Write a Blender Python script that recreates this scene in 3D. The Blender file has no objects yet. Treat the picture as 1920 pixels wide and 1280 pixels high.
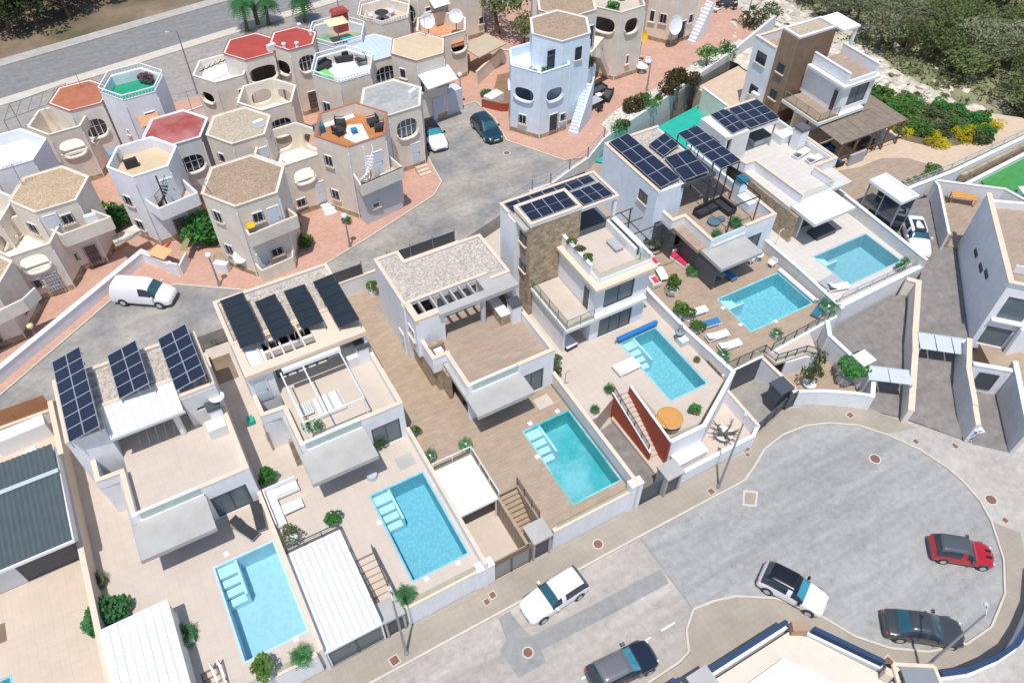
import bpy, math, random
from mathutils import Vector, Matrix
from mathutils.geometry import tessellate_polygon
R = math.radians
sc = bpy.context.scene
C = sc.collection
random.seed(7)
# ------------------------------------------------------------ camera
# The world's x axis runs along the villas' street, y away from it, z up; metres.
cd = bpy.data.cameras.new('camera'); cam = bpy.data.objects.new('camera', cd); C.objects.link(cam)
sc.camera = cam
yaw, pitch, roll = R(29.8), R(48.2), R(0.6)
fw = Vector((math.sin(yaw)*math.cos(pitch), math.cos(yaw)*math.cos(pitch), -math.sin(pitch)))
rt = Vector((math.cos(yaw), -math.sin(yaw), 0)); up = rt.cross(fw)
r2 = rt*math.cos(roll) + up*math.sin(roll); u2 = up*math.cos(roll) - rt*math.sin(roll)
M = Matrix((r2, u2, -fw)).transposed().to_4x4(); M.translation = Vector((0, 0, 46))
cam.matrix_world = M
cd.sensor_width = 36; cd.lens = 36*1450/1920; cd.clip_end = 3000; cd.clip_start = 0.5
# ------------------------------------------------------------ daylight
SUNV = Vector((-0.19, -0.26, 1)).normalized()
wd = bpy.data.worlds.new('World'); sc.world = wd; wd.use_nodes = True
nt = wd.node_tree; bg = nt.nodes['Background']
sky = nt.nodes.new('ShaderNodeTexSky'); sky.sky_type = 'NISHITA'; sky.sun_disc = False
sky.sun_elevation = math.asin(SUNV.z); sky.sun_rotation = math.atan2(SUNV.x, SUNV.y)
sky.air_density = 1.0; sky.dust_density = 0.8
nt.links.new(sky.outputs[0], bg.inputs[0]); bg.inputs[1].default_value = 0.15
sl = bpy.data.lights.new('sun', 'SUN'); sl.energy = 3.9; sl.angle = R(0.5); sl.color = (1, 0.965, 0.91)
so = bpy.data.objects.new('sun', sl); C.objects.link(so); so.rotation_euler = SUNV.to_track_quat('Z', 'Y').to_euler(); so.location = (0, 0, 90)
sc.view_settings.view_transform = 'Standard'; sc.view_settings.look = 'None'
sc.view_settings.gamma = 1; sc.view_settings.use_curve_mapping = False; sc.view_settings.exposure = -0.03

# ------------------------------------------------------------ materials
MATS = {}
def mat(name, col, rough=0.8, var=0.06, scale=1.5, bump=0.0, bscale=30, metal=0.0, col2=None, kind=None, spec=0.4, fine=0.0, **k):
    if name in MATS: return MATS[name]
    m = bpy.data.materials.new(name); m.use_nodes = True; t = m.node_tree; N = t.nodes; L = t.links
    b = N['Principled BSDF']; b.inputs['Roughness'].default_value = rough; b.inputs['Metallic'].default_value = metal
    b.inputs['Specular IOR Level'].default_value = spec
    tc = N.new('ShaderNodeTexCoord'); geo = N.new('ShaderNodeNewGeometry')
    P = geo.outputs['Position']
    def noise(s, d=5, src=P, rg=0.6):
        n = N.new('ShaderNodeTexNoise'); n.inputs['Scale'].default_value = s; n.inputs['Detail'].default_value = d; n.inputs['Roughness'].default_value = rg
        L.new(src, n.inputs['Vector']); return n.outputs[0]
    def mapr(v, a, c, lo=0.3, hi=0.7):
        n = N.new('ShaderNodeMapRange'); n.inputs[1].default_value = lo; n.inputs[2].default_value = hi; n.inputs[3].default_value = a; n.inputs[4].default_value = c
        L.new(v, n.inputs[0]); return n.outputs[0]
    def mix(f, a, c, mode='MIX'):
        n = N.new('ShaderNodeMix'); n.data_type = 'RGBA'; n.blend_type = mode
        for i, v in ((0, f), (6, a), (7, c)):
            if hasattr(v, 'is_linked') or hasattr(v, 'links'): L.new(v, n.inputs[i])
            elif i == 0: n.inputs[0].default_value = v
            else: n.inputs[i].default_value = (*v, 1)
        return n.outputs[2]
    def mul(c, v):  # colour times a scalar
        n = N.new('ShaderNodeVectorMath'); n.operation = 'SCALE'
        if hasattr(c, 'links'): L.new(c, n.inputs[0])
        else: n.inputs[0].default_value = c
        L.new(v, n.inputs['Scale']); return n.outputs[0]
    def mapping(rot=0, sc_=(1, 1, 1), src=P):
        n = N.new('ShaderNodeMapping'); n.inputs['Rotation'].default_value = (0, 0, rot); n.inputs['Scale'].default_value = sc_
        L.new(src, n.inputs[0]); return n.outputs[0]
    def brick(v, w, h, mortar, c1, c2, cm, off=0.5, sq=1.0):
        n = N.new('ShaderNodeTexBrick'); n.offset = off; L.new(v, n.inputs['Vector'])
        n.inputs['Scale'].default_value = 1; n.inputs['Brick Width'].default_value = w; n.inputs['Row Height'].default_value = h
        n.inputs['Mortar Size'].default_value = mortar; n.inputs['Color1'].default_value = (*c1, 1); n.inputs['Color2'].default_value = (*c2, 1); n.inputs['Mortar'].default_value = (*cm, 1)
        return n
    c = col; hgt = None
    if col2: c = mix(mapr(noise(scale*0.7, 6), 0, 1, 0.38, 0.62), col, col2)
    if kind == 'plank':      # wood-look porcelain planks
        a = k.get('rot', 0)
        bt = brick(mapping(a), 1.2, 0.2, 0.006, col, tuple(x*0.9 for x in col), tuple(x*0.62 for x in col))
        c = bt.outputs[0]; wv = noise(1.0, 4, mapping(a, (1.2, 14, 1)))
        c = mul(c, mapr(wv, 0.87, 1.1)); hgt = bt.outputs[1]
    elif kind == 'tile':
        s = k.get('size', 0.6); a = k.get('rot', 0)
        bt = brick(mapping(a), s, s, k.get('joint', 0.006), col, tuple(x*0.965 for x in col), tuple(x*0.78 for x in col), off=0.0)
        c = bt.outputs[0]
    elif kind == 'brickpave':
        bt = brick(mapping(k.get('rot', R(4))), 0.24, 0.12, 0.008, col, tuple(x*0.85 for x in col), tuple(x*0.6 for x in col))
        c = bt.outputs[0]
    elif kind == 'gravel':
        v = N.new('ShaderNodeTexVoronoi'); v.inputs['Scale'].default_value = k.get('vs', 9); L.new(P, v.inputs['Vector'])
        sp = N.new('ShaderNodeSeparateColor'); L.new(v.outputs['Color'], sp.inputs[0])
        c = mul(c, mapr(sp.outputs[0], 0.66, 1.25, 0, 1)); hgt = v.outputs[0]
    elif kind == 'stone':    # split-face stone cladding
        mp = mapping(0, (1, 1, 1.6)); v = N.new('ShaderNodeTexVoronoi'); v.inputs['Scale'].default_value = 2.6; L.new(mp, v.inputs['Vector'])
        sp = N.new('ShaderNodeSeparateColor'); L.new(v.outputs['Color'], sp.inputs[0])
        c = mul(c, mapr(sp.outputs[0], 0.72, 1.2, 0, 1)); c = mul(c, mapr(noise(7), 0.75, 1.2)); hgt = noise(6)
    elif kind == 'pv':       # a photovoltaic module: thin cell lines
        bt = brick(mapping(0, (1, 1, 1), tc.outputs['Object']), 0.165, 0.165, 0.004, col, tuple(x*1.25 for x in col), (0.045, 0.055, 0.09), off=0.0)
        c = bt.outputs[0]
    elif kind == 'worn':     # worn concrete or asphalt with streaks
        n1 = mapr(noise(0.28, 6, mapping(k.get('rot', 0), (1, k.get('st', 2.2), 1))), 0.88, 1.1)
        c = mul(c, n1); c = mul(c, mapr(noise(2.2, 8), 0.86, 1.1))
        if k.get('cracks'):
            n2 = mapr(noise(0.16, 4, mapping(k.get('rot', 0)+.25, (.35, 3.2, 1))), 0.84, 1.14); c = mul(c, n2)
            v = N.new('ShaderNodeTexVoronoi'); v.feature = 'DISTANCE_TO_EDGE'; v.inputs['Scale'].default_value = 0.16
            wn = N.new('ShaderNodeVectorMath'); wn.operation = 'MULTIPLY_ADD'; nn = N.new('ShaderNodeTexNoise'); nn.inputs['Scale'].default_value = .8; L.new(P, nn.inputs['Vector']); L.new(nn.outputs[1], wn.inputs[0]); wn.inputs[1].default_value = (2.4, 2.4, 0); L.new(P, wn.inputs[2]); L.new(wn.outputs[0], v.inputs['Vector'])
            c = mul(c, mapr(v.outputs[0], 0.84, 1.0, 0.0, 0.005)); c = mul(c, mapr(noise(.9, 3), 1.0, 0.84, 0.62, 0.72))
    elif kind == 'render':   # painted outdoor render: rain streaks down the walls
        n1 = mapr(noise(1.0, 5, mapping(0, (3.2, 3.2, 0.5))), 1.02, 0.93, 0.45, 0.8); c = mul(c, n1); c = mul(c, mapr(noise(.45, 4), .95, 1.03, .35, .65))
    elif kind == 'mosaic':  # pool tile cells whose painted tones suggest caustic sparkle under the water
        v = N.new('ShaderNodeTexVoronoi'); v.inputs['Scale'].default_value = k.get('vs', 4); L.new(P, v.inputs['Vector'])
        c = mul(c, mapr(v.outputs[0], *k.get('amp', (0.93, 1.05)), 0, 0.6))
    elif kind == 'leaf':
        oi = N.new('ShaderNodeObjectInfo'); c = mix(mapr(noise(k.get('ns', 1.1), 3), 0, 1, 0.35, 0.65), col, col2 or tuple(x*0.6 for x in col))
        c = mul(c, mapr(oi.outputs['Random'], 0.78, 1.22, 0, 1))
    if var: c = mul(c, mapr(noise(scale, 6), 1-var, 1+var))
    if fine: c = mul(c, mapr(noise(40, 2), 1-fine, 1+fine))
    if hasattr(c, 'links'): L.new(c, b.inputs['Base Color'])
    else: b.inputs['Base Color'].default_value = (*c, 1)
    if bump:
        bn = N.new('ShaderNodeBump'); bn.inputs['Strength'].default_value = bump; bn.inputs['Distance'].default_value = k.get('bd', 0.03)
        L.new(hgt if hgt is not None else noise(bscale, 4), bn.inputs['Height']); L.new(bn.outputs[0], b.inputs['Normal'])
    if kind == 'leaf':
        tr = N.new('ShaderNodeBsdfTranslucent'); ms = N.new('ShaderNodeMixShader'); ms.inputs[0].default_value = 0.42
        L.new(c, tr.inputs[0]); L.new(b.outputs[0], ms.inputs[1]); L.new(tr.outputs[0], ms.inputs[2]); L.new(ms.outputs[0], N['Material Output'].inputs[0])
    MATS[name] = m; return m
def clear_mat(name, tint, gloss=0.12, rough=0.02, bump=0.0):
    """thin glass or water: tinted see-through with a fresnel reflection"""
    if name in MATS: return MATS[name]
    m = bpy.data.materials.new(name); m.use_nodes = True; t = m.node_tree; N = t.nodes; L = t.links; N.remove(N['Principled BSDF'])
    tr = N.new('ShaderNodeBsdfTransparent'); tr.inputs[0].default_value = (*tint, 1); gl = N.new('ShaderNodeBsdfGlossy'); gl.inputs['Roughness'].default_value = rough
    if bump: fr = N.new("ShaderNodeFresnel"); fr.inputs[0].default_value = 1.33; fo = fr.outputs[0]
    else: lw = N.new("ShaderNodeLayerWeight"); pw = N.new("ShaderNodeMath"); pw.operation = "POWER"; pw.inputs[1].default_value = 4; L.new(lw.outputs["Facing"], pw.inputs[0]); ml = N.new("ShaderNodeMath"); ml.operation = "MULTIPLY"; ml.inputs[1].default_value = .5; L.new(pw.outputs[0], ml.inputs[0]); fo = ml.outputs[0]
    ms = N.new("ShaderNodeMixShader")
    ad = N.new('ShaderNodeMath'); ad.operation = 'ADD'; ad.inputs[1].default_value = gloss; L.new(fo, ad.inputs[0]); L.new(ad.outputs[0], ms.inputs[0])
    L.new(tr.outputs[0], ms.inputs[1]); L.new(gl.outputs[0], ms.inputs[2]); L.new(ms.outputs[0], N['Material Output'].inputs[0])
    if bump:
        n = N.new('ShaderNodeTexNoise'); n.inputs['Scale'].default_value = 2.6; n.inputs['Detail'].default_value = 3; g = N.new('ShaderNodeNewGeometry'); L.new(g.outputs['Position'], n.inputs['Vector'])
        bn = N.new('ShaderNodeBump'); bn.inputs['Strength'].default_value = bump; bn.inputs['Distance'].default_value = 0.1; L.new(n.outputs[0], bn.inputs['Height']); L.new(bn.outputs[0], gl.inputs['Normal']); L.new(bn.outputs[0], fr.inputs['Normal'])
    MATS[name] = m; return m
def car_paint(name, col, metal=0.3):
    m = mat(name, col, rough=0.28, var=0, metal=metal, spec=0.6); b = m.node_tree.nodes['Principled BSDF']; b.inputs['Coat Weight'].default_value = 0.8; b.inputs['Coat Roughness'].default_value = 0.04
    return m
white = mat('white_render', (0.80, 0.80, 0.82), kind='render', var=0.03, bump=0.1, bscale=60)
white2 = mat('bluish_white_render', (0.70, 0.78, 0.86), kind='render', var=0.03, bump=0.1, bscale=60)
cream = mat('cream_render', (0.75, 0.67, 0.57), kind='render', var=0.05, scale=0.9, bump=0.15, bscale=50)
cream2 = mat('pale_cream_render', (0.79, 0.72, 0.62), kind='render', var=0.05, scale=0.9, bump=0.15, bscale=50)
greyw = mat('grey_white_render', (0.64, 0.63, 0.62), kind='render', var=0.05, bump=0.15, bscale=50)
warmw = mat('warm_wall_render', (0.62, 0.53, 0.42), kind='render', var=0.05)
coping = mat('beige_coping_stone', (0.72, 0.58, 0.45), var=0.07, scale=3)
slabm = mat('grey_concrete_slab', (0.43, 0.415, 0.39), var=0.09, scale=0.8, fine=0.04)
palecon = mat('pale_slab_render', (0.72, 0.71, 0.68), var=0.04)
gravel = mat('roof_gravel', (0.50, 0.44, 0.38), kind='gravel', var=0.05, bump=0.5)
gravelb = mat('brown_roof_gravel', (0.38, 0.275, 0.19), kind='gravel', vs=18, var=0.1, bump=0.3)
gravelt = mat('tan_roof_gravel', (0.50, 0.365, 0.235), kind='gravel', vs=18, var=0.1, bump=0.3)
gravelg = mat('beige_roof_gravel', (0.48, 0.40, 0.29), kind='gravel', vs=18, var=0.08, bump=0.3)
gravelk = mat('khaki_roof_paint', (0.60, 0.47, 0.31), var=0.06)
redroof = mat('red_roof_paint', (0.40, 0.065, 0.05), var=0.12, scale=0.8)
redroof2 = mat('worn_red_roof_paint', (0.34, 0.07, 0.06), col2=(0.46, 0.19, 0.17), scale=0.5, var=0.1)
terroof = mat('terracotta_roof_paint', (0.42, 0.15, 0.08), var=0.1)
greyroof = mat('grey_weathered_roof', (0.40, 0.40, 0.38), kind='worn', var=0.1, st=5)
beigetile = mat('beige_terrace_tile', (0.58, 0.495, 0.42), kind='tile', size=0.6, var=0.05, scale=0.7, rough=0.6)
bigtile = mat('large_beige_slab', (0.57, 0.49, 0.41), var=0.04, scale=0.7, rough=0.6)
sandtile = mat('sand_terrace_tile', (0.60, 0.49, 0.385), kind='tile', size=0.5, var=0.05, scale=0.6)
paletile = mat('pale_terrace_tile', (0.62, 0.58, 0.53), kind='tile', size=0.6, joint=0.012, var=0.03)
wood = mat('wood_look_plank', (0.43, 0.325, 0.235), kind='plank', var=0.08, rough=0.6)
wood2 = mat('pinkish_wood_look_plank', (0.41, 0.31, 0.235), kind='plank', var=0.08, rough=0.6)
woodclad = mat('brown_wood_cladding', (0.33, 0.215, 0.14), var=0.1, kind='plank', rough=0.6)
woodo = mat('orange_deck_board', (0.52, 0.22, 0.08), kind='plank', rot=R(94), var=0.08)
stone = mat('stone_cladding', (0.40, 0.31, 0.21), kind='stone', var=0.1, bump=0.6, bd=0.06)
asph = mat('worn_pale_asphalt', (0.44, 0.395, 0.35), kind='worn', cracks=1, st=5, var=0.05, fine=0.05)
asph2 = mat('grey_asphalt', (0.355, 0.348, 0.335), kind='worn', st=7, rot=R(-12), cracks=1, var=0.05, fine=0.04)
asph3 = mat('asphalt_patch', (0.30, 0.295, 0.285), kind='worn', var=0.05, fine=0.05)
asph4 = mat('dark_road_asphalt', (0.235, 0.23, 0.225), kind='worn', st=6, rot=R(-8), var=0.05, fine=0.05)
conc = mat('worn_street_concrete', (0.40, 0.36, 0.31), col2=(0.24, 0.235, 0.23), scale=0.35, cracks=1, kind='worn', st=1.6, rot=R(40), var=0.08)
pave = mat('pavement_concrete', (0.37, 0.32, 0.26), kind='tile', size=0.4, joint=0.008, var=0.1, scale=0.6)
pavel = mat('pale_pavement', (0.45, 0.42, 0.38), kind='worn', var=0.05)
kerbm = mat('kerb_concrete', (0.58, 0.52, 0.44), var=0.08, scale=2)
drive = mat('grey_driveway_paving', (0.235, 0.212, 0.20), kind='worn', rot=R(45), st=4, var=0.12, scale=1.5, fine=0.12)
carpark = mat('dusty_grey_ground', (0.34, 0.31, 0.28), kind='worn', rot=R(-8), st=5, var=0.08)
redpave = mat('red_brick_paving', (0.60, 0.36, 0.27), kind='brickpave', var=0.08, scale=0.7)
soil = mat('dry_soil', (0.25, 0.18, 0.125), col2=(0.13, 0.11, 0.06), scale=0.25, var=0.2, bump=0.5, bscale=4)
valley = mat('dry_grass_ground', (0.31, 0.28, 0.18), col2=(0.19, 0.21, 0.10), scale=0.22, var=0.25, bump=0.5, bscale=3)
rock = mat('pale_limestone', (0.76, 0.70, 0.60), col2=(0.52, 0.45, 0.35), scale=1.6, var=0.2, bump=1.0, bscale=2.5, bd=0.3)
turf = mat('teal_artificial_turf', (0.02, 0.40, 0.31), var=0.08, fine=0.1)
turf2 = mat('green_sports_turf', (0.06, 0.27, 0.07), var=0.1, fine=0.1)
turf3 = mat('bright_green_mat', (0.02, 0.30, 0.17), var=0.12)
pooltile = mat('light_blue_pool_tile', (0.45, 0.62, 0.70), kind='mosaic', vs=3, var=0.03)  # in all pool tiles the caustic light is part of the colour
pooltile2 = mat('blue_mosaic_caustic_tile', (0.24, 0.54, 0.63), kind='mosaic', amp=(1.12, .9), vs=4.5, var=0.05, scale=3)
pooltile3 = mat('aqua_mosaic_caustic_tile', (0.26, 0.57, 0.63), kind='mosaic', vs=4.2, amp=(1.1, .92), var=0.14, scale=4)
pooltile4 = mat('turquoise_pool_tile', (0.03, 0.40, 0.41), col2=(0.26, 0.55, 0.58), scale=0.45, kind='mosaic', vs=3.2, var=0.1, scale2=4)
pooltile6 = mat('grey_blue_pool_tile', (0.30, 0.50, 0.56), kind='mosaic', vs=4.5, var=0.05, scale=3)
water = clear_mat('pool_water', (0.80, 0.94, 0.97), 0.02, 0.02, 0.25)
glassc = clear_mat('clear_balustrade_glass', (0.90, 0.935, 0.91), 0.06, 0.02)
glassd = mat('dark_window_glass', (0.028, 0.04, 0.055), rough=0.05, var=0, spec=0.8)
glasst = mat('teal_reflection_glass', (0.02, 0.09, 0.12), rough=0.04, var=0, spec=1.0)  # teal of the reflected sky put into the base colour
shutter = mat('grey_sliding_glass', (0.11, 0.15, 0.17), rough=0.25, var=0.1, spec=0.6)
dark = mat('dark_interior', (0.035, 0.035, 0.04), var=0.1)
dgrey = mat('anthracite_metal', (0.075, 0.085, 0.10), rough=0.45, var=0.04)
mgrey = mat('grey_metal', (0.30, 0.32, 0.33), rough=0.4, var=0.04, metal=0.3)
lgrey = mat('light_grey_metal', (0.50, 0.53, 0.55), rough=0.4, var=0.04)
whitem = mat('white_metal', (0.80, 0.80, 0.82), rough=0.45, var=0.02)
bronze = mat('bronze_metal', (0.16, 0.10, 0.07), rough=0.5, var=0.05)
alum = mat('aluminium_frame', (0.6, 0.62, 0.65), rough=0.35, metal=0.6, var=0)
pvm = mat('photovoltaic_cells', (0.014, 0.018, 0.036), kind='pv', rough=0.22, var=0, spec=0.5)
pvb = mat('solar_thermal_black', (0.022, 0.03, 0.038), rough=0.3, var=0.05, spec=0.4)
corr = mat('green_grey_sheet', (0.085, 0.11, 0.115), rough=0.45, var=0.06)
fabw = mat('white_fabric', (0.78, 0.78, 0.80), var=0.03); fabg = mat('grey_fabric', (0.42, 0.42, 0.44), var=0.05); fabd = mat('charcoal_wicker', (0.035, 0.04, 0.045), var=0.1, fine=0.2)
fabt = mat('teal_fabric', (0.03, 0.17, 0.24), var=0.05); fabb = mat('blue_fabric', (0.04, 0.20, 0.42), var=0.05); fabr = mat('pink_red_fabric', (0.62, 0.04, 0.10), var=0.04)
blue = mat('blue_pool_cover', (0.02, 0.18, 0.50), rough=0.4, var=0.04); orange = mat('orange_tub_cover', (0.58, 0.28, 0.08), var=0.04)
brickred = mat('brick_red_wall', (0.40, 0.085, 0.045), var=0.06); rust = mat('rust_brown_sheet', (0.40, 0.19, 0.09), var=0.08)
iron = mat('black_iron', (0.03, 0.03, 0.035), rough=0.5, var=0); rustc = mat('rusty_iron_cover', (0.22, 0.11, 0.08), var=0.2, scale=8)
clay = mat('clay_roof_tile', (0.58, 0.30, 0.16), var=0.12, scale=4); woodp = mat('brown_timber', (0.22, 0.11, 0.06), var=0.1); paint = mat('white_road_paint', (0.75, 0.75, 0.73), var=0.08)
door_w = mat('pale_door', (0.62, 0.66, 0.70), var=0.03); door_b = mat('brown_door', (0.22, 0.16, 0.14), var=0.06); yellow = mat('yellow_dish', (0.80, 0.45, 0.02), var=0.02)
bark = mat('tree_bark', (0.14, 0.10, 0.07), var=0.2, scale=5); grap = mat('grapevine_wood', (0.15, 0.13, 0.10), var=0.2)
pinel = mat('pine_foliage', (0.21, 0.26, 0.09), col2=(0.14, 0.19, 0.07), kind='leaf', var=0.2)
pinel2 = mat('grey_green_foliage', (0.33, 0.34, 0.21), col2=(0.21, 0.23, 0.13), kind='leaf', var=0.2)
pined = mat('dark_pine_foliage', (0.07, 0.10, 0.035), col2=(0.045, 0.065, 0.025), kind='leaf', var=0.2)
bushg = mat('bright_green_foliage', (0.10, 0.33, 0.07), col2=(0.06, 0.21, 0.05), kind='leaf', var=0.15)
bushd = mat('garden_shrub_foliage', (0.17, 0.29, 0.06), col2=(0.08, 0.18, 0.04), kind='leaf', var=0.2)
bushr = mat('reddish_shrub_foliage', (0.16, 0.08, 0.05), col2=(0.08, 0.12, 0.03), kind='leaf', var=0.15)
flowy = mat('yellow_flower', (0.75, 0.62, 0.02), kind='leaf', col2=(0.62, 0.55, 0.02), var=0.05)
palml = mat('palm_leaf', (0.08, 0.28, 0.10), col2=(0.06, 0.18, 0.05), kind='leaf', var=0.1)
cactus = mat('olive_leaf', (0.15, 0.19, 0.08), col2=(0.09, 0.13, 0.05), kind='leaf', var=0.1)

# ------------------------------------------------------------ mesh builder
ORG = {}
_J = random.Random(99)
def jit(k=.0016): return _J.uniform(-k, k)   # keeps touching pieces off one another's planes
class MB:
    def __init__(s): s.v = []; s.f = []; s.pr = []
    def add(s, vs, fs):
        n = len(s.v); s.pr.append((n, n+len(vs), len(s.f), len(s.f)+len(fs))); s.v += [tuple(p) for p in vs]; s.f += [tuple(i+n for i in f) for f in fs]; return s
    def box(s, x0, x1, y0, y1, z0, z1):
        if x0 > x1: x0, x1 = x1, x0
        if y0 > y1: y0, y1 = y1, y0
        x0 += jit(); x1 += jit(); y0 += jit(); y1 += jit(); z0 += jit(); z1 += jit()
        return s.add([(x0,y0,z0),(x1,y0,z0),(x1,y1,z0),(x0,y1,z0),(x0,y0,z1),(x1,y0,z1),(x1,y1,z1),(x0,y1,z1)],
                     [(3,2,1,0),(4,5,6,7),(0,1,5,4),(1,2,6,5),(2,3,7,6),(3,0,4,7)])
    def cbox(s, cx, cy, z0, z1, w, d, a=0, tx=0, ty=0):
        """box w by d centred at cx, cy, turned by a; tx, ty shrink its top"""
        ca, sa = math.cos(a), math.sin(a); P = []; z0 += jit(); z1 += jit(); w += jit(); d += jit()
        for z, qx, qy in ((z0, w/2, d/2), (z1, w/2-tx, d/2-ty)):
            for sx, sy in ((-1,-1),(1,-1),(1,1),(-1,1)):
                x, y = sx*qx, sy*qy; P.append((cx+x*ca-y*sa, cy+x*sa+y*ca, z))
        return s.add(P, [(3,2,1,0),(4,5,6,7),(0,1,5,4),(1,2,6,5),(2,3,7,6),(3,0,4,7)])
    def bar(s, p, q, w=0.06, h=None):
        p, q = Vector(p), Vector(q); d = q-p; h = h or w; e = Vector((0, 0, jit())); p = p+e; q = q+e; w += jit(); h += jit()
        if d.length < 1e-6: return s
        d.normalize(); a = d.cross(Vector((0,0,1)))
        if a.length < 1e-3: a = Vector((1,0,0))
        a.normalize(); b = a.cross(d); a = a*w/2; b = b*h/2
        return s.add([p-a-b,p+a-b,p+a+b,p-a+b,q-a-b,q+a-b,q+a+b,q-a+b], [(0,1,2,3),(7,6,5,4),(0,4,5,1),(1,5,6,2),(2,6,7,3),(3,7,4,0)])
    def poly(s, pts, z0, z1, holes=()):
        """extruded polygon, z1 may be a function of x, y"""
        zt = z1 if callable(z1) else (lambda x, y: z1)
        zb = z0 if callable(z0) else (lambda x, y: z0)
        loops = [list(pts)] + [list(h) for h in holes]
        def area(l): return sum(l[i-1][0]*l[i][1]-l[i][0]*l[i-1][1] for i in range(len(l)))
        if area(loops[0]) < 0: loops[0].reverse()
        for h in loops[1:]:
            if area(h) > 0: h.reverse()
        allp = [p for l in loops for p in l]; n = len(allp)
        tr = tessellate_polygon([[Vector((p[0], p[1], 0)) for p in l] for l in loops])
        F = []
        for a, b, c in tr:
            A, B, D = allp[a], allp[b], allp[c]
            if (B[0]-A[0])*(D[1]-A[1])-(B[1]-A[1])*(D[0]-A[0]) < 0: a, c = c, a
            F.append((a+n, b+n, c+n)); F.append((c, b, a))
        o = 0
        for l in loops:
            m = len(l)
            for i in range(m):
                j = (i+1) % m; F.append((o+i, o+j, o+j+n, o+i+n))
            o += m
        return s.add([(x, y, zb(x, y)) for x, y in allp]+[(x, y, zt(x, y)) for x, y in allp], F)
    def sheet(s, pts, z): # single upward face
        n = len(pts); tr = tessellate_polygon([[Vector((p[0], p[1], 0)) for p in pts]]); F = []
        zt = z if callable(z) else (lambda x, y: z)
        for a, b, c in tr:
            A, B, D = pts[a], pts[b], pts[c]
            if (B[0]-A[0])*(D[1]-A[1])-(B[1]-A[1])*(D[0]-A[0]) < 0: a, c = c, a
            F.append((a, b, c))
        return s.add([(x, y, zt(x, y)) for x, y in pts], F)
    def cyl(s, x, y, z0, z1, r, r1=None, n=16):
        r1 = r if r1 is None else r1; P = [(x+r*math.cos(2*math.pi*i/n), y+r*math.sin(2*math.pi*i/n), z0) for i in range(n)] + [(x+r1*math.cos(2*math.pi*i/n), y+r1*math.sin(2*math.pi*i/n), z1) for i in range(n)]
        return s.add(P, [tuple(reversed(range(n))), tuple(range(n, 2*n))]+[(i, (i+1) % n, (i+1) % n+n, i+n) for i in range(n)])
    def tube(s, pts, r, n=6):
        pts = [Vector(p) for p in pts]; rs = r if isinstance(r, (list, tuple)) else [r]*len(pts); P = []; F = []
        for i, p in enumerate(pts):
            d = (pts[min(i+1, len(pts)-1)]-pts[max(i-1, 0)]).normalized(); a = d.cross(Vector((0,0,1)))
            if a.length < 0.05: a = Vector((1,0,0))
            a.normalize(); b = d.cross(a)
            for k in range(n):
                t = 2*math.pi*k/n; P.append(p+(a*math.cos(t)+b*math.sin(t))*rs[i])
        m = len(pts)
        for i in range(m-1):
            for k in range(n): F.append((i*n+k, (i+1)*n+k, (i+1)*n+(k+1) % n, i*n+(k+1) % n))
        F.append(tuple(range(n))); F.append(tuple(reversed([(m-1)*n+k for k in range(n)])))
        return s.add(P, F)
    def lathe(s, x, y, prof, n=20, close=False):
        P = []; F = []
        for r, z in prof:
            for k in range(n): P.append((x+r*math.cos(2*math.pi*k/n), y+r*math.sin(2*math.pi*k/n), z))
        for i in range(len(prof)-1):
            for k in range(n): F.append((i*n+k, i*n+(k+1) % n, (i+1)*n+(k+1) % n, (i+1)*n+k))
        return s.add(P, F)
    def panel(s, p0, p1, z0, z1, th, holes=()):
        """wall from p0 to p1 (outer face on its right-hand side), holes = closed (u, z) outlines"""
        d = Vector((p1[0]-p0[0], p1[1]-p0[1], 0)); Lw = d.length; d.normalize(); nrm = Vector((-d.y, d.x, 0))
        a0, a1, z1 = abs(jit())+.001, Lw-abs(jit())-.001, z1+jit(); t = MB(); t.poly([(a0, z0), (a1, z0), (a1, z1), (a0, z1)], abs(jit()), th+jit(), holes)
        V = []
        for u, z, dep in t.v: q = Vector((p0[0], p0[1], 0))+d*u+nrm*dep; V.append((q.x, q.y, z))
        return s.add(V, [tuple(reversed(f)) for f in t.f])
    def clusters(s):
        """split into groups of pieces that touch each other"""
        bb = []
        for a, b_, _, _ in s.pr:
            P = s.v[a:b_]; bb.append((min(p[0] for p in P), max(p[0] for p in P), min(p[1] for p in P), max(p[1] for p in P), min(p[2] for p in P), max(p[2] for p in P)))
        n = len(bb); up = list(range(n)); e = .012
        def find(i):
            while up[i] != i: i = up[i]
            return i
        for i in range(n):
            for j in range(i):
                A, B = bb[i], bb[j]
                if A[0] <= B[1]+e and B[0] <= A[1]+e and A[2] <= B[3]+e and B[2] <= A[3]+e and A[4] <= B[5]+e and B[4] <= A[5]+e: up[find(i)] = find(j)
        G = {}
        for i in range(n): G.setdefault(find(i), []).append(i)
        out = []
        for g_ in G.values():
            m = MB()
            for i in g_:
                a, b_, fa, fb = s.pr[i]; m.add(s.v[a:b_], [tuple(k-a for k in f) for f in s.f[fa:fb]])
            out.append(m)
        return out
    def data(s, m, org=(0,0,0), smooth=False):
        me = bpy.data.meshes.new('mesh'); ox, oy, oz = org
        me.from_pydata([(x-ox, y-oy, z-oz) for x, y, z in s.v], [], s.f); me.materials.append(m)
        if smooth: me.shade_smooth()
        me.update(); return me
    def obj(s, name, m, parent=None, label=None, smooth=False, kind=None):
        org = ORG.get(parent.name, (0,0,0)) if parent else (0,0,0)
        o = bpy.data.objects.new(name, s.data(m, org, smooth)); C.objects.link(o)
        if parent: o.parent = parent; ORG[o.name] = org
        if label: o['label'] = label
        if kind: o['kind'] = kind
        return o
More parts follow.
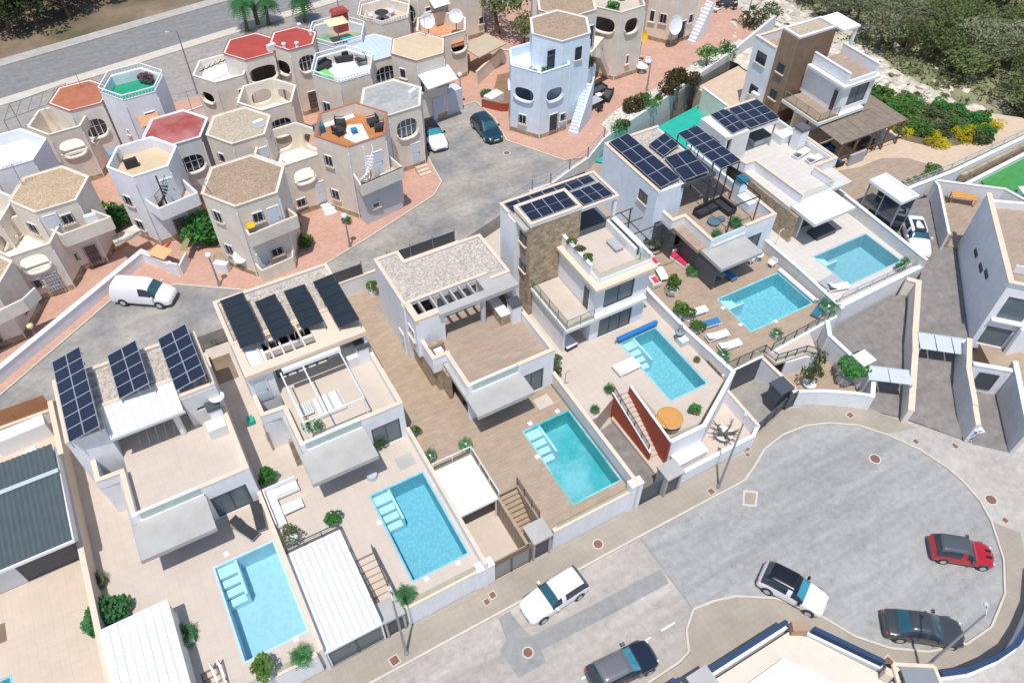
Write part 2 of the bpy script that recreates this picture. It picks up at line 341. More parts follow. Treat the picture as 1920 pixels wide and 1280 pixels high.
def link_mesh(name, me, parent, loc, rot=(0,0,0), scale=(1,1,1)):
    """another object that shares mesh data, at a world place, under a thing"""
    o = bpy.data.objects.new(name, me); C.objects.link(o)
    org = ORG.get(parent.name, (0,0,0)) if parent else (0,0,0)
    o.parent = parent; o.location = Vector(loc)-Vector(org); o.rotation_euler = rot; o.scale = scale
    return o
def sub_mesh(name, me, parent):
    o = bpy.data.objects.new(name, me); C.objects.link(o); o.parent = parent; return o
def thing(name, label, cat, loc=(0,0,0), group=None, rz=0):
    o = bpy.data.objects.new(name, None); C.objects.link(o); o.location = loc; o.rotation_euler = (0,0,rz); o.empty_display_size = 0.3
    o['label'] = label; o['category'] = cat
    if group: o['group'] = group
    ORG[o.name] = tuple(loc) if rz == 0 else (0,0,0)
    return o
def tag(o, label, cat, group=None):
    o['label'] = label; o['category'] = cat
    if group: o['group'] = group
    return o
def setting(name, mb, m): return mb.obj(name, m, kind='structure')
def copy_tree(o, loc=None, rz=None, label=None, scale=None):
    def rec(a, par):
        c = a.copy(); C.objects.link(c)
        if par: c.parent = par
        for ch in KIDS.get(a.name, ()): rec(ch, c)
        return c
    c = rec(o, None)
    if loc is not None: c.location = loc
    if rz is not None: c.rotation_euler = (0, 0, rz)
    if scale: c.scale = (scale,)*3 if not isinstance(scale, tuple) else scale
    if label: c['label'] = label
    return c
KIDS = {}
def index_kids(root):
    def rec(o):
        ks = [c for c in C.objects if c.parent == o]; KIDS[o.name] = ks
        for k in ks: rec(k)
    rec(root)
class Bld:
    """a building: one mesh per (part, material), all under one Empty"""
    def __init__(s, name, label, cat, loc, group=None): s.T = thing(name, label, cat, loc, group); s.m = {}
    def __call__(s, part, m):
        k = (part, m.name)
        if k not in s.m: s.m[k] = (MB(), m)
        return s.m[k][0]
    def done(s):
        for (p, _), (mb, m) in s.m.items():
            for q in mb.clusters(): q.obj(p, m, s.T)
        return s.T
def parapet(b, pts, z0, z1, th=0.22, wm=None, cm=None, closed=False):
    """low wall along a line with a coping on it"""
    wm = wm or white; cm = cm or coping; n = len(pts)
    for i in range(n if closed else n-1):
        p, q = Vector(pts[i]), Vector(pts[(i+1) % n]); d = (q-p).normalized()*(th/2)
        a, c = p-d, q-d
        if i == 0 and not closed: a = p-d
        if i == n-2 and not closed: c = q+d
        b('parapet', wm).bar((a.x, a.y, (z0+z1)/2), (c.x, c.y, (z0+z1)/2), th, z1-z0)
        b('coping', cm).bar((a.x-d.x*.1, a.y-d.y*.1, z1+.03), (c.x-d.x*.1, c.y-d.y*.1, z1+.03), th+.06, .06)
# ------------------------------------------------------------ windows and doors (shared meshes)
CACHE = {}
def cached(key, fn):
    if key not in CACHE: CACHE[key] = fn()
    return CACHE[key]
def window(parent, x, y, z, ang, w=1.0, h=1.1, style='plain', fm=None, gm=None, name='window', sill=True):
    """z is the middle; ang is the direction the window looks, in radians; local -y points out"""
    fm = fm or whitem; gm = gm or glassd
    def mk():
        f = MB(); t = .07
        f.box(-w/2, w/2, -.05, .03, -h/2, -h/2+t); f.box(-w/2, w/2, -.05, .03, h/2-t, h/2); f.box(-w/2, -w/2+t, -.05, .03, -h/2+t, h/2-t); f.box(w/2-t, w/2, -.05, .03, -h/2+t, h/2-t)
        if w > .7: f.box(-.03, .03, -.045, .03, -h/2+t, h/2-t)
        if style == 'three':
            for q in (-w/6, w/6): f.box(q-.03, q+.03, -.045, .03, -h/2+t, h/2-t)
        p = MB(); p.box(-w/2+t, w/2-t, -.015, .02, -h/2+t, h/2-t)
        sl_ = MB(); sl_.box(-w/2-.1, w/2+.1, -.16, .02, -h/2-.1, -h/2-.003)
        g = None
        if style == 'grille':
            g = MB(); k = max(3, int(w/.18))
            for i in range(k+1): q = -w/2+w*i/k; g.box(q-.012, q+.012, -.13, -.1, -h/2, h/2)
            for q in (-h/3, 0, h/3): g.box(-w/2, w/2, -.125, -.105, q-.012, q+.012)
        return (f.data(fm), p.data(gm), sl_.data(coping if sill is True else sill) if sill else None, g.data(iron if fm != iron else iron) if g else None)
    me = cached(('win', round(w, 2), round(h, 2), style, fm.name, gm.name, str(sill)), mk)
    o = link_mesh(name, me[0], parent, (x, y, z), (0, 0, ang+math.pi/2))
    sub_mesh('pane', me[1], o)
    if me[2]: sub_mesh('sill', me[2], o)
    if me[3]: sub_mesh('grille', me[3], o)
    return o
def door(parent, x, y, z, ang, w=0.95, h=2.05, m=None, grille=False, name='door'):
    m = m or door_w
    def mk():
        p = MB(); p.box(-w/2+.05, w/2-.05, -.03, .03, 0, h-.05)
        for a, b_ in ((.15, .9), (1.05, h-.2)): p.box(-w/2+.18, w/2-.18, -.045, -.03, a, b_)
        f = MB(); f.box(-w/2, -w/2+.05, -.06, .03, 0, h); f.box(w/2-.05, w/2, -.06, .03, 0, h); f.box(-w/2+.05, w/2-.05, -.06, .03, h-.05, h)
        g = None
        if grille:
            g = MB()
            for i in range(6): q = -w/2+w*i/5; g.box(q-.012, q+.012, -.14, -.11, 0, h)
            for q in (.02, .7, 1.4, h-.02): g.box(-w/2, w/2, -.135, -.115, q-.015, q+.015)
        hd = MB(); hd.box(w/2-.17, w/2-.12, -.09, -.03, .95, 1.12)
        return p.data(m), f.data(whitem), hd.data(mgrey), g.data(iron) if g else None
    me = cached(('door', w, h, m.name, grille), mk)
    o = link_mesh(name, me[0], parent, (x, y, z), (0, 0, ang+math.pi/2))
    sub_mesh('frame', me[1], o); sub_mesh('handle', me[2], o)
    if me[3]: sub_mesh('grille', me[3], o)
    return o
# ------------------------------------------------------------ foliage
def leaves(lumps, n, size, seed, squash=1.0, cx=0, cy=0, cz=0):
    rnd = random.Random(seed); m = MB(); tot = sum(l[3]**2 for l in lumps)
    for (x, y, z, r) in lumps:
        for _ in range(max(4, int(n*r*r/tot))):
            a = rnd.uniform(0, 2*math.pi); u = rnd.uniform(-0.45, 1); s_ = math.sqrt(max(0, 1-u*u)); q = r*rnd.uniform(0.72, 1.08)
            p = Vector((x+q*s_*math.cos(a), y+q*s_*math.sin(a), z+q*u*squash))
            d = Vector((rnd.gauss(0, 1), rnd.gauss(0, 1), rnd.gauss(0, 1)+1.3)).normalized(); e = d.cross(Vector((rnd.random(), rnd.random(), .3))).normalized(); f = d.cross(e)
            k = size*rnd.uniform(.6, 1.4); m.add([p-e*k, p+f*k*.6, p+e*k, p-f*k*.6], [(0, 1, 2, 3)])
    return m
def crown_mesh(key, m_, nl, n, size, spread, squash):
    def mk():
        rnd = random.Random(hash(key) % 9999 if not isinstance(key, int) else key)
        L = [(0, 0, 0, .62)]
        for i in range(nl):
            a = rnd.uniform(0, 6.28); d = rnd.uniform(.25, .75)*spread
            L.append((d*math.cos(a), d*math.sin(a), rnd.uniform(-.35, .3)*squash, rnd.uniform(.22, .45)))
        return leaves(L, n, size, rnd.randint(1, 9999), squash).data(m_)
    return cached(('crown', key, m_.name), mk)
def trunk_mesh(key):
    def mk():
        rnd = random.Random(key); m = MB(); m.tube([(0,0,0),(rnd.uniform(-.1,.1),0,.5),(rnd.uniform(-.15,.15),rnd.uniform(-.15,.15),1.0)], [.05,.035,.02])
        for i in range(5):
            a = rnd.uniform(0, 6.28); z = rnd.uniform(.45, .8); m.tube([(0,0,z),(.3*math.cos(a), .3*math.sin(a), z+.15)], [.02, .008])
        return m.data(bark)
    return cached(('trunk', key), mk)
def tree(name, label, x, y, z, h, r, m_, key, group=None, cat='tree', n=900, size=.075, th=.55, squash=.8, nl=9):
    t = thing(name, label, cat, (x, y, z), group)
    rnd = random.Random(int(x*97+y*31)); k = key % 7
    tr = link_mesh('trunk', trunk_mesh(k), t, (x, y, z), (0, 0, rnd.uniform(0, 6)), (h*.8, h*.8, h*.85))
    link_mesh('crown', crown_mesh(k, m_, nl, n, size, 1.0, squash), t, (x, y, z+h*th+r*.1), (0, 0, rnd.uniform(0, 6)), (r*1.25, r*1.25, (h*(1-th))*1.15))
    return t
def bush(name, label, x, y, z, r, m_, key, group=None, cat='shrub', h=None, n=700, size=.1, parent=None):
    h = h or r
    if parent: return link_mesh(name, crown_mesh(100+key % 5, m_, 7, n, size, 1.0, .8), parent, (x, y, z+h*.4), (0, 0, key*1.3), (r*1.2, r*1.2, h*1.1))
    t = thing(name, label, cat, (x, y, z), group)
    link_mesh('foliage', crown_mesh(100+key % 5, m_, 7, n, size, 1.0, .8), t, (x, y, z+h*.4), (0, 0, key*1.3), (r*1.2, r*1.2, h*1.1))
    st = cached('bushstem', lambda: MB().tube([(0,0,0),(.02,.03,.5)], [.05,.03]).tube([(0,0,.2),(.2,.1,.5)], [.03,.015]).tube([(0,0,.2),(-.2,.12,.5)], [.03,.015]).data(bark))
    link_mesh('stem', st, t, (x, y, z), (0,0,0), (1, 1, h))
    return t
def frond(m, base, a, L_, lift, droop, w, seg=6):
    pts = []
    for i in range(seg+1):
        s = i/seg; pts.append(Vector(base)+Vector((math.cos(a)*L_*s*(1-.15*s), math.sin(a)*L_*s*(1-.15*s), lift*s-droop*s*s)))
    side = Vector((-math.sin(a), math.cos(a), 0))
    for i in range(seg):
        for sg in (-1, 1):
            for j in range(2):
                p = pts[i].lerp(pts[i+1], j/2); q = pts[i].lerp(pts[i+1], j/2+.3); s = (i+j/2)/seg
                k = w*math.sin(math.pi*min(1, .15+s*.9))+.02; tip = p+side*sg*k+Vector((math.cos(a), math.sin(a), 0))*k*.5-Vector((0, 0, k*.35))
                m.add([p, q, tip], [(0, 1, 2)])
def rosette_mesh(key, n, L_, lift, droop, w, m_):
    def mk():
        m = MB(); rnd = random.Random(3)
        for i in range(n): frond(m, (0,0,0), i*2.399, L_*rnd.uniform(.7, 1.05), lift*rnd.uniform(.1, 1.3), droop, w, 4)
        return m.data(m_)
    return cached(('ros', key, m_.name), mk)
def palm(x, y, z, h, label, key=0, group=None, r=1.9):
    t = thing('palm_tree', label, 'palm tree', (x, y, z), group)
    m = MB(); m.tube([(x,y,z),(x+.1,y,z+h*.5),(x+.15,y+.1,z+h)], [.24,.18,.2], 8); m.obj('trunk', bark, t)
    m = MB(); rnd = random.Random(key)
    for i in range(54): frond(m, (x+.15,y+.1,z+h), i*2.399, r*rnd.uniform(.75, 1.05), rnd.uniform(-1.1, 1.1), rnd.uniform(.7, 1.4), .5, 6)
    m.obj('crown', palml, t)
def potted(name, label, x, y, z, kind='rosette', pot='white', s=.5, h=.45, m_=None, cat='potted plant', group=None, key=1):
    t = thing(name, label, cat, (x, y, z), group); pm = {'white': whitem, 'clay': clay, 'grey': fabg, 'dark': dgrey}[pot.split('_')[0]]; p = MB()
    if 'box' in pot: p.cbox(x, y, z+.003, z+h, s, s, .5 if 'turn' in pot else 0); p.obj('pot', pm, t)
    else: p.lathe(x, y, [(.01, z+.003),(s*.36, z+.003),(s*.5, z+h),(s*.44, z+h),(s*.42, z+h*.85),(.01, z+h*.85)]); p.obj('pot', pm, t, smooth=True)
    if kind == 'rosette': link_mesh('leaves', rosette_mesh('r', 40, .62, .55, .45, .15, m_ or palml), t, (x, y, z+h*.9), (0,0,key), (s*1.75,)*3)
    elif kind == 'bush': link_mesh('leaves', crown_mesh(100+key % 5, m_ or bushg, 7, 760, .11, 1.0, .8), t, (x, y, z+h+s*.35), (0,0,key), (s*1.2, s*1.2, s*1.05))
    elif kind == 'tall':
        MB().tube([(x,y,z+h*.8),(x+.05,y,z+h+s*.8)], .03).obj('stem', bark, t); link_mesh('leaves', crown_mesh(100+key % 5, m_ or bushd, 7, 620, .13, 1.0, .8), t, (x, y, z+h+s*1.0), (0,0,key), (s*1.05, s*1.05, s*1.2))
    return t
# ------------------------------------------------------------ the ground
def lin(pts, z0, z1): return MB().poly(pts, z0, z1)
g = MB(); g.sheet([(-900,-700),(900,-700),(900,1400),(-900,1400)], -0.9); setting('ground', g, valley)
g = MB().poly([(-300,-200),(52,-200),(60,-10),(66,20),(66,30),(56,45),(-300,45)], -0.8, -0.03); setting('street_ground', g, pavel)
PAVE_T = [(27.4,16.71),(28.15,16.72),(29.6,17.3),(31.07,18.0),(33.08,18.3),(35.14,18.09),(36.79,17.42),(38.5,16.23),(39.7,14.6),(40.7,12.6),(41.2,10.6),(41.25,9.34),(41.0,7.7),(40.36,6.3),(38.74,4.09),(36.82,2.54),(34.36,1.58),(32.18,1.61),(29.83,2.42),(28.02,3.68),(26.75,5.17),(25.75,7.33),(24.17,9.32),(22.18,10.57),(20.8,11.0),(19.35,11.2)]
road = [(19.35,16.72)]+PAVE_T
setting('grey_turning_circle', MB().sheet(road, 0.0), asph2)
setting('beige_street', MB().sheet([(-120,16.75),(19.32,16.72),(19.32,11.2),(18.2,10.4),(17.48,9.32),(16.6,9.15),(14.34,9.09),(-120,9.0)], 0.0), asph)
setting('asphalt_repair_strip', MB().sheet([(8.74,16.6),(9.54,16.59),(9.7,15.4),(9.94,14.63),(13,14.5),(19.24,14.3),(19.08,13.3),(14,13.45),(10.01,13.62),(9.9,12.9),(8.07,12.9),(7.84,14.83),(8.5,15.1)], 0.004), asph3)
setting('asphalt_repair_patch', MB().sheet([(36.82,14.59),(37.47,13.95),(36.92,12.81),(35.74,13.55)], 0.004), asph3)
setting('road_joint', MB().poly([(19.30,16.72),(19.42,16.72),(19.42,11.2),(19.30,11.2)], -.02, 0.008), asph3)
for i, (a, b_) in enumerate((((15.0,11.05),(16.1,11.17)), ((16.88,11.07),(17.9,11.19)), ((11.2,11.05),(12.2,11.17)), ((6.5,11.05),(7.6,11.17)))):
    setting('lane_line', MB().sheet([(a[0],a[1]),(b_[0],a[1]),(b_[0],b_[1]),(a[0],b_[1])], 0.006), paint)
# pavements with kerbs
def kerb(pts, w=.14, z=.13):
    m = MB()
    for i in range(len(pts)-1): m.bar((pts[i][0], pts[i][1], z/2-.01), (pts[i+1][0], pts[i+1][1], z/2-.01), w, z+.02)
    setting('kerb', m, kerbm)
kerb([(-120,16.8),(19.35,16.78)]+[(x, y) for x, y in PAVE_T]+[(18.2,10.4),(17.5,9.3),(16.6,9.1),(14.3,9.05),(-120,8.95)])
setting('pavement', MB().poly([(-120,16.82),(27.4,16.8),(28.15,16.8),(29.6,17.38),(31.05,18.08),(33.08,18.38),(35.2,18.17),(36.85,17.5),(38.56,16.3),(39.77,14.65),(42.0,14.0),(40.3,17.0),(38.7,18.3),(37.2,19.1),(34.9,19.9),(31.3,19.2),(29.9,18.4),(27.3,18.6),(-120,18.75)], -.05, .115), pave)
setting('pavement', MB().poly([(39.77,14.65),(40.77,12.62),(41.27,10.6),(41.32,9.3),(41.07,7.6),(40.4,6.2),(41.3,4.8),(42.1,6.6),(42.66,8.7),(43.1,12.1),(42.0,14.0)], -.05, .11), pavel)
setting('pavement', MB().poly([(41.3,4.8),(40.4,6.2),(38.8,4.0),(36.85,2.46),(34.36,1.5),(32.15,1.53),(29.8,2.35),(27.95,3.62),(26.68,5.1),(25.68,7.28),(24.1,9.25),(22.15,10.5),(20.8,10.93),(19.38,11.12),(18.2,10.3),(17.5,9.2),(16.6,9.0),(14.3,8.95),(-120,8.85),(-120,7.5),(23.3,7.5),(24.2,6.4),(26.2,3.1),(28.4,1.2),(31.7,.2),(35.1,.5),(38.8,2.3)], -.05, .113), pave)
setting('side_road', MB().sheet([(43.1,12.1),(42.66,8.7),(41.3,4.8),(40,0),(50,-30),(58,-6),(50.5,11.2)], -.02), pavel)
# driveways that climb from the turning circle
def ramp(x, y): s = (x+y)/1.41421; return max(0.0, min(2.25, (s-39.6)*0.155))-.0
setting('driveway', MB().poly([(40.1,17.0),(41.9,15.1),(46.9,19.6),(51.3,23.9),(43.0,23.9),(40.9,23.9),(40.9,19.0)], -.6, lambda x, y: ramp(x, y)*.5+.02), drive)
setting('driveway', MB().poly([(42.0,14.9),(44.5,11.2),(45.4,12.9),(48.2,15.6),(51.3,17.4),(57.9,25.0),(61.7,30.8),(57.0,32.0),(54.4,31.6),(53.4,24.5),(51.7,23.4),(47.0,19.4)], -.6, lambda x, y: ramp(x, y)+.03), drive)
setting('driveway', MB().poly([(44.5,11.1),(46.2,9.3),(50.0,13.4),(48.2,15.3)], -.6, lambda x, y: ramp(x, y)*.3+.02), drive)
# upper street and old town plateau
plate = [(-300,20),(-16,43.2),(-11.6,43.3),(-1.2,44.5),(20.2,44.55),(29.1,47.4),(31,47.35),(33.6,48.3),(36.1,49.15),(39.0,51.0),(43.2,52.3),(49.1,54.1),(55,56.0),(60.6,57.5),(66,59.4),(70,70),(74,100),(82,180),(-300,180)]
setting('upper_street', MB().poly(plate, -.7, 3.58), conc)
ST = [(-300,-157),(-40,27.5),(-14.4,45.6),(-5.7,51.7),(-1.2,50.8),(4.7,46.55),(7.3,46.7),(14,48.75),(21.3,51.3),(22.7,52.7),(23.3,57.1),(26,63),(31.6,63.1),(31.8,59.4),(31,55.6),(34.2,50.1),(36.4,49.5),(39,51.2),(43.2,52.5),(49.1,54.3),(55,56.2),(60.6,57.7),(66,59.6),(71,72),(71,78),(40,81),(0,77),(-40,72),(-300,60)]
setting('red_plaza', MB().poly(ST[1:], 3.4, 3.7), redpave)
setting('red_plaza_kerb', (lambda m: [m.bar((ST[i][0], ST[i][1], 3.64), (ST[i+1][0], ST[i+1][1], 3.64), .12, .14) for i in range(1, 15)] and m)(MB()), kerbm)
Y = lambda x, y0: y0+0.15*(x+10.5)
def strip(name, ya, yb, z0, z1, m_): setting(name, MB().poly([(-300,Y(-300,ya)),(300,Y(300,ya)),(300,Y(300,yb)),(-300,Y(-300,yb))], z0, z1), m_)
strip('dusty_car_park', 72, 85.1, 3.3, 3.60, carpark)
strip('pavement', 85.1, 86.5, 3.3, 3.74, kerbm)
strip('upper_road', 86.5, 93.3, 3.3, 3.62, asph4)
strip('pavement', 93.3, 94.9, 3.3, 3.76, pavel)
strip('forest_floor', 94.9, 400, 3.3, 3.66, soil)
# limestone slope and wooded valley on the right
def slope_z(x, y):
    e = 63+max(0, (y-60))*.10; t = max(0, min(1, (x-e-2)/20)); return 3.55-4.3*t*t*(3-2*t)
m = MB(); nx, ny = 46, 90; rr = random.Random(5)
V = [(60+i*.9+rr.uniform(-.3,.3), 38+j*1.3+rr.uniform(-.4,.4)) for j in range(ny+1) for i in range(nx+1)]
m.add([(x, y, slope_z(x, y)+rr.uniform(-.28,.28)*(1 if x > 63 else .2)) for x, y in V], [(j*(nx+1)+i, j*(nx+1)+i+1, (j+1)*(nx+1)+i+1, (j+1)*(nx+1)+i) for j in range(ny) for i in range(nx)])
setting('limestone_slope', m, rock)
m = MB(); nx, ny = 70, 75
V = [(79+i*3.0+rr.uniform(-.6,.6)-max(0,(48-j*2.6)*.0), -40+j*3.2+rr.uniform(-.6,.6)) for j in range(ny+1) for i in range(nx+1)]
m.add([(x, y, -.55+rr.uniform(-.25,.25)) for x, y in V], [(j*(nx+1)+i, j*(nx+1)+i+1, (j+1)*(nx+1)+i+1, (j+1)*(nx+1)+i) for j in range(ny) for i in range(nx)])
setting('wooded_valley', m, valley)
rocks = MB()
for i in range(240):
    x = rr.uniform(64, 81); y = rr.uniform(43, 100)
    if rr.random() < .4: x = rr.uniform(70, 80); y = rr.uniform(44, 62)
    s = rr.uniform(.25, .8); P = []
    for q in range(8): P.append((x+(-1,1,1,-1)[q%4]*s*rr.uniform(.4,1.2), y+(-1,-1,1,1)[q%4]*s*rr.uniform(.4,1.2), slope_z(x, y)+(q//4)*s*rr.uniform(.35,.8)-.1))
    rocks.add(P, [(3,2,1,0),(4,5,6,7),(0,1,5,4),(1,2,6,5),(2,3,7,6),(3,0,4,7)])
rocks.obj('boulders', rock, kind='stuff'); tag(C.objects['boulders'], 'pale limestone boulders strewn over the slope beside the pine wood', 'rocks')
# ------------------------------------------------------------ villa helpers
def unit_basis(o, u, v, nu, nv):
    o, u, v = Vector(o), Vector(u), Vector(v); du = (u-o)/nu; dv = (v-o)/nv; n = du.cross(dv).normalized()
    return o, du, dv, n
def pv_array(label, o, u, v, nu, nv, m=None, name='solar_array', group=None, legs=True, mid=False, part='solar_module'):
    m = m or pvm; t = thing(name, label, 'solar panels', o, group); o, du, dv, n = unit_basis(o, u, v, nu, nv)
    if n.z < 0: n = -n
    gu, gv = .012/du.length, .012/dv.length
    def mk(fr):
        b = MB(); a, c = du*(1-2*gu), dv*(1-2*gv); e = du.normalized()*.035; f = dv.normalized()*.035
        if not fr:
            q = [e+f, a-e+f, a+c-e-f, e+c-f]; b.add([p+n*.035 for p in q]+[p for p in q], [(0,1,2,3),(7,6,5,4),(0,4,5,1),(1,5,6,2),(2,6,7,3),(3,7,4,0)])
        else:
            for p, q in ((f*0, a), (a, a+c), (a+c, c), (c, f*0)): b.bar(p+n*.02, q+n*.02, .036, .04)
            if mid: b.bar(c*.5+n*.03, a+c*.5+n*.03, .02, .03)
        return b
    cells = mk(False).data(m); rim = mk(True).data(alum if m == pvm else iron)
    for i in range(nu):
        for j in range(nv):
            p = o+du*i+dv*j+du*gu+dv*gv; q = link_mesh(part, cells, t, p); sub_mesh('frame', rim, q)
    if legs:
        k = MB()
        for a in (0.04, .96):
            for s in range(nv+1):
                p = o+du*nu*a+dv*s*.98; k.bar(p, (p.x, p.y, p.z-.55), .05)
        for s in (.03, .97): k.bar(o+dv*nv*s-n*.04, o+dv*nv*s+du*nu-n*.04, .05)
        k.obj('support', mgrey, t)
    return t
def pool(label, x0, x1, y0, y1, z, m, corner='TL', steps='y', cover=None, sl=1.1, sw=2.3):
    t = thing('swimming_pool', label, 'swimming pool', ((x0+x1)/2, (y0+y1)/2, z)); e = .12; d = 1.45
    b = MB(); b.box(x0-e, x1+e, y0-e, y1+e, z-d-.15, z-d)
    b.box(x0-e, x0, y0-e, y1+e, z-d, z-.005).box(x1, x1+e, y0-e, y1+e, z-d, z-.005).box(x0, x1, y0-e, y0, z-d, z-.005).box(x0, x1, y1, y1+e, z-d, z-.005); b.obj('basin', m, t)
    w = MB(); w.sheet([(x0,y0),(x1,y0),(x1,y1),(x0,y1)], z-.09); w.obj('water', water, t)
    n = 4
    for i in range(n):
        zz = z-.12-.2*(i+1)
        s = MB()
        if steps == 'y': s.box(x0+.003, x0+sl, y1-.1-sw/n*i-(.1 if i else 0), y1-.1-sw/n*(i+1), z-d, zz) if i else s.box(x0+.003, x0+sl, y1-.003, y1-.1-sw/n, z-d, zz)
        else: s.box(x0+sw/n*i+.003, x0+sw/n*(i+1), y1-sl, y1-.003, z-d, zz)
        s.obj('step', poolsteps, t)
    if steps == 'y': MB().box(x0+sl, x0+sl+.16, y1-sw-.1, y1-.003, z-d, z-.13).obj('step_wall', poolsteps, t)
    else: MB().box(x0+.003, x0+sw, y1-sl-.16, y1-sl, z-d, z-.13).obj('step_wall', poolsteps, t)
    return t
poolsteps = mat('pale_pool_step', (0.62, 0.78, 0.85), var=0.03)
def deck(name, pts, z, m, holes=(), z0=-.6, h=None):
    o = setting(name, MB().poly(pts, z0, z, holes), m); return o
def rect(x0, x1, y0, y1): return [(x0,y0),(x1,y0),(x1,y1),(x0,y1)]
def bwall(label, pts, z0, z1, th=.2, m=None, cm=None, name='garden_wall', cat='wall', cop=True):
    b = Bld(name, label, cat, (pts[0][0], pts[0][1], max(0, z0)))
    m = m or white
    for i in range(len(pts)-1):
        p, q = Vector(pts[i]), Vector(pts[i+1]); d = (q-p).normalized()*th/2
        za, zb = (z1[i], z1[i+1]) if isinstance(z1, (list, tuple)) else (z1, z1)
        a, c = p-d, q+d; n = Vector((-d.y, d.x)).normalized()*(th/2+jit()); q_ = jit(.003); za += q_; zb += q_
        def seg(mb, n, za, zb, z0a, z0b): mb.add([(a.x-n.x,a.y-n.y,z0a),(a.x+n.x,a.y+n.y,z0a),(c.x+n.x,c.y+n.y,z0b),(c.x-n.x,c.y-n.y,z0b),(a.x-n.x,a.y-n.y,za),(a.x+n.x,a.y+n.y,za),(c.x+n.x,c.y+n.y,zb),(c.x-n.x,c.y-n.y,zb)], [(0,1,2,3),(7,6,5,4),(0,4,5,1),(1,5,6,2),(2,6,7,3),(3,7,4,0)])
        seg(b('wall', m), n, za, zb, z0, z0)
        if cop: seg(b('coping', cm or coping), n*1.25, za+.06, zb+.06, za+.002, zb+.002)
    return b.done()
def glass_rail(T, pts, z0, z1, posts=True, step=1.4, pm=None, gm=None):
    for i in range(len(pts)-1):
        p, q = Vector(pts[i]), Vector(pts[i+1]); L_ = (q-p).length; n = max(1, round(L_/step))
        for k in range(n):
            a = p.lerp(q, k/n+.02/L_); c = p.lerp(q, (k+1)/n-.02/L_)
            MB().bar((a.x,a.y,(z0+z1)/2), (c.x,c.y,(z0+z1)/2), .02, z1-z0).obj('glass_panel', gm or glassc, T)
        if posts:
            for k in range(n+1):
                a = p.lerp(q, k/n); MB().box(a.x-.025, a.x+.025, a.y-.025, a.y+.025, z0-.1, z1+.05).obj('post', pm or mgrey, T)
            MB().bar((p.x,p.y,z1+.05), (q.x,q.y,z1+.05), .05, .04).obj('handrail', pm or mgrey, T)
def rail(label, pts, z0, z1, step=1.5, m=None, glass=False, name='railing', wires=3):
    """pts are (x, y) or (x, y, z)"""
    m = m or mgrey; P = [Vector(p if len(p) == 3 else (*p, z0)) for p in pts]; t = thing(name, label, 'railing', P[0]); h = z1-z0
    for i in range(len(P)-1):
        p, q = P[i], P[i+1]; L_ = (q-p).length; n = max(1, round(L_/step))
        for k in range(n+(1 if i == len(P)-2 else 0)):
            a = p.lerp(q, k/n); MB().box(a.x-.03, a.x+.03, a.y-.03, a.y+.03, a.z, a.z+h).obj('post', m, t)
        MB().bar(p+Vector((0,0,h)), q+Vector((0,0,h)), .06, .05).obj('handrail', m, t)
        if glass: MB().bar(p+Vector((0,0,h*.5)), q+Vector((0,0,h*.5)), .02, h*.8).obj('glass_panel', glassc, t)
        else:
            w = MB()
            for j in range(1, wires+1): w.bar(p+Vector((0,0,h*j/(wires+1))), q+Vector((0,0,h*j/(wires+1))), .02)
            w.obj('cable', m, t)
    return t
def stairs(label, x0, x1, ya, yb, za, zb, n, m, name='garden_stairs'):
    """n treads from (ya, za) to (yb, zb)"""
    t = thing(name, label, 'stairs', ((x0+x1)/2, yb, zb)); 
    for i in range(n):
        y = ya+(yb-ya)*i/n; y2 = ya+(yb-ya)*(i+1)/n; z = za+(zb-za)*(i+1)/(n+0)
        MB().box(x0, x1, y, y2-(.002 if yb > ya else -.002), -.5, z).obj('step', m, t)
        MB().box(x0+.002, x1-.002, y2-.03, y2+.03, z-.03, z+.005).obj('nosing', kerbm, t) if False else None
    return t
def carport(label, x0, x1, y0, y1, z, n, z0=0, cm=None, legs=(), name='carport', ridge=True):
    t = thing(name, label, 'carport', (x0, y0, z0)); w = (x1-x0)/n
    for i in range(n): MB().box(x0+w*i+.012, x0+w*(i+1)-.012, y0+.12, y1-.12, z-.05, z+.03).obj('roof_panel', whitem, t)
    f = MB(); f.box(x0-.02, x1+.02, y0, y0+.1, z-.15, z+.05).box(x0-.02, x1+.02, y1-.1, y1, z-.15, z+.05).box(x0-.04, x0+.03, y0+.1, y1-.1, z-.15, z+.045).box(x1-.03, x1+.04, y0+.1, y1-.1, z-.15, z+.045); f.obj('frame', cm or whitem, t)
    for x, y in ((x0+.08, y0+.1), (x1-.08, y0+.1), (x0+.08, y1-.1), (x1-.08, y1-.1)): MB().box(x-.05, x+.05, y-.05, y+.05, z0, z-.15).obj('post', cm or whitem, t)
    return t
def kiosk(label, x0, x1, y0, y1, z, z0=0, m=None, rm=None):
    """gate house: flat roof on side walls over a pedestrian gate"""
    t = thing('gate_porch', label, 'gate', ((x0+x1)/2, y0, z0)); MB().box(x0-.05, x1+.05, y0-.1, y1+.1, z-.14, z+.05).obj('roof', rm or slabm, t)
    MB().box(x0, x0+.14, y0, y1, z0, z-.14).box(x1-.14, x1, y0, y1, z0, z-.14).obj('side_wall', m or slabm, t)
    MB().box(x0+.14, x1-.14, y0+.1, y0+.15, z0+.05, z-.35).obj('door_leaf', dgrey, t); return t
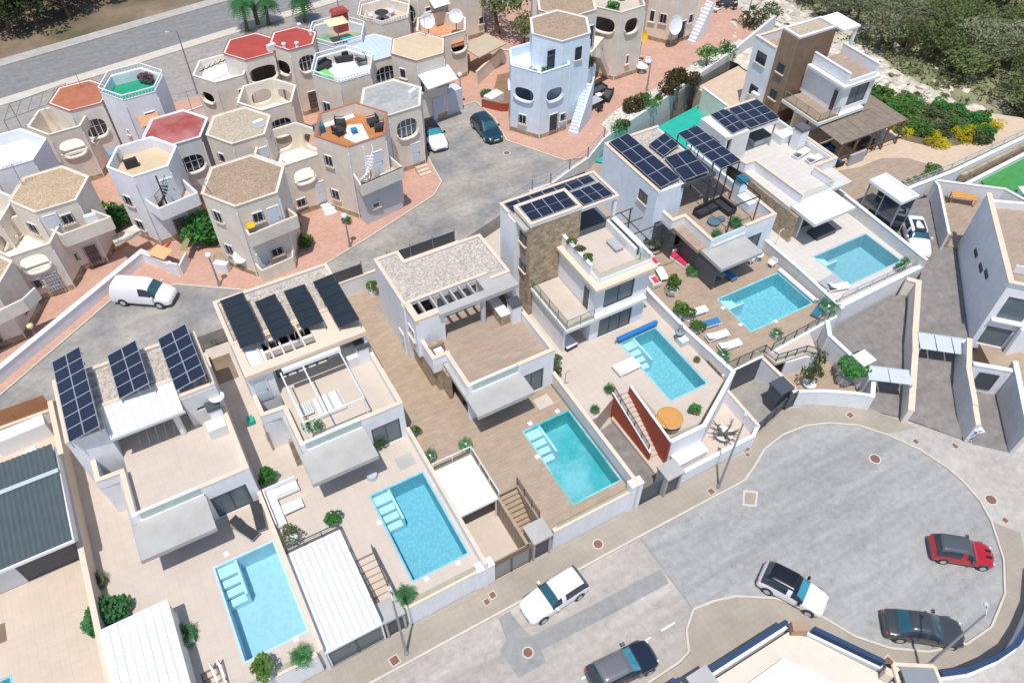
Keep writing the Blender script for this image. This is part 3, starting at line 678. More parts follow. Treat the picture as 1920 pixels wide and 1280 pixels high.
def gate(label, x0, x1, y, z0, h, n=2, fm=None, pm=None, ang=0, name='sliding_gate'):
    t = thing(name, label, 'gate', (x0, y, z0), rz=0); fm = fm or dgrey; L_ = x1-x0
    ca, sa = math.cos(ang), math.sin(ang); PX = lambda u, v: (x0+u*ca-v*sa, y+u*sa+v*ca)
    for i in range(n):
        a, c = L_*i/n+.05, L_*(i+1)/n-.05
        p, q = PX(a, 0), PX(c, 0); MB().bar((*p, z0+h/2), (*q, z0+h/2), .03, h-.2).obj('gate_panel', pm or fm, t)
    f = MB()
    for i in range(n+1): p = PX(L_*i/n, 0); f.box(p[0]-.06, p[0]+.06, p[1]-.06, p[1]+.06, z0, z0+h+.03)
    for zz in (.07, h-.02): p, q = PX(0, 0), PX(L_, 0); f.bar((*p, z0+zz), (*q, z0+zz), .07, .08)
    f.obj('frame', fm, t); return t
def chimney(b, x, y, z0, z1, w=.8, m=None, cap=None):
    b('chimney', m or white).box(x-w/2, x+w/2, y-w/2, y+w/2, z0, z1); b('chimney_cap', cap or dgrey).cbox(x, y, z1+.15, z1+.3, w+.15, w+.15); b('chimney', m or white).box(x-w/2+.1, x+w/2-.1, y-w/2+.1, y+w/2-.1, z1, z1+.15)
def bigwin(T, x0, x1, y, z0, z1, n=2, m=None, name='window', fm=None):
    """wide sliding glazing that looks down the -y side"""
    w = (x1-x0); f = MB(); t = .07; f.box(x0, x1, y-.05, y+.04, z0, z0+t).box(x0, x1, y-.05, y+.04, z1-t, z1)
    for i in range(n+1): q = x0+(w-t)*i/n; f.box(q, q+t, y-.045, y+.035, z0+t, z1-t)
    o = f.obj(name, fm or dgrey, T)
    for i in range(n):
        a, c = x0+(w-t)*i/n+t, x0+(w-t)*(i+1)/n; MB().box(a, c, y-.01, y+.01, z0+t, z1-t).obj('pane', m or shutter, o)
    return o
def facade(b, x0, x1, y, z0, z1, op, th=.25, m=None):
    """wall in the x direction with its face at y and rectangular openings (xa, xb, za, zb)"""
    b('wall', m or white).panel((x0, y), (x1, y), z0, z1, th, [[(a-x0, c), (bb-x0, c), (bb-x0, d), (a-x0, d)] for a, bb, c, d in op])
def facade_y(b, x, y0, y1, z0, z1, op, th=.25, m=None):
    """wall in the y direction whose outer face looks to -x"""
    b('wall', m or white).panel((x, y1), (x, y0), z0, z1, th, [[(y1-d0, c), (y1-c0, c), (y1-c0, d), (y1-d0, d)] for c0, d0, c, d in op])
DZ = 2.2
# ============================================================ villa furthest left (partly in view)
deck('villa_terrace', [(-40,18.8),(-11.75,18.8),(-11.75,43.0),(-40,43.0)], DZ, sandtile, [rect(-21.12,-16.4,20.4,26.0), rect(-21.12,-16.4,28.1,29.3)])
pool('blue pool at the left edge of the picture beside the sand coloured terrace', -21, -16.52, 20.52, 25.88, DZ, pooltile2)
MB_ = Bld('garage', 'garage with a green grey corrugated roof at the left edge', 'garage', (-15, 31, DZ))
for i in range(30):
    x = -11.35-.3*i; MB_('roof', corr).add([(x-.3,30.6,5.15),(x-.15,30.6,5.22),(x,30.6,5.15),(x-.3,37.8,5.6),(x-.15,37.8,5.67),(x,37.8,5.6)], [(0,1,4,3),(1,2,5,4)])
MB_('wall', white).box(-11.6,-11.4,31.3,37.6,DZ,5.1).box(-20.4,-14.9,31.25,31.5,DZ,5.1).box(-20.4,-11.4,37.4,37.6,DZ,5.4)
MB_('ridge_flashing', lgrey).add([(-11.3,35.5,5.55),(-20.4,35.5,5.55),(-20.4,35.8,5.57),(-11.3,35.8,5.57)], [(0,1,2,3)])
MB_('fascia', whitem).box(-20.4,-11.3,30.5,30.6,4.98,5.2).box(-11.36,-11.28,30.6,37.8,5.1,5.3)
MB_('garage_door', dgrey).box(-14.85,-11.65,31.3,31.4,DZ,4.85); MB_.done()
tag(MB().cbox(-13.7,42.0,DZ,3.6,3.2,.95,.06).obj('air_conditioner', whitem), 'large white air conditioning unit in the courtyard at the left edge', 'air conditioner')
tag(MB().cbox(-13.4,40.2,DZ,3.1,1.1,.8,.3,.15,.15).obj('storage_box', fabw), 'small white covered box below the large air conditioning unit', 'storage box')
t = thing('metal_fence', 'rust brown sheet fence between the street and the left courtyard', 'fence', (-13,43.1,DZ))
for i in range(5): MB().box(-11.6-2.2*(i+1)+.03,-11.6-2.2*i,43.2,43.26,2.9,4.6).obj('fence_panel', rust, t)
bwall('low white wall under the rust brown fence at the left edge', [(-30,43.05),(-11.7,43.05)], DZ, 3.2)
potted('potted_plant', 'small potted plant on the sand terrace at the left edge', -17.3,31.2,DZ,'bush','clay',.6,.4,bushg)
bwall('long cream boundary wall at the left between sand terrace and first villa', [(-11.42,18.7),(-11.42,43.0)], 0, [3.8,3.9], .26, warmw)
# ============================================================ first villa with three photovoltaic arrays
deck('villa_terrace', rect(-11.5,-1.25,18.95,40.4), DZ, beigetile, [rect(-5.2,-1.42,20.35,26.85), rect(-7.45,-6.45,18.9,21.0)])
deck('side_passage', rect(-11.5,-1.25,40.4,43.3), DZ, bigtile)
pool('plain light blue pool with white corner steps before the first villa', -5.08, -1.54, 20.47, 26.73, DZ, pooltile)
stairs('short beige stairs down to the street beside the left carport', -7.4, -6.5, 21.0, 19.0, 2.2, .2, 7, beigetile)
rail('dark handrail left of the short stairs by the left carport', [(-6.72,20.95,2.2),(-6.62,19.0,1.6)], 2.2, 3.05, 1.0, mgrey)
rail('dark handrail right of the short stairs by the left carport', [(-6.3,20.95,2.2),(-6.25,19.0,1.6)], 2.2, 3.05, 1.0, mgrey)
b = Bld('villa', 'white villa with three tilted photovoltaic arrays and a gravel roof', 'villa', (-5.5,32,DZ))
facade(b, -8.0, -1.15, 29.9, DZ, 5.9, [(-3.9,-1.7,DZ+.05,4.5),(-7.4,-4.2,DZ+.05,4.6)])
b('wall', white).box(-8.0,-7.75,30.15,33.4,DZ,5.9).box(-9.9,-8.0,35,40.3,DZ,8.0).box(-8.0,-7.75,35,40.3,DZ,8.0)
b('wall', white).box(-9.35,-9.15,33.35,35.0,DZ,5.9).box(-9.15,-7.75,33.35,33.55,DZ,5.9)
b('wall', white).box(-1.4,-1.15,30.15,40.3,DZ,5.9); b('wall', white).box(-7.75,-1.15,40.05,40.3,DZ,8.0)
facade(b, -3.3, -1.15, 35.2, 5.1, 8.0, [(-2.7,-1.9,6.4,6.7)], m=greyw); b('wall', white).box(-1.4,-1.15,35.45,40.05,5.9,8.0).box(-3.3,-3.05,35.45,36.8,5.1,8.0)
facade(b, -7.75, -3.3, 36.8, 5.1, 8.0, [(-7.4,-3.7,5.15,7.5)])
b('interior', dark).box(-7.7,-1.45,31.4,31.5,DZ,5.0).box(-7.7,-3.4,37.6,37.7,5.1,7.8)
b('terrace_floor', beigetile).box(-7.75,-1.4,30.15,36.8,4.9,5.12)
b('roof', gravel).box(-7.9,-1.3,36.95,40.15,7.8,8.02).box(-9.75,-8.0,35.15,40.15,7.8,8.015).box(-3.2,-1.3,35.4,36.95,7.8,8.01)
b('canopy_slab', slabm).box(-8.3,-4.0,27.4,29.88,4.75,5.1).box(-8.3,-8.02,29.9,33.3,4.75,5.1)
for pts in ([(-9.8,35.08),(-9.8,40.2),(-1.25,40.2),(-1.25,35.3),(-3.2,35.3)],[(-9.8,35.08),(-7.85,35.08),(-7.85,36.75)],[(-7.7,36.88),(-3.2,36.88)]): parapet(b, pts, 7.9, 8.2, .2)
parapet(b, [(-4.0,30.02),(-1.28,30.02),(-1.28,35.2)], 5.1, 5.86, .25); parapet(b, [(-7.87,30.3),(-7.87,33.4),(-9.25,33.45),(-9.25,35.0)], 5.1, 5.86, .24)
b('glass_kerb', whitem).box(-7.7,-4.05,29.78,30.0,5.1,5.32)
chimney(b, -1.75, 34.9, 5.1, 6.6, .75); b('barbecue', palecon).box(-2.6,-1.45,33.6,34.5,5.12,6.0)
T1 = b.done()
MB().bar((-7.6,29.85,5.75),(-4.1,29.85,5.75),.02,.85).obj('glass_balustrade', glassc, T1)
MB().cyl(-4.0,35.0,5.1,7.8,.2).obj('column', palecon, T1)
bigwin(T1, -7.38,-3.72,36.9,5.17,7.48,3); bigwin(T1, -3.88,-1.72,30.0,DZ+.06,4.48,2); bigwin(T1,-7.38,-4.22,30.0,DZ+.06,4.58,3)
n = 8
for i in range(n):
    x0 = -7.66+4.3*i/n; x1 = -7.66+4.3*(i+1)/n-.02
    MB().add([(x0,34.5,7.75),(x1,34.5,7.75),(x1,36.9,8.2),(x0,36.9,8.2),(x0,34.5,7.68),(x1,34.5,7.68),(x1,36.9,8.13),(x0,36.9,8.13)],[(0,1,2,3),(7,6,5,4),(0,4,5,1),(1,5,6,2),(2,6,7,3),(3,7,4,0)]).obj('canopy_panel', whitem, T1)
MB().box(-7.7,-3.3,34.38,34.5,7.55,7.72).obj('gutter', lgrey, T1)
d_ = thing('satellite_dish', 'pale satellite dish on the first villa by the barbecue', 'satellite dish', (-1.3,35.2,7.0)); MB().lathe(-1.35,35.1,[(.01,7.0),(.3,7.04),(.48,7.16)],16).obj('dish', whitem, d_); MB().bar((-1.35,35.1,6.5),(-1.35,35.1,7.0),.05).obj('mount', mgrey, d_)
pv_array('long two by seven photovoltaic array on the left of the first villa', (-9.63, 34.64, 8.5), (-7.72, 34.30, 9.3), (-9.62, 41.62, 8.5), 2, 7, group=None)
pv_array('two by four photovoltaic array in the middle of the first villa', (-6.48, 36.52, 8.5), (-4.53, 36.16, 9.3), (-6.48, 40.49, 8.5), 2, 4)
pv_array('two by five photovoltaic array on the right of the first villa', (-3.34, 35.51, 8.5), (-1.41, 35.17, 9.3), (-3.36, 40.38, 8.5), 2, 5)
bwall('white wall with coping between the first and second villa', [(-1.18,18.7),(-1.18,30.0),(-1.18,36),(-1.18,43.2)], 0, [3.1,3.1,3.0,3.0], .2)
bwall('pale pool wall on the left carport side facing the street', [(-11.5,18.85),(-7.5,18.85)], 0, 2.3)
bwall('white street wall before the plain light blue pool', [(-6.2,18.85),(-1.6,18.85)], 0, 2.35, .24)
t = thing('glass_screen', 'glass screen on the street wall before the plain light blue pool', 'balustrade', (-6,18.85,2.35)); glass_rail(t, [(-6.1,18.87),(-2.0,18.87)], 2.4, 3.1, False)
carport('white panelled carport roof at the bottom left edge', -11.2, -7.65, 17.5, 24.9, 4.3, 8, 0)
bwall('cream side wall under the bottom left carport', [(-7.75,18.9),(-7.75,24.6)], DZ, 4.1, .14, cream2, cop=False)
# ============================================================ second villa with four black solar thermal arrays
deck('villa_terrace', rect(-1.1,8.95,18.95,44.4), DZ, beigetile, [rect(4.87,8.72,20.13,26.87), rect(-1.0,2.35,18.9,25.35), rect(2.45,3.65,18.9,23.1)])
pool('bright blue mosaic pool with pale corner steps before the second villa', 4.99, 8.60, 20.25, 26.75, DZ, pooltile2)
deck('garage_floor', rect(-1.1,2.4,18.7,25.5), .06, conc); stairs('beige stairs beside the large white carport', 2.5, 3.6, 23.05, 19.8, 2.2, .6, 9, beigetile)
b = Bld('villa', 'white villa with four black solar thermal arrays and a roof pergola', 'villa', (4.5,32,DZ))
facade(b, 2.1, 9.0, 29.9, DZ, 5.9, [(6.6,8.6,DZ+.05,4.5),(2.6,6.0,DZ+.05,4.6)])
b('wall', white).box(2.1,2.35,30.15,33.3,DZ,5.9).box(.66,2.1,35.1,42.4,DZ,7.9).box(2.1,2.35,35.1,42.4,DZ,7.9).box(8.75,9.0,30.15,42.4,DZ,5.9)
b('wall', white).box(.66,.86,33.3,35.1,DZ,5.9).box(.86,2.1,33.3,33.5,DZ,5.9).box(.86,8.75,42.15,42.4,DZ,7.9).box(8.6,8.8,35.0,42.15,5.9,7.9)
b('stone_panel', stone).box(.55,.66,33.2,34.0,DZ,4.3).box(1.6,2.2,31.2,31.5,DZ,5.0).box(2.0,2.08,29.95,31.2,DZ,5.0)
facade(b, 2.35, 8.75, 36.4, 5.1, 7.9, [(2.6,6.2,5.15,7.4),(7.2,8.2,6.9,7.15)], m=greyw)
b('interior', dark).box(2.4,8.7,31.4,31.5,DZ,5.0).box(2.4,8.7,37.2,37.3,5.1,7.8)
b('terrace_floor', bigtile).box(2.35,8.75,30.15,36.4,4.9,5.12)
b('roof', gravel).box(.8,8.6,38.1,42.25,7.7,7.95)
b('canopy_slab', slabm).box(1.85,6.2,27.45,29.88,4.75,5.1).box(1.85,2.08,29.9,33.3,4.75,5.1)
for pts in ([(.75,38.0),(.75,42.32),(8.7,42.32),(8.7,38.0),(.75,38.0)],): parapet(b, pts, 7.8, 8.15, .2)
# slotted strip of the roof: beams round openings
b('roof_beam', coping).box(.66,8.8,34.85,35.55,7.75,8.15).box(.66,1.2,35.55,37.9,7.75,8.15).box(5.6,8.8,35.55,37.9,7.75,8.13).box(1.2,5.6,37.7,37.9,7.75,8.14)
for x in (2.0,2.7,3.4,4.1,4.8): MB().box(x,x+.12,35.55,37.7,7.75,8.1).obj('roof_fin', coping, b.T)
b('wall', greyw).box(.86,5.6,37.5,37.7,5.1,7.75); b('terrace_floor', slabm).box(.86,2.1,35.1,37.5,5.0,5.12)
parapet(b, [(6.2,30.02),(8.87,30.02),(8.87,36.4)], 5.1, 5.86, .25); parapet(b, [(2.22,30.3),(2.22,33.3),(.78,33.4),(.78,35.0)], 5.1, 5.86, .24)
b('glass_kerb', whitem).box(2.4,6.1,29.78,30.0,5.1,5.3)
chimney(b, 8.35, 35.2, 5.1, 6.6, .75); b('barbecue', palecon).box(7.2,8.1,34.9,36.1,5.12,6.0)
T2 = b.done()
MB().bar((2.4,29.85,5.75),(6.1,29.85,5.75),.02,.85).obj('glass_balustrade', glassc, T2)
bigwin(T2, 6.62,8.58,30.0,DZ+.06,4.48,2); bigwin(T2, 2.62,5.98,30.0,DZ+.06,4.58,3); bigwin(T2,2.62,6.18,36.5,5.17,7.38,3); door(T2,1.35,35.08,5.15,-PI/2 if False else -math.pi/2)
MB().box(2.9,6.8,34.45,34.75,7.6,7.85).obj('awning_box', whitem, T2)
t = thing('pergola', 'thin white pergola frame over the terrace of the second villa', 'pergola', (4.6,32,5.1))
for x in (2.75,4.2,6.7): MB().bar((x,34.6,7.6),(x,30.3,7.45),.08).obj('beam', whitem, t)
MB().bar((2.75,30.3,7.45),(6.7,30.3,7.45),.08).obj('beam', whitem, t)
for x in (2.75,6.7): MB().box(x-.04,x+.04,30.26,30.34,5.13,7.4).obj('post', whitem, t)
for k, (o, u, v) in enumerate((((1.10, 37.03, 8.5),(2.66, 36.42, 9.1),(1.11, 41.91, 8.5)),((3.18, 36.71, 8.5),(4.55, 36.17, 9.1),(3.14, 40.66, 8.5)),((5.10, 36.76, 8.5),(6.51, 36.12, 9.1),(5.17, 40.70, 8.5)),((7.23, 35.72, 8.5),(8.61, 35.18, 9.1),(7.24, 40.63, 8.5)))):
    pv_array(('leftmost','second from left','third from left','rightmost')[k]+' of the four black solar thermal arrays on the second villa', o, u, v, 1, 5, pvb, group='black solar thermal arrays', part='solar_collector')
bwall('white wall with coping between the second villa and the wood deck', [(9.05,18.7),(9.05,29.8)], 0, 3.1, .2)
bwall('white street wall before the bright blue mosaic pool', [(4.0,18.85),(8.6,18.85)], 0, 2.35, .24)
t = thing('glass_screen', 'glass screen on the street wall before the bright blue mosaic pool', 'balustrade', (4,18.85,2.35)); glass_rail(t, [(4.1,18.87),(8.5,18.87)], 2.4, 3.1, False)
carport('large white panelled carport roof next to the second pool', -1.08, 2.36, 18.6, 25.35, 2.4, 9, 0, None)
gate('grey two panel sliding gate under the large white carport', -1.0, 2.35, 18.78, .05, 2.0, 2, dgrey, shutter)
kiosk('grey roofed pedestrian gate by the beige stairs', 2.45, 3.7, 18.65, 19.75, 2.4)
rail('dark handrail between beige stairs and the second pool', [(3.62,23.1,2.2),(3.68,19.7,2.2)], 2.2, 3.1, 1.1, dgrey)
rail('dark railing along the right edge of the large white carport', [(2.38,25.4,2.25),(2.38,18.7,2.25)], 2.25, 3.1, 1.5, dgrey)
rail('dark railing at the back edge of the large white carport', [(-1.0,25.42,2.25),(2.38,25.42,2.25)], 2.25, 3.1, 1.2, dgrey)
# ============================================================ third villa, wood-look deck
deck('villa_terrace', rect(9.15,19.85,18.95,44.5), DZ, wood, [rect(16.0,19.85-.03,19.85,26.45), rect(9.2,12.0,18.9,26.35), rect(12.2,13.55,18.9,22.8)])
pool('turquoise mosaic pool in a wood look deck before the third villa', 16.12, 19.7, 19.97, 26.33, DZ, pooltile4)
deck('garage_floor', rect(9.1,12.3,18.7,26.5), .06, beigetile); stairs('wood look stairs in the deck of the third villa', 12.25, 13.5, 22.75, 20.4, 2.2, .35, 9, wood)
b = Bld('villa', 'white villa with gravel roof and stone faced corner on a wood look deck', 'villa', (16,32,DZ))
b('wall', white).box(12.0,12.25,36.4,41.3,DZ,7.8).box(12.25,13.9,41.05,41.3,DZ,7.8).box(13.65,13.9,40.0,41.05,DZ,7.8).box(13.9,20.1,39.8,40.05,DZ,7.8)
facade_y(b, 12.05, 34.2, 36.4, 4.3, 7.8, [(34.6,35.6,5.6,6.6)]); b('wall', white).box(12.3,14.2,34.2,34.45,5.1,7.8).box(11.95,12.3,36.0,36.4,DZ,7.8)
b('stone_panel', stone).box(12.3,12.6,33.0,36.0,DZ,4.4).box(12.6,13.0,32.4,33.2,DZ,4.6).box(12.5,13.6,33.2,33.5,4.4,6.1).box(12.9,13.15,31.3,32.4,DZ,4.7)
b('wall', white).box(12.3,12.5,32.3,34.2,4.4,5.9).box(12.5,13.6,32.3,32.5,4.4,5.9).box(13.3,13.5,29.1,32.3,4.6,5.9)
facade(b, 13.3, 20.0, 29.0, DZ, 5.9, [(17.3,19.2,DZ+.05,4.5),(13.8,16.9,DZ+.05,4.6)]); b('wall', white).box(19.85,20.05,29.25,39.8,DZ,5.9).box(19.75,20.0,34.4,39.8,5.9,7.8)
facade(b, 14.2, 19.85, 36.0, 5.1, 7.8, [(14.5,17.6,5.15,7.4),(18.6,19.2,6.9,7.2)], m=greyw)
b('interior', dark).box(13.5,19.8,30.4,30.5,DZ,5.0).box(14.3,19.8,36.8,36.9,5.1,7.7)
b('terrace_floor', wood2).box(13.5,19.85,29.25,36.0,4.9,5.12).box(12.5,13.5,32.5,34.2,4.9,5.115)
b('roof', gravel).box(12.15,13.8,36.1,41.15,7.6,7.86).box(13.8,20.0,36.1,39.95,7.6,7.86)
for pts in ([(12.1,36.05),(12.1,41.2),(13.8,41.2),(13.8,39.98),(19.95,39.98),(19.95,35.5),(18.6,35.5)],[(12.1,36.1),(18.4,36.1)]): parapet(b, pts, 7.7, 8.0, .2)
b('canopy_slab', slabm).box(13.0,17.3,27.05,28.98,4.75,5.1).box(13.0,13.28,29,32.2,4.75,5.1)
b('roof_beam', slabm).box(13.8,20.0,34.0,34.7,7.6,7.95); b('roof_beam', coping).box(12.05,13.9,34.2,34.7,7.6,8.0).box(12.05,12.5,34.7,36.0,7.6,8.0); b('roof_beam', slabm).box(17.6,20.0,34.7,36.0,7.6,7.94)
for i, x in enumerate((13.0,13.9,14.7,15.4,16.1,16.8)): MB().box(x,x+.13,34.7,36.0,7.5,7.95).obj('roof_fin', slabm, b.T)
parapet(b, [(17.2,29.12),(19.92,29.12),(19.92,34.2)], 5.1, 5.86, .25, cm=coping); parapet(b, [(13.4,29.3),(13.4,32.4),(12.4,32.4),(12.4,34.2)], 5.1, 5.86, .24)
b('glass_kerb', whitem).box(13.55,17.1,28.88,29.1,5.1,5.3); chimney(b, 19.35, 33.5, 5.1, 6.7, .75); b('barbecue', stone).box(18.2,19.0,33.4,35.4,5.12,6.0); b('worktop', palecon).box(18.2,19.0,33.4,35.4,6.0,6.06)
T3 = b.done()
MB().bar((13.6,28.95,5.75),(17.1,28.95,5.75),.02,.85).obj('glass_balustrade', glassc, T3); MB().cyl(17.3,34.4,5.1,7.6,.2).obj('column', lgrey, T3)
bigwin(T3,17.32,19.18,29.1,DZ+.06,4.48,2); bigwin(T3,13.82,16.88,29.1,DZ+.06,4.58,3); bigwin(T3,14.52,17.58,36.1,5.17,7.38,3); window(T3,12.03,35.1,6.1,math.pi,1.0,1.0)
door(T3,11.98,37.2,DZ,math.pi,.9,2.05); MB().box(12.7,13.3,32.6,33.1,5.12,5.9).obj('washbasin', whitem, T3)
carport('flat white carport roof on the third villa', 9.2, 11.95, 22.5, 26.3, 2.4, 1, 0, whitem)
gate('bronze framed sliding gate with grey mesh panels', 9.55, 12.2, 18.78, .05, 1.9, 2, bronze, mgrey)
kiosk('grey roofed pedestrian gate by the wood look stairs', 12.4, 13.7, 18.7, 19.9, 2.4)
bwall('white pillar block between the second villa and the bronze gate', [(8.75,18.9),(9.4,18.9)], 0, 2.5, .5, white, whitem)
bwall('white street wall before the turquoise pool', [(14.0,18.85),(19.9,18.85)], 0, 2.4, .24)
t = thing('glass_screen', 'glass screen on the street wall before the turquoise pool', 'balustrade', (14,18.85,2.4)); glass_rail(t, [(14.1,18.87),(19.6,18.87)], 2.45, 3.1, False)
rail('wire railing beside the wood look stairs', [(13.6,22.9,2.2),(13.62,20.1,2.2)], 2.2, 3.1, .9, bronze)
rail('bronze railing along the flat white carport', [(12.1,26.5,2.2),(12.1,22.6,2.2)], 2.2, 3.05, 1.3, whitem, True); rail('glass railing behind the flat white carport', [(9.3,26.5,2.2),(12.1,26.5,2.2)], 2.2, 3.05, 1.3, whitem, True)
bwall('white retaining wall under the black street fence', [(9.0,44.55),(20.2,44.55)], DZ, 3.85)
for a, c, lab in ((9.0,11.9,'black mesh fence panel row left of the gravel roofed villa'),(14.1,20.0,'black mesh fence panel row behind the gravel roofed villa')):
    t = thing('mesh_fence', lab, 'fence', (a,44.6,3.9)); n = round((c-a)/1.95)
    for i in range(n): MB().box(a+(c-a)*i/n+.03,a+(c-a)*(i+1)/n-.03,44.58,44.62,3.95,5.0).obj('fence_panel', dgrey, t)
    for i in range(n+1): x = a+(c-a)*i/n; MB().box(x-.03,x+.03,44.56,44.64,3.9,5.35).obj('post', mgrey, t)
bwall('grey block wall with coping between third and fourth villa', [(20.08,18.7),(20.08,29.0)], 0, [3.2,3.35], .22, greyw)
bwall('white gate pillar beside the dark sliding gate', [(19.8,18.85),(20.25,18.85)], 0, 3.2, .5, white, whitem)
# ============================================================ fourth villa with the stone faced stair tower
deck('villa_terrace', [(20.2,46.6),(20.2,24.9),(21.2,24.9),(23.35,25.85),(24.45,25.7),(24.35,21.0),(26.9,20.9),(31.1,23.2),(31.1,47.2)], DZ, beigetile, [rect(26.5,29.95,23.5,29.95)])
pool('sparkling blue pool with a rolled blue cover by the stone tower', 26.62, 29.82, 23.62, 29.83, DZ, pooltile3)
deck('driveway', [(20.2,18.7),(23.0,18.7),(22.9,25.2),(20.2,24.8)], .08, drive); deck('lower_garden', [(22.95,18.7),(27.2,18.7),(31.0,19.4),(31.1,23.0),(26.9,20.8),(24.2,20.6),(23.2,25.5),(22.95,25.4)], .35, beigetile)
stairs('beige stairs between brick red walls up to the stone tower villa', 23.3, 24.35, 25.75, 21.2, 2.2, .5, 13, beigetile)
bwall('brick red sloping wall left of the beige stairs', [(23.2,25.9),(23.2,21.2)], 0, [2.6,1.2], .14, brickred, cm=whitem); bwall('brick red wall right of the beige stairs', [(24.45,25.6),(24.0,20.4)], 0, [2.9,3.0], .14, brickred, cm=whitem)
rail('zigzag white cable rail on the sloping brick red wall', [(23.2,25.9,2.6),(23.2,21.4,1.2)], 2.6, 3.3, 1.0, dgrey)
bwall('tall white retaining wall round the sparkling blue pool corner', [(24.1,20.45),(26.85,20.37),(31.45,22.9)], 0, [2.85,2.9,3.2], .24, white, whitem)
t = thing('glass_screen', 'glass screen behind the round orange covered hot tub', 'balustrade', (24.2,20.7,2.9)); glass_rail(t, [(24.5,25.2),(24.4,20.75),(26.7,20.6)], 2.3, 3.2, False)
b = Bld('villa', 'white villa with a tall stone faced stair tower and solar roof', 'villa', (25,33,DZ))
b('stone_panel', stone).box(21.9,26.15,35.8,36.1,DZ,11.05).box(21.9,22.15,36.1,38.15,DZ,11.05); b('wall', white).box(22.15,26.15,37.9,38.15,DZ,11.05).box(25.9,26.15,36.1,37.9,8,11.05)
parapet(b, [(21.98,35.88),(26.07,35.88),(26.07,38.07),(21.98,38.07)], 11.0, 11.25, .2, closed=True); b('roof', slabm).box(22.1,25.95,36.0,37.95,10.9,11.08)
b('wall', white).box(21.4,21.9,37.2,39.3,DZ,10.7).box(21.4,28.6,39.05,39.3,DZ,10.7); b('roof', slabm).box(21.5,29.4,36.0,39.2,10.55,10.75)
parapet(b, [(21.45,38.2),(21.45,39.25),(29.4,39.25),(29.4,35.95),(26.2,35.95)], 10.7, 10.9, .16)
b('column', white).box(29.15,29.4,35.95,36.2,8.2,10.55); b('terrace_floor', dgrey).box(26.2,29.0,36.0,39.0,8.2,8.25)
facade(b, 24.5, 29.4, 31.1, DZ, 8.2, [(25.3,28.3,DZ+.02,4.7),(25.45,28.1,5.35,7.4)]); facade_y(b, 24.5, 31.1, 35.8, DZ, 8.2, [(31.5,32.3,5.3,7.4)])
b('wall', white).box(29.15,29.4,31.35,39,DZ,8.2).box(22.2,22.4,31.2,35.7,DZ,5.0) ; b('wall', cream2).box(22.4,24.5,34.2,34.4,DZ,5.0)
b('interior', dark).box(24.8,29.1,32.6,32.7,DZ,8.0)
b('canopy_slab', coping).box(24.2,29.5,30.5,35.8,8.0,8.25); b('terrace_floor', beigetile).box(24.8,29.2,31.2,35.9,8.2,8.3)
b('canopy_slab', palecon).box(22.0,24.45,30.6,35.7,4.9,5.2).box(24.5,29.1,30.6,31.08,4.9,5.2); b('terrace_floor', beigetile).box(22.1,24.45,30.7,35.7,5.2,5.25)
parapet(b, [(24.75,35.7),(24.75,32.2)], 8.3, 9.15, .2, cm=whitem); parapet(b, [(29.3,35.6),(29.3,31.2)], 8.3, 8.9, .16, cm=whitem)
b('parapet', white).box(28.5,28.7,32.1,35.8,8.3,9.1).box(28.95,29.35,32.1,35.8,8.3,9.1); b('skylight', glassd).box(28.7,28.95,32.2,35.7,8.3,9.0)
b('glass_kerb', whitem).box(24.85,29.3,31.08,31.25,8.25,8.55).box(24.75,24.95,31.25,32.1,8.25,8.55)
T4 = b.done(); glass_rail(T4, [(24.85,32.1),(24.85,31.15),(29.3,31.15)], 8.55, 9.15, False); glass_rail(T4, [(22.1,35.6),(22.1,30.7),(24.4,30.7)], 5.3, 6.1, True, 1.2)
bigwin(T4,25.32,28.28,31.2,DZ+.04,4.68,3); bigwin(T4,25.47,28.08,31.2,5.37,7.38,2); window(T4,21.87,36.9,9.3,math.pi,1.2,.8,fm=dgrey); window(T4,21.87,36.9,6.7,math.pi,1.2,.8,fm=dgrey); door(T4,24.46,31.9,5.3,math.pi,.8,2.1,m=dgrey)
potted('potted_plant','first shrub in the roof planter of the stone tower villa',24.95,34.9,8.9,'bush','white_box',.4,.15,bushd,key=2); potted('potted_plant','brownish shrub in the middle of the roof planter of the stone tower villa',24.95,34.0,8.9,'bush','white_box',.4,.15,cactus,key=3); potted('potted_plant','green shrub at the front end of the roof planter of the stone tower villa',24.95,33.0,8.9,'bush','white_box',.4,.15,bushd,key=4)
tag(MB().box(27.6,28.2,33.1,34.3,8.3,8.55).box(27.55,28.25,33.05,34.35,8.55,8.62).obj('bench', fabg), 'low stone bench on the roof terrace of the stone tower villa', 'bench')
t = thing('round_table','round glass table at the corner of the high roof terrace','table',(28.9,31.6,8.3)); MB().cyl(28.75,31.7,8.95,9.0,.4).obj('tabletop',glassc,t); MB().cyl(28.75,31.7,8.3,8.95,.04).obj('leg',mgrey,t)
pv_array('four wide photovoltaic array on top of the stone tower', (22.10, 36.08, 11.3), (25.85, 36.07, 11.3), (22.15, 37.85, 11.35), 4, 1, legs=False, mid=True)
pv_array('three wide photovoltaic array on the roof right of the stone tower', (26.57, 36.15, 10.95), (29.15, 36.17, 10.95), (26.43, 37.83, 11.0), 3, 1, legs=False, mid=True)
pv_array('back row of seven photovoltaic modules behind the stone tower', (21.74, 37.99, 10.8), (29.03, 38.32, 10.8), (21.66, 39.40, 10.8), 7, 1, legs=False, mid=True)
m = MB(); c = []
t = thing('pool_cover','rolled blue cover at the end of the sparkling pool','pool cover',(26.4,30.0,2.5)); MB().tube([(26.35,29.95,2.6),(29.95,30.0,2.6)],.2,14).obj('roll',blue,t); MB().bar((26.1,29.95,2.6),(26.35,29.95,2.6),.06).bar((26.2,29.95,2.2),(26.2,29.95,2.6),.08).bar((30.0,30,2.2),(30.0,30,2.75),.16).obj('frame',mgrey,t)
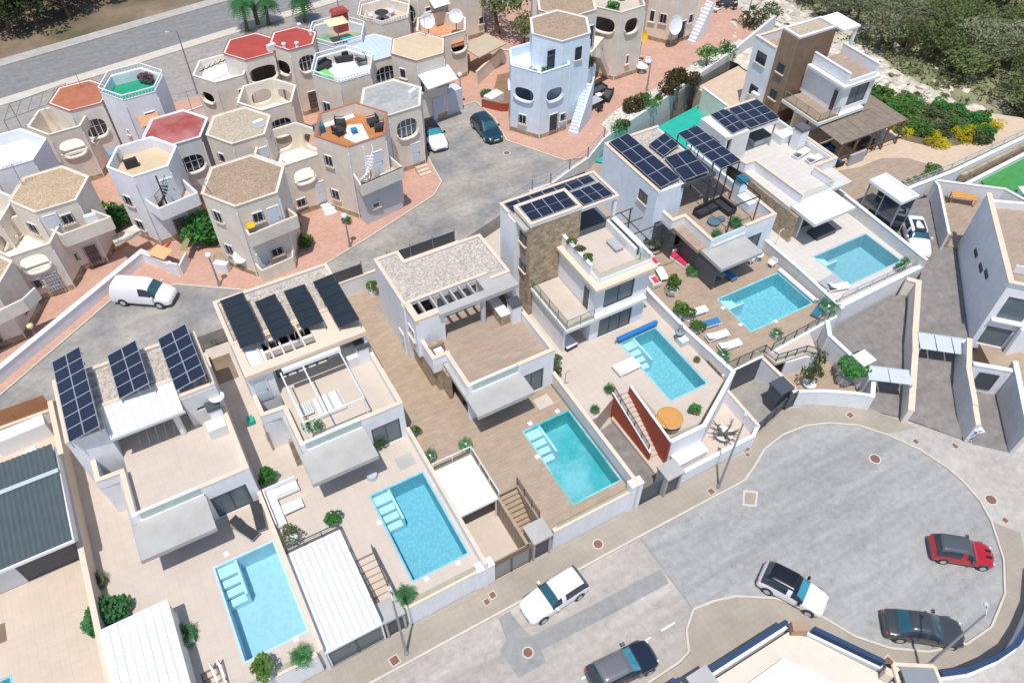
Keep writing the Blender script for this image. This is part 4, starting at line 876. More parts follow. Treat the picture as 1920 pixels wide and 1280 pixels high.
t = thing('hot_tub','round hot tub with an orange cover at the corner of the raised pool terrace','hot tub',(25.15,22.1,2.2)); MB().cyl(25.15,22.0,2.2,2.95,.86,n=28).obj('body',mat('beige_wicker',(.42,.32,.22),var=.1),t); MB().lathe(25.15,22.0,[(.93,2.95),(.93,3.02),(.85,3.06),(.01,3.07)],28).obj('cover',orange,t); MB().lathe(25.15,22.0,[(.88,2.93),(.96,2.93),(.96,3.0),(.86,3.02)],28).obj('rim',mat('tub_rim',(.6,.48,.36),var=.03),t)
tag(MB().box(24.35,26.8,19.4,20.25,.35,1.15).box(24.3,26.85,19.35,20.3,1.15,1.2).obj('utility_box', whitem), 'low white box with a flat lid against the white retaining wall', 'utility box')
kiosk('grey roofed pedestrian gate by the dark sliding gate', 22.35, 23.65, 17.45+.9, 18.5+.9, 2.4)
gate('dark anthracite sliding gate before the grey driveway', 20.15, 22.9, 18.72, .05, 1.95, 1, dgrey, dgrey)
bwall('low white street wall with glass below the bare vine planter', [(23.9,18.75),(27.3,18.75),(30.3,18.75),(31.1,19.2)], 0, 1.35, .22, white, whitem)
bwall('white sloping wall between lower garden and sunken garage ramp', [(31.15,22.9),(31.0,19.2)], 0, [1.6,1.6], .2, white, coping)
potted_v = thing('vine_planter','bare twisted vine in a white round bowl in the lower garden','planter',(28.9,20.1,.35)); MB().lathe(28.9,20.1,[(.3,.36),(.62,.8),(.66,.95),(.58,.95),(.5,.8),(.01,.75)],24).obj('bowl',whitem,potted_v,smooth=True)
m = MB(); rv = random.Random(4)
for i in range(11):
    a = i*.62; p = Vector((28.9,20.1,.8)); pts = [p]
    for s_ in range(5): a += rv.uniform(-.5,.5); p = p+Vector((math.cos(a)*.22, math.sin(a)*.22, rv.uniform(.02,.26))); pts.append(p)
    m.tube(pts, [.09,.08,.07,.055,.04,.025]); q = pts[3]; m.tube([q, q+Vector((rv.uniform(-.4,.4), rv.uniform(-.4,.4), .3))], [.05,.02])
m.obj('vine',grap,potted_v)
potted('potted_plant','green shrub in a pot behind the glass by the pool corner',27.4,21.9,DZ,'bush','clay',.45,.4,bushg,key=2); potted('potted_plant','agave in a pot by the top of the red walled stairs',21.3,25.4,DZ,'rosette','white',.45,.35,palml); potted('potted_plant','leafy plant in a pot at the head of the red walled stairs',23.2,26.4,DZ,'rosette','grey',.5,.4,palml,key=3)
potted('potted_plant','yucca in a pot on the terrace by the turquoise pool wall',20.6,29.3,DZ,'tall','grey',.45,.5,cactus)
def lounger(x, y, z, a, label, m_=None, back=.5, fm=None, group=None, L_=1.9, w=.66):
    m_ = m_ or fabw; fm = fm or whitem
    def mk():
        f = MB(); f.box(-w/2,w/2,-.95,-.9,.2,.28).box(-w/2,w/2,.9,.95,.2,.28).box(-w/2,-w/2+.05,-.9,.9,.2,.28).box(w/2-.05,w/2,-.9,.9,.2,.28)
        for sx in (-w/2+.03,w/2-.03):
            for sy in (-.8,.8): f.box(sx-.03,sx+.03,sy-.03,sy+.03,0,.2)
        s = MB().box(-w/2+.04,w/2-.04,-.93,.25,.285,.36)
        k = MB(); k.add([(-w/2+.04,.26,.3),(w/2-.04,.26,.3),(w/2-.04,.93,.3+back),(-w/2+.04,.93,.3+back),(-w/2+.04,.24,.37),(w/2-.04,.24,.37),(w/2-.04,.9,.37+back),(-w/2+.04,.9,.37+back)],[(3,2,1,0),(4,5,6,7),(0,1,5,4),(1,2,6,5),(2,3,7,6),(3,0,4,7)])
        return f.data(fm), s.data(m_), k.data(m_)
    me = cached(('lounger', m_.name, fm.name, back, w), mk); t = thing('sun_lounger', label, 'sun lounger', (x,y,z), group, rz=a)
    for n_, d in zip(('frame','seat','backrest'), me): sub_mesh(n_, d, t)
    return t
def chair(x, y, z, a, label, m_=None, fm=None, group=None, name='chair', w=.55):
    m_ = m_ or fabw; fm = fm or m_
    def mk():
        s = MB().box(-w/2,w/2,-w/2,w/2,.38,.46); k = MB().box(-w/2,w/2,w/2-.06,w/2,.47,.85); l = MB()
        for sx in (-1,1):
            for sy in (-1,1): l.box(sx*(w/2-.04)-.025,sx*(w/2-.04)+.025,sy*(w/2-.04)-.025,sy*(w/2-.04)+.025,0,.38)
            l.box(sx*(w/2+.02)-.025,sx*(w/2+.02)+.025,-w/2+.05,w/2,.6,.64)
        return s.data(m_), k.data(m_), l.data(fm)
    me = cached(('chair', m_.name, fm.name, w), mk); t = thing(name, label, 'chair', (x,y,z), group, rz=a)
    for n_, d in zip(('seat','backrest','legs'), me): sub_mesh(n_, d, t)
    return t
def table(x, y, z, label, w=1.2, d=.8, h=.74, a=0, m_=None, rnd_=False, group=None, lm=None):
    m_ = m_ or fabw; t = thing('table', label, 'table', (x,y,z), group, rz=a)
    def mk():
        p = MB(); p.cyl(0,0,h-.04,h,w/2,n=24) if rnd_ else p.box(-w/2,w/2,-d/2,d/2,h-.05,h); l = MB()
        if rnd_: l.cyl(0,0,0,h-.04,.05).cyl(0,0,0,.03,.25)
        else:
            for sx in (-1,1):
                for sy in (-1,1): l.box(sx*(w/2-.07)-.035,sx*(w/2-.07)+.035,sy*(d/2-.07)-.035,sy*(d/2-.07)+.035,0,h-.05)
        return p.data(m_), l.data(lm or m_)
    me = cached(('table', w, d, h, m_.name, rnd_), mk); sub_mesh('tabletop', me[0], t); sub_mesh('legs', me[1], t); return t
def sofa(x, y, z, a, label, w=1.8, d=.8, m_=None, cm=None, name='sofa', arms=True):
    m_ = m_ or fabd; cm = cm or fabg; t = thing(name, label, 'sofa', (x,y,z), rz=a)
    sub_mesh('base', MB().box(-w/2,w/2,-d/2,d/2,.05,.3).data(m_), t); sub_mesh('backrest', MB().box(-w/2,w/2,d/2-.15,d/2,.3,.75).data(m_), t)
    n = max(1, round(w/.75))
    for i in range(n): a0 = -w/2+.08+(w-.16)*i/n; sub_mesh('cushion', MB().box(a0+.01,a0+(w-.16)/n-.01,-d/2+.03,d/2-.17,.3,.44).data(cm), t)
    if arms:
        for s in (-1,1): sub_mesh('armrest', MB().box(s*w/2-.06,s*w/2+.06,-d/2,d/2,.3,.56).data(m_), t)
    return t
t = thing('planter_bench','dark upholstered day bed in the shade by the low glass of the fourth villa','day bed',(23.0,30.2,DZ),rz=.1)
t2 = lounger(*(25.51, 27.57),DZ,1.6,'pair of white slatted loungers pushed together left of the sparkling pool',fabw,.05,w=1.1); sub_mesh('base',MB().box(-.5,.5,-1,1,.05,.35).data(fabd),t); sub_mesh('mattress',MB().box(-.5,.5,-1,1,.36,.46).data(fabw),t); t.location=(*(22.93, 32.05),DZ)
t = thing('statue_fountain','grey green fountain figure on a block wall niche beside the sparkling pool','fountain',(30.7,28.0,DZ)); MB().lathe(30.6,28.0,[(.3,2.2),(.2,2.5),(.12,2.9),(.34,3.05),(.3,3.1),(.08,3.15),(.14,3.45),(.1,3.6),(.16,3.75),(.01,3.9)],14).obj('figure',mat('verdigris_stone',(.25,.33,.33),var=.15),t,smooth=True); MB().box(30.3,31.0,27.2,27.8,2.2,2.75).obj('base',greyw,t)
potted('potted_plant','small clay pot by the fountain figure',30.5,25.6,DZ,'rosette','clay',.35,.3,cactus)
bwall('grey tiled side wall between the sparkling pool and the wood deck above', [(31.1,35.5),(31.05,32.3),(31.1,28),(31.5,23.0)], 0, [3.4,3.25,3.25,3.2], .24, greyw, whitem)
# ============================================================ fifth villa, solar roof and pergola
D5 = 2.4
deck('villa_terrace', [(31.2,23.7),(32.8,23.7),(35.4,23.55),(35.9,23.5),(42.95,23.9),(42.95,44.5),(37,50.4),(31.2,47.3)], D5, wood, [rect(35.88,42.32,25.75,29.9)])
deck('patio', [(35.1,20.2),(37.2,19.25),(38.7,18.3),(40.0,17.3),(40.7,19.0),(40.75,22.6),(43.0,23.6),(35.9,23.3),(35.2,22.2)], .3, wood)
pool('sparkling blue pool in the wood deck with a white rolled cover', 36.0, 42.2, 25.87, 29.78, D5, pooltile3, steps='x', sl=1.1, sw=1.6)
b = Bld('villa', 'bluish white villa with a roof full of solar modules and black pergola', 'villa', (38,38,D5))
facade_y(b, 34.5, 37.35, 44.9, D5, 8.3, [(38.4,39.5,6.4,7.4)], m=white2); b('wall', white2).box(34.75,40.0,44.65,44.9,D5,8.3).panel((34.5,37.35),(37.2,37.35),5.2,8.3,.25); b('wall', white2).box(36.95,37.2,37.6,44.65,5.2,8.3).box(39.9,40.1,40.8,44.65,5.2,8.3).box(37.2,39.9,40.6,40.8,5.2,8.3)
b('wall', dgrey).box(34.75,35.4,37.0,37.3,D5,5.1).box(35.4,35.6,35.5,37.3,D5,5.1).box(36.1,36.3,30.9,35.5,D5,5.0)
b('wall', white2).box(35.4,35.65,36.1,38.0,4.4,6.0).box(35.65,36.8,36.0,36.25,4.4,6.0).box(36.6,36.85,32.8,36.0,4.6,6.0)
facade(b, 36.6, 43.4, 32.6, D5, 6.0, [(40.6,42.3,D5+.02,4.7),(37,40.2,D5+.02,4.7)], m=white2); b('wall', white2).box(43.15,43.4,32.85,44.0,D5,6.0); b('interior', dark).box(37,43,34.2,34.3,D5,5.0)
b('terrace_floor', wood2).box(35.65,43.15,32.85,44.0,5.0,5.3); b('roof', gravel).box(34.7,39.9,37.6,44.7,8.1,8.32); b('canopy_slab', slabm).box(36.0,40.2,30.3,32.58,4.9,5.2).box(36.0,36.58,32.6,35.7,4.9,5.2)
parapet(b, [(35.5,38.0),(35.5,36.1),(36.72,36.1),(36.72,32.7),(40.4,32.72)][:4], 5.3, 6.1, .25); parapet(b, [(40.3,32.72),(43.28,32.72),(43.28,37.5)], 5.3, 6.1, .25); parapet(b, [(34.6,37.4),(34.6,44.8),(40.0,44.8)], 8.2, 8.45, .2)
b('glass_kerb', whitem).box(36.9,40.2,32.55,32.75,5.3,5.5); b('beam', dgrey).box(36.9,40.3,37.2,37.5,8.0,8.3).box(40.0,40.3,37.5,44,8.0,8.3).box(39.7,39.95,37.0,37.2,5.3,8.0); chimney(b,42.85,36.6,5.3,7.0,.8,white2,mat('teal_metal',(.03,.16,.22),rough=.4,var=.03)); b('barbecue', white2).box(42.2,43.1,34.6,36.1,5.3,6.1)
T5 = b.done(); MB().bar((36.9,32.62,5.9),(40.2,32.62,5.9),.02,.8).obj('glass_balustrade',glassc,T5); bigwin(T5,40.62,42.28,32.7,D5+.04,4.68,2); bigwin(T5,37.02,40.18,32.7,D5+.04,4.68,3); window(T5,34.5,38.95,6.9,math.pi,1.1,1.0,fm=dgrey)
MB().box(35.0,37.0,40.55,40.6,5.3,7.5).obj('glazing',glassd,T5)
t = thing('pergola','black steel pergola frame over the roof terrace','pergola',(41,34,5.3))
for x in (38.9,41.6): MB().bar((x,37.2,8.15),(x,33.3,8.15),.07).obj('beam',iron,t)
MB().bar((38.9,33.3,8.15),(41.6,33.3,8.15),.07).obj('beam',iron,t)
for x, y in ((38.9,33.3),(41.6,33.3),(41.6,37.2)): MB().box(x-.035,x+.035,y-.035,y+.035,5.3,8.1).obj('post',iron,t)
t = thing('pergola','black steel frame pergola along the left side of the fifth villa','pergola',(33,38,D5))
for y in (40.0,38.6,37.2,35.8,34.4): MB().bar((31.5,y,5.0),(34.6 if y > 37 else 36,y,5.0),.06).obj('beam',iron,t)
MB().bar((33.2,40.0,5.05),(33.2,34.4,5.05),.06).obj('beam',iron,t)
for x, y in ((34.3,40.0),(31.7,40.0),(31.7,34.4)): MB().box(x-.04,x+.04,y-.04,y+.04,D5,5.0).obj('post',iron,t)
pv_array('large two by four photovoltaic array along the left roof edge of the fifth villa', (34.89, 37.49, 8.6), (36.93, 37.69, 8.7), (34.82, 44.67, 8.6), 2, 4)
pv_array('small photovoltaic array at the back middle of the fifth villa roof', (37.62, 40.83, 8.6), (39.69, 41.44, 8.7), (37.56, 42.78, 8.6), 2, 2)
pv_array('middle photovoltaic array over the beam of the fifth villa', (37.08, 37.33, 8.6), (39.49, 37.26, 8.7), (37.56, 40.59, 8.6), 2, 2)
pv_array('long raised photovoltaic array on the right of the fifth villa roof', (40.02, 36.54, 9.2), (42.20, 36.69, 9.2), (40.03, 42.25, 9.2), 2, 5)
m = MB(); m.bar((40.1,36.6,9.1),(42.2,36.7,9.1),.07).bar((40.1,42.2,9.1),(42.2,42.6,9.1),.07)
for x, y in ((40.2,36.7),(42.1,36.7),(40.1,39.5),(42.2,39.5),(40.1,42.2),(42.2,42.5)): m.bar((x,y,5.3),(x,y,9.1),.07)
tag(m.obj('module_frame', iron), 'black posts that carry the long raised photovoltaic array', 'frame')
sofa(39.2,36.3,5.3,.1,'black wire frame outdoor sofa back piece on the roof terrace',2.2,.8,iron,fabd); sofa(40.8,35.9,5.3,-1.5,'black wire frame outdoor sofa side piece on the roof terrace',1.9,.8,iron,fabd)
tag(MB().lathe(38.9,34.9,[(.01,5.3),(.5,5.32),(.55,5.55),(.1,5.6),(.01,5.6)],22).obj('coffee_table', mat('slate_blue_top',(.10,.16,.2),var=.05)), 'large dark oval coffee table before the roof terrace sofa', 'table'); tag(MB().lathe(39.7,34.9,[(.01,5.3),(.3,5.32),(.33,5.5),(.01,5.52)],18).obj('coffee_table', MATS['slate_blue_top']), 'smaller round dark table beside the large dark oval coffee table', 'table')
potted('potted_plant','cycad palm in a round pot at the right glass of the roof terrace',40.2,33.8,5.3,'rosette','grey',.75,.5,palml); potted('potted_plant','cycad palm in a low pot at the left glass of the roof terrace',38.1,33.5,5.3,'rosette','dark',.6,.3,palml,key=4)
t = thing('pool_cover','white rolled cover along the right end of the wood deck pool','pool cover',(42.5,28,2.6)); MB().tube([(42.45,29.9,2.62),(42.45,25.8,2.62)],.2,12).obj('roll',whitem,t); MB().box(42.3,42.6,25.6,25.75,2.4,2.85).obj('bracket',lgrey,t)
rail('glass railing with dark posts along the street edge of the wood deck', [(35.9,23.55,2.4),(42.0,23.9,2.4)], 2.4, 3.3, 1.2, dgrey, True); rail('glass railing with dark posts above the anthracite garage door', [(31.5,23.75,2.4),(35.3,23.7,2.4)], 2.4, 3.3, 1.3, dgrey, True)
rail('glass railing with dark posts round the small balcony over the patio', [(35.3,23.7,2.4),(35.5,22.6,2.4),(38.0,22.2,2.4),(38.6,21.5,2.4)], 2.4, 3.2, .9, dgrey, True)
bwall('white wall under the glass railing of the wood deck', [(35.9,23.45),(43.0,23.85)], 0, 2.42, .2, white, cop=False)
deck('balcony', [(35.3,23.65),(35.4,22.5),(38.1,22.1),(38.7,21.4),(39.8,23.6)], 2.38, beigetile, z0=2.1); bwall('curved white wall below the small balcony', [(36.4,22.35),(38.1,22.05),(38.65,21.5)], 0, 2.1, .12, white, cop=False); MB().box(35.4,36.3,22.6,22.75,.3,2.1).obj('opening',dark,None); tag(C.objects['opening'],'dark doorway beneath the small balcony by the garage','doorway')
deck('driveway', [(31.2,19.2),(34.7,19.9),(35.3,20.6),(35.1,22.4),(34.9,23.4),(31.4,23.4)], .04, conc)
t = thing('garage', 'anthracite slatted garage under the front of the wood deck', 'garage', (31.2,23.4,0)); 
for i in range(9): MB().bar((31.45,23.35,.2+i*.27),(34.75,23.3,.2+i*.27),.05,.24).obj('slat',dgrey,t)
MB().box(31.2,35.1,23.42,23.6,0,2.38).obj('wall',white,t)
bwall('white wall right of the sunken garage ramp', [(35.05,23.3),(35.4,20.3)], 0, [2.2,1.8], .22, white, coping)
kiosk('dark roofed gate porch beside the turning circle', 33.75, 34.95, 20.15, 21.2, 2.4, 0, dgrey, dgrey); gate('low dark curved gate by the turning circle', 31.4, 34.7, 19.35, .05, 1.3, 3, dgrey, dgrey, .22); gate('dark pedestrian gate between porch and curved white wall',34.75,35.5,19.98,.05,1.7,1,dgrey,dgrey)
bwall('curved white wall round the patio facing the turning circle', [(35.3,20.15),(36.2,19.75),(37.2,19.2),(38.2,18.55),(39.2,17.85),(40.05,17.1)], 0, 1.6, .22, white, whitem)
bwall('white wall between patio and grey driveway', [(40.05,17.1),(41.1,18.15),(40.85,20.1),(40.75,22.5),(41.6,23.6)], 0, [1.6,2.1,2.4,2.6,2.6], .26, white, whitem)
lg = 'grey and white loungers on the wood deck'
lounger(33.4,29.4,D5,1.45,'pale grey lounger furthest from the street on the wood deck',fabw,.2); lounger(33.4,27.9,D5,1.45,'lounger with a blue striped towel on the wood deck',fabb,.2); lounger(33.2,26.6,D5,1.45,'pale grey lounger second from the street on the wood deck',fabw,.2); lounger(33.4,25.4,D5,1.45,'pale grey lounger nearest the street on the wood deck',fabw,.2)
lounger((33.83, 26.36)[0]+8.2,24.9,D5,-1.2,'teal covered lounger by the white square planter',fabt,.35,mgrey)
lounger((37.55, 32.30)[0],(37.55, 32.30)[1],D5,.3,'grey lounger in the shade under the slab canopy',fabg,.4,mgrey); lounger((38.38, 31.68)[0],(38.38, 31.68)[1],D5,.1,'blue covered lounger in the shade under the slab canopy',fabb,.4,mgrey)
table(*(41.72, 31.85, 2.4),'white round table at the right end of the shaded terrace',.9,rnd_=True); chair(*(40.97, 31.86, 2.4),1.8,'white chair left of the white round table',fabw); chair(*(42.26, 30.66, 2.4),-1.4,'white chair alone beside the rolled white pool cover',fabw); table(*(39.78, 31.87, 2.4),'glass table under the slab canopy between loungers',.9,m_=glassc,rnd_=True,lm=mgrey)
sofa(*(35.98, 34.78, 2.4),-1.4,'white lounge sofa with pink red cushions by the pergola',2.0,.8,fabw,fabr); sofa(*(33.70, 35.57, 2.4),1.4,'white armchair with a pink cushion behind the stone tower villa',1.0,.8,fabw,fabr); table(*(33.59, 34.16, 2.4),'low white slatted table between pink cushioned seats',1.5,.7,.35,1.3); sofa(*(32.37, 33.63, 2.4),1.5,'white chair with a pink cushion by the low side wall',.9,.8,fabw,fabr)
for i, (p, s, k, lab) in enumerate((((33.14, 32.24, 2.4),.75,'tall','tall shrub in a white planter at the back of the wood deck'),((32.08, 29.72, 2.4),.65,'tall','dark shrub in a white planter second along the low side wall'),((32.33, 29.01, 2.4),.6,'tall','dark shrub in a white planter third along the low side wall'),((32.23, 27.94, 2.4),.6,'bush','round shrub in a white planter fourth along the low side wall'),((36.03, 33.13, 2.4),.75,'rosette','green plant in a white round pot by the pink cushioned sofa'),((34.88, 37.22, 2.6),.6,'bush','pale succulent in a white pot by the solar tower villa'),((32.19, 24.77, 2.4),.65,'rosette','spiky plant in a white square pot at the front left of the wood deck'),((37.19, 24.50, 2.4),.6,'rosette','yucca in a white square pot by the glass railing'),((42.48, 24.54, 2.4),.95,'rosette','large agave in a white square planter at the deck corner'))):
    potted('potted_plant', lab, *p, k, 'white_box' if i not in (4,5) else 'white', s, .45 if i < 8 else .7, (bushd,bushd,bushd,bushd,bushg,cactus,palml,palml,palml)[i], key=i)
t = thing('planter_tree','round clipped tree in a grey square planter on the patio','potted tree',(*(40.81, 19.71),.3)); x, y = (40.41, 19.67); MB().cbox(x,y,.3,1.0,.95,.95,.3,-.06,-.06).obj('planter',greyw,t); bush('crown','',x+.15,y+.05,1.5,1.3,bushg,3,parent=t,h=1.25,n=1800,size=.075); MB().tube([(x,y,.9),(x,y,1.6)],.06).obj('trunk',bark,t)
tree('potted_tree','slim open tree in a white bowl on the patio', *(37.72, 20.67), .3, 2.3, .75, cactus, 3, n=380, size=.11, th=.6)
tag(MB().lathe(*(37.72, 20.67),[(.3,.31),(.48,.5),(.5,.62),(.4,.62),(.01,.55)],20).obj('bowl', whitem), 'white bowl under the slim open tree on the patio', 'planter')
tree('potted_tree','second slim tree beside the round clipped tree', *(38.89, 21.40), .3, 2.6, .6, cactus, 5, n=300, size=.12, th=.65)
# ============================================================ sixth villa, pale
deck('villa_terrace', [(43.25,24.6),(53.1,24.6),(53.1,50.5),(43.25,50.5),(43.2,44.6)], D5, paletile, [rect(46.2,52.47,25.85,29.95)])
deck('turf_court', [(41.5,45.2),(43.0,45.0),(52.2,44.9),(53.2,50.0),(53.0,53.3),(37.6,50.2)], D5+.02, turf)
pool('grey blue mosaic pool on the pale terrace', 46.32, 52.35, 25.97, 29.83, D5, pooltile6, steps='x', sl=1.1, sw=1.5)
b = Bld('villa', 'pale villa with two solar arrays and a large white terrace', 'villa', (49,38,D5))
b('wall', palecon).box(44.4,44.65,40.8,44.3,5.2,8.2).box(44.65,50.3,44.05,44.3,D5,8.2).box(50.1,50.35,43,44.05,5.2,8.2).box(45.05,47.0,40.7,40.95,5.2,8.2).box(46.8,47.0,40.95,44.0,5.2,8.2); b('wall', palecon).box(44.4,45.2,40.6,44.3,D5,5.2)
b('roof', palecon).box(44.5,50.4,40.7,44.2,8.0,8.25); parapet(b,[(47.0,44.2),(50.35,44.2),(50.35,42.5)],8.2,8.4,.18)
b('stone_panel', stone).box(45.6,45.9,32.3,38.6,D5,5.1); b('wall', palecon).box(46.6,46.8,32.4,33.4,D5,5.1).box(52.9,53.15,36,44,D5,6.2).box(46.8,52.9,36,36.2,D5,5.1); b('interior', dark).box(47,51,33.4,33.5,D5,5.1)
b('terrace_floor', paletile).box(45.7,53.0,33.4,44.0,5.1,5.4); b('canopy_slab', palecon).box(46.0,50.6,30.65,33.38,5.1,5.4).box(46.0,46.5,33.4,38.9,5.1,5.38)
parapet(b, [(45.3,40.7),(45.6,39.05),(46.65,39.0),(46.85,33.35)], 5.4, 6.3, .22, white); parapet(b, [(53.1,41),(53.15,35.85),(50.85,35.85)], 5.4, 6.3, .22, white); parapet(b,[(50.6,35.7),(50.75,33.9)],5.4,6.2,.2,white)
b('glass_kerb', whitem).box(46.9,50.7,33.38,33.58,5.4,5.6); chimney(b,52.3,39.6,5.4,7.3,.95,white,mat('dark_slate_cap',(.12,.12,.14),var=.05)); b('barbecue', white).box(51.2,52.8,40.5,41.6,5.4,6.2)
T6 = b.done(); MB().bar((46.95,33.45,5.95),(50.6,33.45,5.95),.02,.75).obj('glass_balustrade',glassc,T6); window(T6,44.4,42.0,7.0,math.pi,1.2,.9,fm=dgrey); MB().bar((50.3,41,5.4),(50.3,41,8.1),.12).obj('column',lgrey,T6); bigwin(T6,47.2,50.2,33.2,D5+.03,4.9,3)
pv_array('two by three photovoltaic array on the left roof slope of the pale villa', (45.07, 40.86, 8.35), (46.87, 41.01, 8.4), (45.32, 44.16, 8.35), 2, 3, legs=False)
pv_array('two by three photovoltaic array on the right roof of the pale villa', (46.85, 40.64, 8.5), (50.22, 40.67, 8.5), (47.16, 43.95, 8.5), 3, 3, legs=False)
t = thing('day_bed','black canopied hot tub in the covered corner of the pale villa terrace','hot tub',(49.91, 42.26, 5.4)); x,y,_=(49.79, 42.11, 5.4); sub_mesh('base',MB().box(-1.0,1.0,-.8,.8,0,.6).data(lgrey),t); sub_mesh('cover',MB().box(-1.02,1.02,-.82,.82,.6,.7).data(dgrey),t)
lounger(*(51.82, 38.49, 5.4),1.75,'white lounger by the chimney on the pale villa roof terrace',fabw,.45); lounger(*(52.35, 37.28, 5.4),1.6,'white lounger nearest the parapet corner of the pale villa roof terrace',fabw,.35)
lounger(*(44.90, 26.79, 2.4),1.65,'grey slatted lounger at the left side of the pale terrace pool',fabg,.1,w=1.0); lounger(*(45.17, 26.02, 2.4),1.3,'white folded lounger beside the grey slatted lounger',fabw,.4)
MBx = MB(); MBx.box(47.9,50.1,31.2,32.4,D5,D5+.4); tag(MBx.obj('sofa', dgrey), 'black outdoor sofa set under the pale villa canopy', 'sofa')
t = thing('outdoor_shower','curved white garden shower between two pool terraces','shower',(44.0,32.25,D5)); MB().tube([(44.0,32.2,D5),(44.0,32.2,4.3),(44.15,32.2,4.5),(44.4,32.2,4.45)],.03).obj('pipe',whitem,t)
for i,(xx,yy,lab) in enumerate(((9.3,29.3,'steel garden shower on the wall of the turquoise pool'),(20.4,28.0,'steel garden shower on the grey block wall'))):
    t = thing('outdoor_shower',lab,'shower',(xx,yy,DZ)); MB().tube([(xx,yy,DZ),(xx,yy,4.2),(xx+.15,yy,4.35),(xx+.35,yy,4.3)],.03).obj('pipe',mgrey,t)
t = thing('potted_palm','small palm with three crowns at the corner of the pale terrace pool','potted palm',(51.52, 25.36, 2.4)); x, y = (51.49, 25.21); MB().tube([(x,y,D5),(x+.1,y,3.3)],[.1,.07]).tube([(x,y,D5),(x-.35,y,2.9)],[.08,.06]).obj('trunk',bark,t)
for dx, dz, s in ((.1,3.3,.9),(-.35,2.9,.85),(.2,2.75,.5)): link_mesh('crown', rosette_mesh('r',40,.62,.55,.45,.15,palml), t, (x+dx,y,dz), (0,0,dx), (s,)*3)
bwall('white retaining wall below the pale terrace', [(43.9,24.3),(52.95,24.45)], -.3, 2.7, .3, white, whitem); rail('thin steel railing on the street side of the pale terrace', [(44.3,24.9,2.4),(52.7,24.9,2.4)], 2.4, 3.2, 1.6, alum)
bwall('grey side wall between wood deck pool and pale terrace', [(43.1,36),(43.12,32.6),(43.1,28.1),(43.0,23.8)], 0, [3.6,3.45,3.45,3.3], .24, greyw, whitem)
bwall('long grey tiled wall between the pale terrace and the white car driveway', [(53.3,44),(53.35,35),(53.1,28.5),(52.95,24.4)], 0, [3.7,3.65,3.6,3.5], .24, greyw, whitem)
bwall('pale wall with coping behind the turf court', [(51.9,52.2),(51.85,47.6)], D5, 5.0, .2, cream2, whitem); bwall('low white coping wall left of the turf court', [(41.6,49.3),(43.6,45.0)], D5, 4.6, .2, white2, coping)
# big rendered retaining wall of the plaza
bwall('huge pale rendered retaining wall below the plaza hedge', [(28.9,47.5),(31,47.5),(33.6,48.45),(36.1,49.25),(39.2,51.15),(43.2,52.45),(49.1,54.25),(55,56.2),(60.6,57.65),(68.0,59.9)], 0, [3.9,3.9,3.9,3.9,3.95,3.95,4.0,4.1,4.6,5.6], .3, greyw, cop=False)
t = thing('mesh_fence','low fence with dark posts at the edge of the grey cul de sac','fence',(29,47.5,3.9))
fp = [(25.4,46.3),(29.1,47.5),(31,47.5),(33.6,48.45),(36.1,49.25),(39.2,51.15)]
for p in fp: MB().box(p[0]-.05,p[0]+.05,p[1]-.05,p[1]+.05,3.6,5.0).obj('post',mgrey,t)
for i in range(len(fp)-1): MB().bar((*fp[i],4.8),(*fp[i+1],4.8),.03).bar((*fp[i],4.35),(*fp[i+1],4.35),.03).obj('rail',mgrey,t)
# ============================================================ seventh villa, brown tower
D7 = 3.4
deck('villa_terrace', [(53.5,31.4),(59,31.7),(64.8,31.5),(78.5,32.0),(78.5,34.5),(76.5,36.5),(70,45),(66,52),(62,56.5),(53.3,54.8)], D7, mat('sand_paving',(.60,.46,.33),kind='tile',size=.5,var=.06))
setting('wood_floor_inlay', MB().poly([(53.6,31.6),(59,31.9),(64.4,31.8),(64.1,33.2),(62.9,35.2),(60.8,36.35),(58,36.3),(55.5,36.9),(53.7,36.6)], D7-.01, D7+.012), wood2)
b = Bld('villa', 'white villa with a brown timber clad tower by the wooded slope', 'villa', (58,45,D7))
b('timber_cladding', woodclad).box(55.55,60.2,45.4,45.65,D7,12.3).box(55.55,55.8,45.65,47.55,D7,12.3); b('wall', white).box(55.8,60.2,47.3,47.55,D7,12.3).box(59.95,60.2,45.65,47.3,9.6,12.3); b('roof', gravelg).box(55.7,60.05,45.55,47.4,12.1,12.32); parapet(b,[(55.65,45.5),(60.1,45.5),(60.1,47.45),(55.65,47.45)],12.25,12.45,.18,closed=True,cm=whitem)
facade_y(b,55.4,47.6,50.4,D7,10.5,[(48.4,49.7,8.2,9.4),(48.4,49.5,4.9,6.0)],m=white); b('wall', white).box(55.65,60.5,50.15,50.4,D7,10.5).box(60.3,60.5,47.6,50.15,D7,10.5); b('terrace_floor', wood2).box(55.65,60.3,47.6,50.15,9.5,9.7); b('coping', coping).box(55.35,55.68,47.6,50.45,10.5,10.56).box(55.7,60.5,50.12,50.42,10.5,10.56); b('interior', dark).box(56.3,56.4,47.8,50,D7,9.4)
facade(b,57.65,61.6,40.6,6.7,9.4,[(58.6,61.0,7.2,9.1)]); facade_y(b,57.65,40.6,45.35,6.7,9.4,[(41.0,41.6,6.75,8.9)]); b('wall', white).box(61.4,61.6,40.85,45.3,D7,9.4).box(57.9,61.4,45.1,45.35,D7,9.4).box(57.7,61.4,43,43.2,D7,6.5); b('interior', dark).box(58,61.3,42,42.1,6.7,9.3)
b('canopy_slab', palecon).box(57.2,61.75,40.3,45.0,9.4,9.65).box(55.05,60.9,40.2,44.95,6.4,6.7); b('terrace_floor', wood2).box(58.0,61.3,40.7,45.0,9.65,9.72).box(55.15,57.6,40.3,44.9,6.7,6.73)
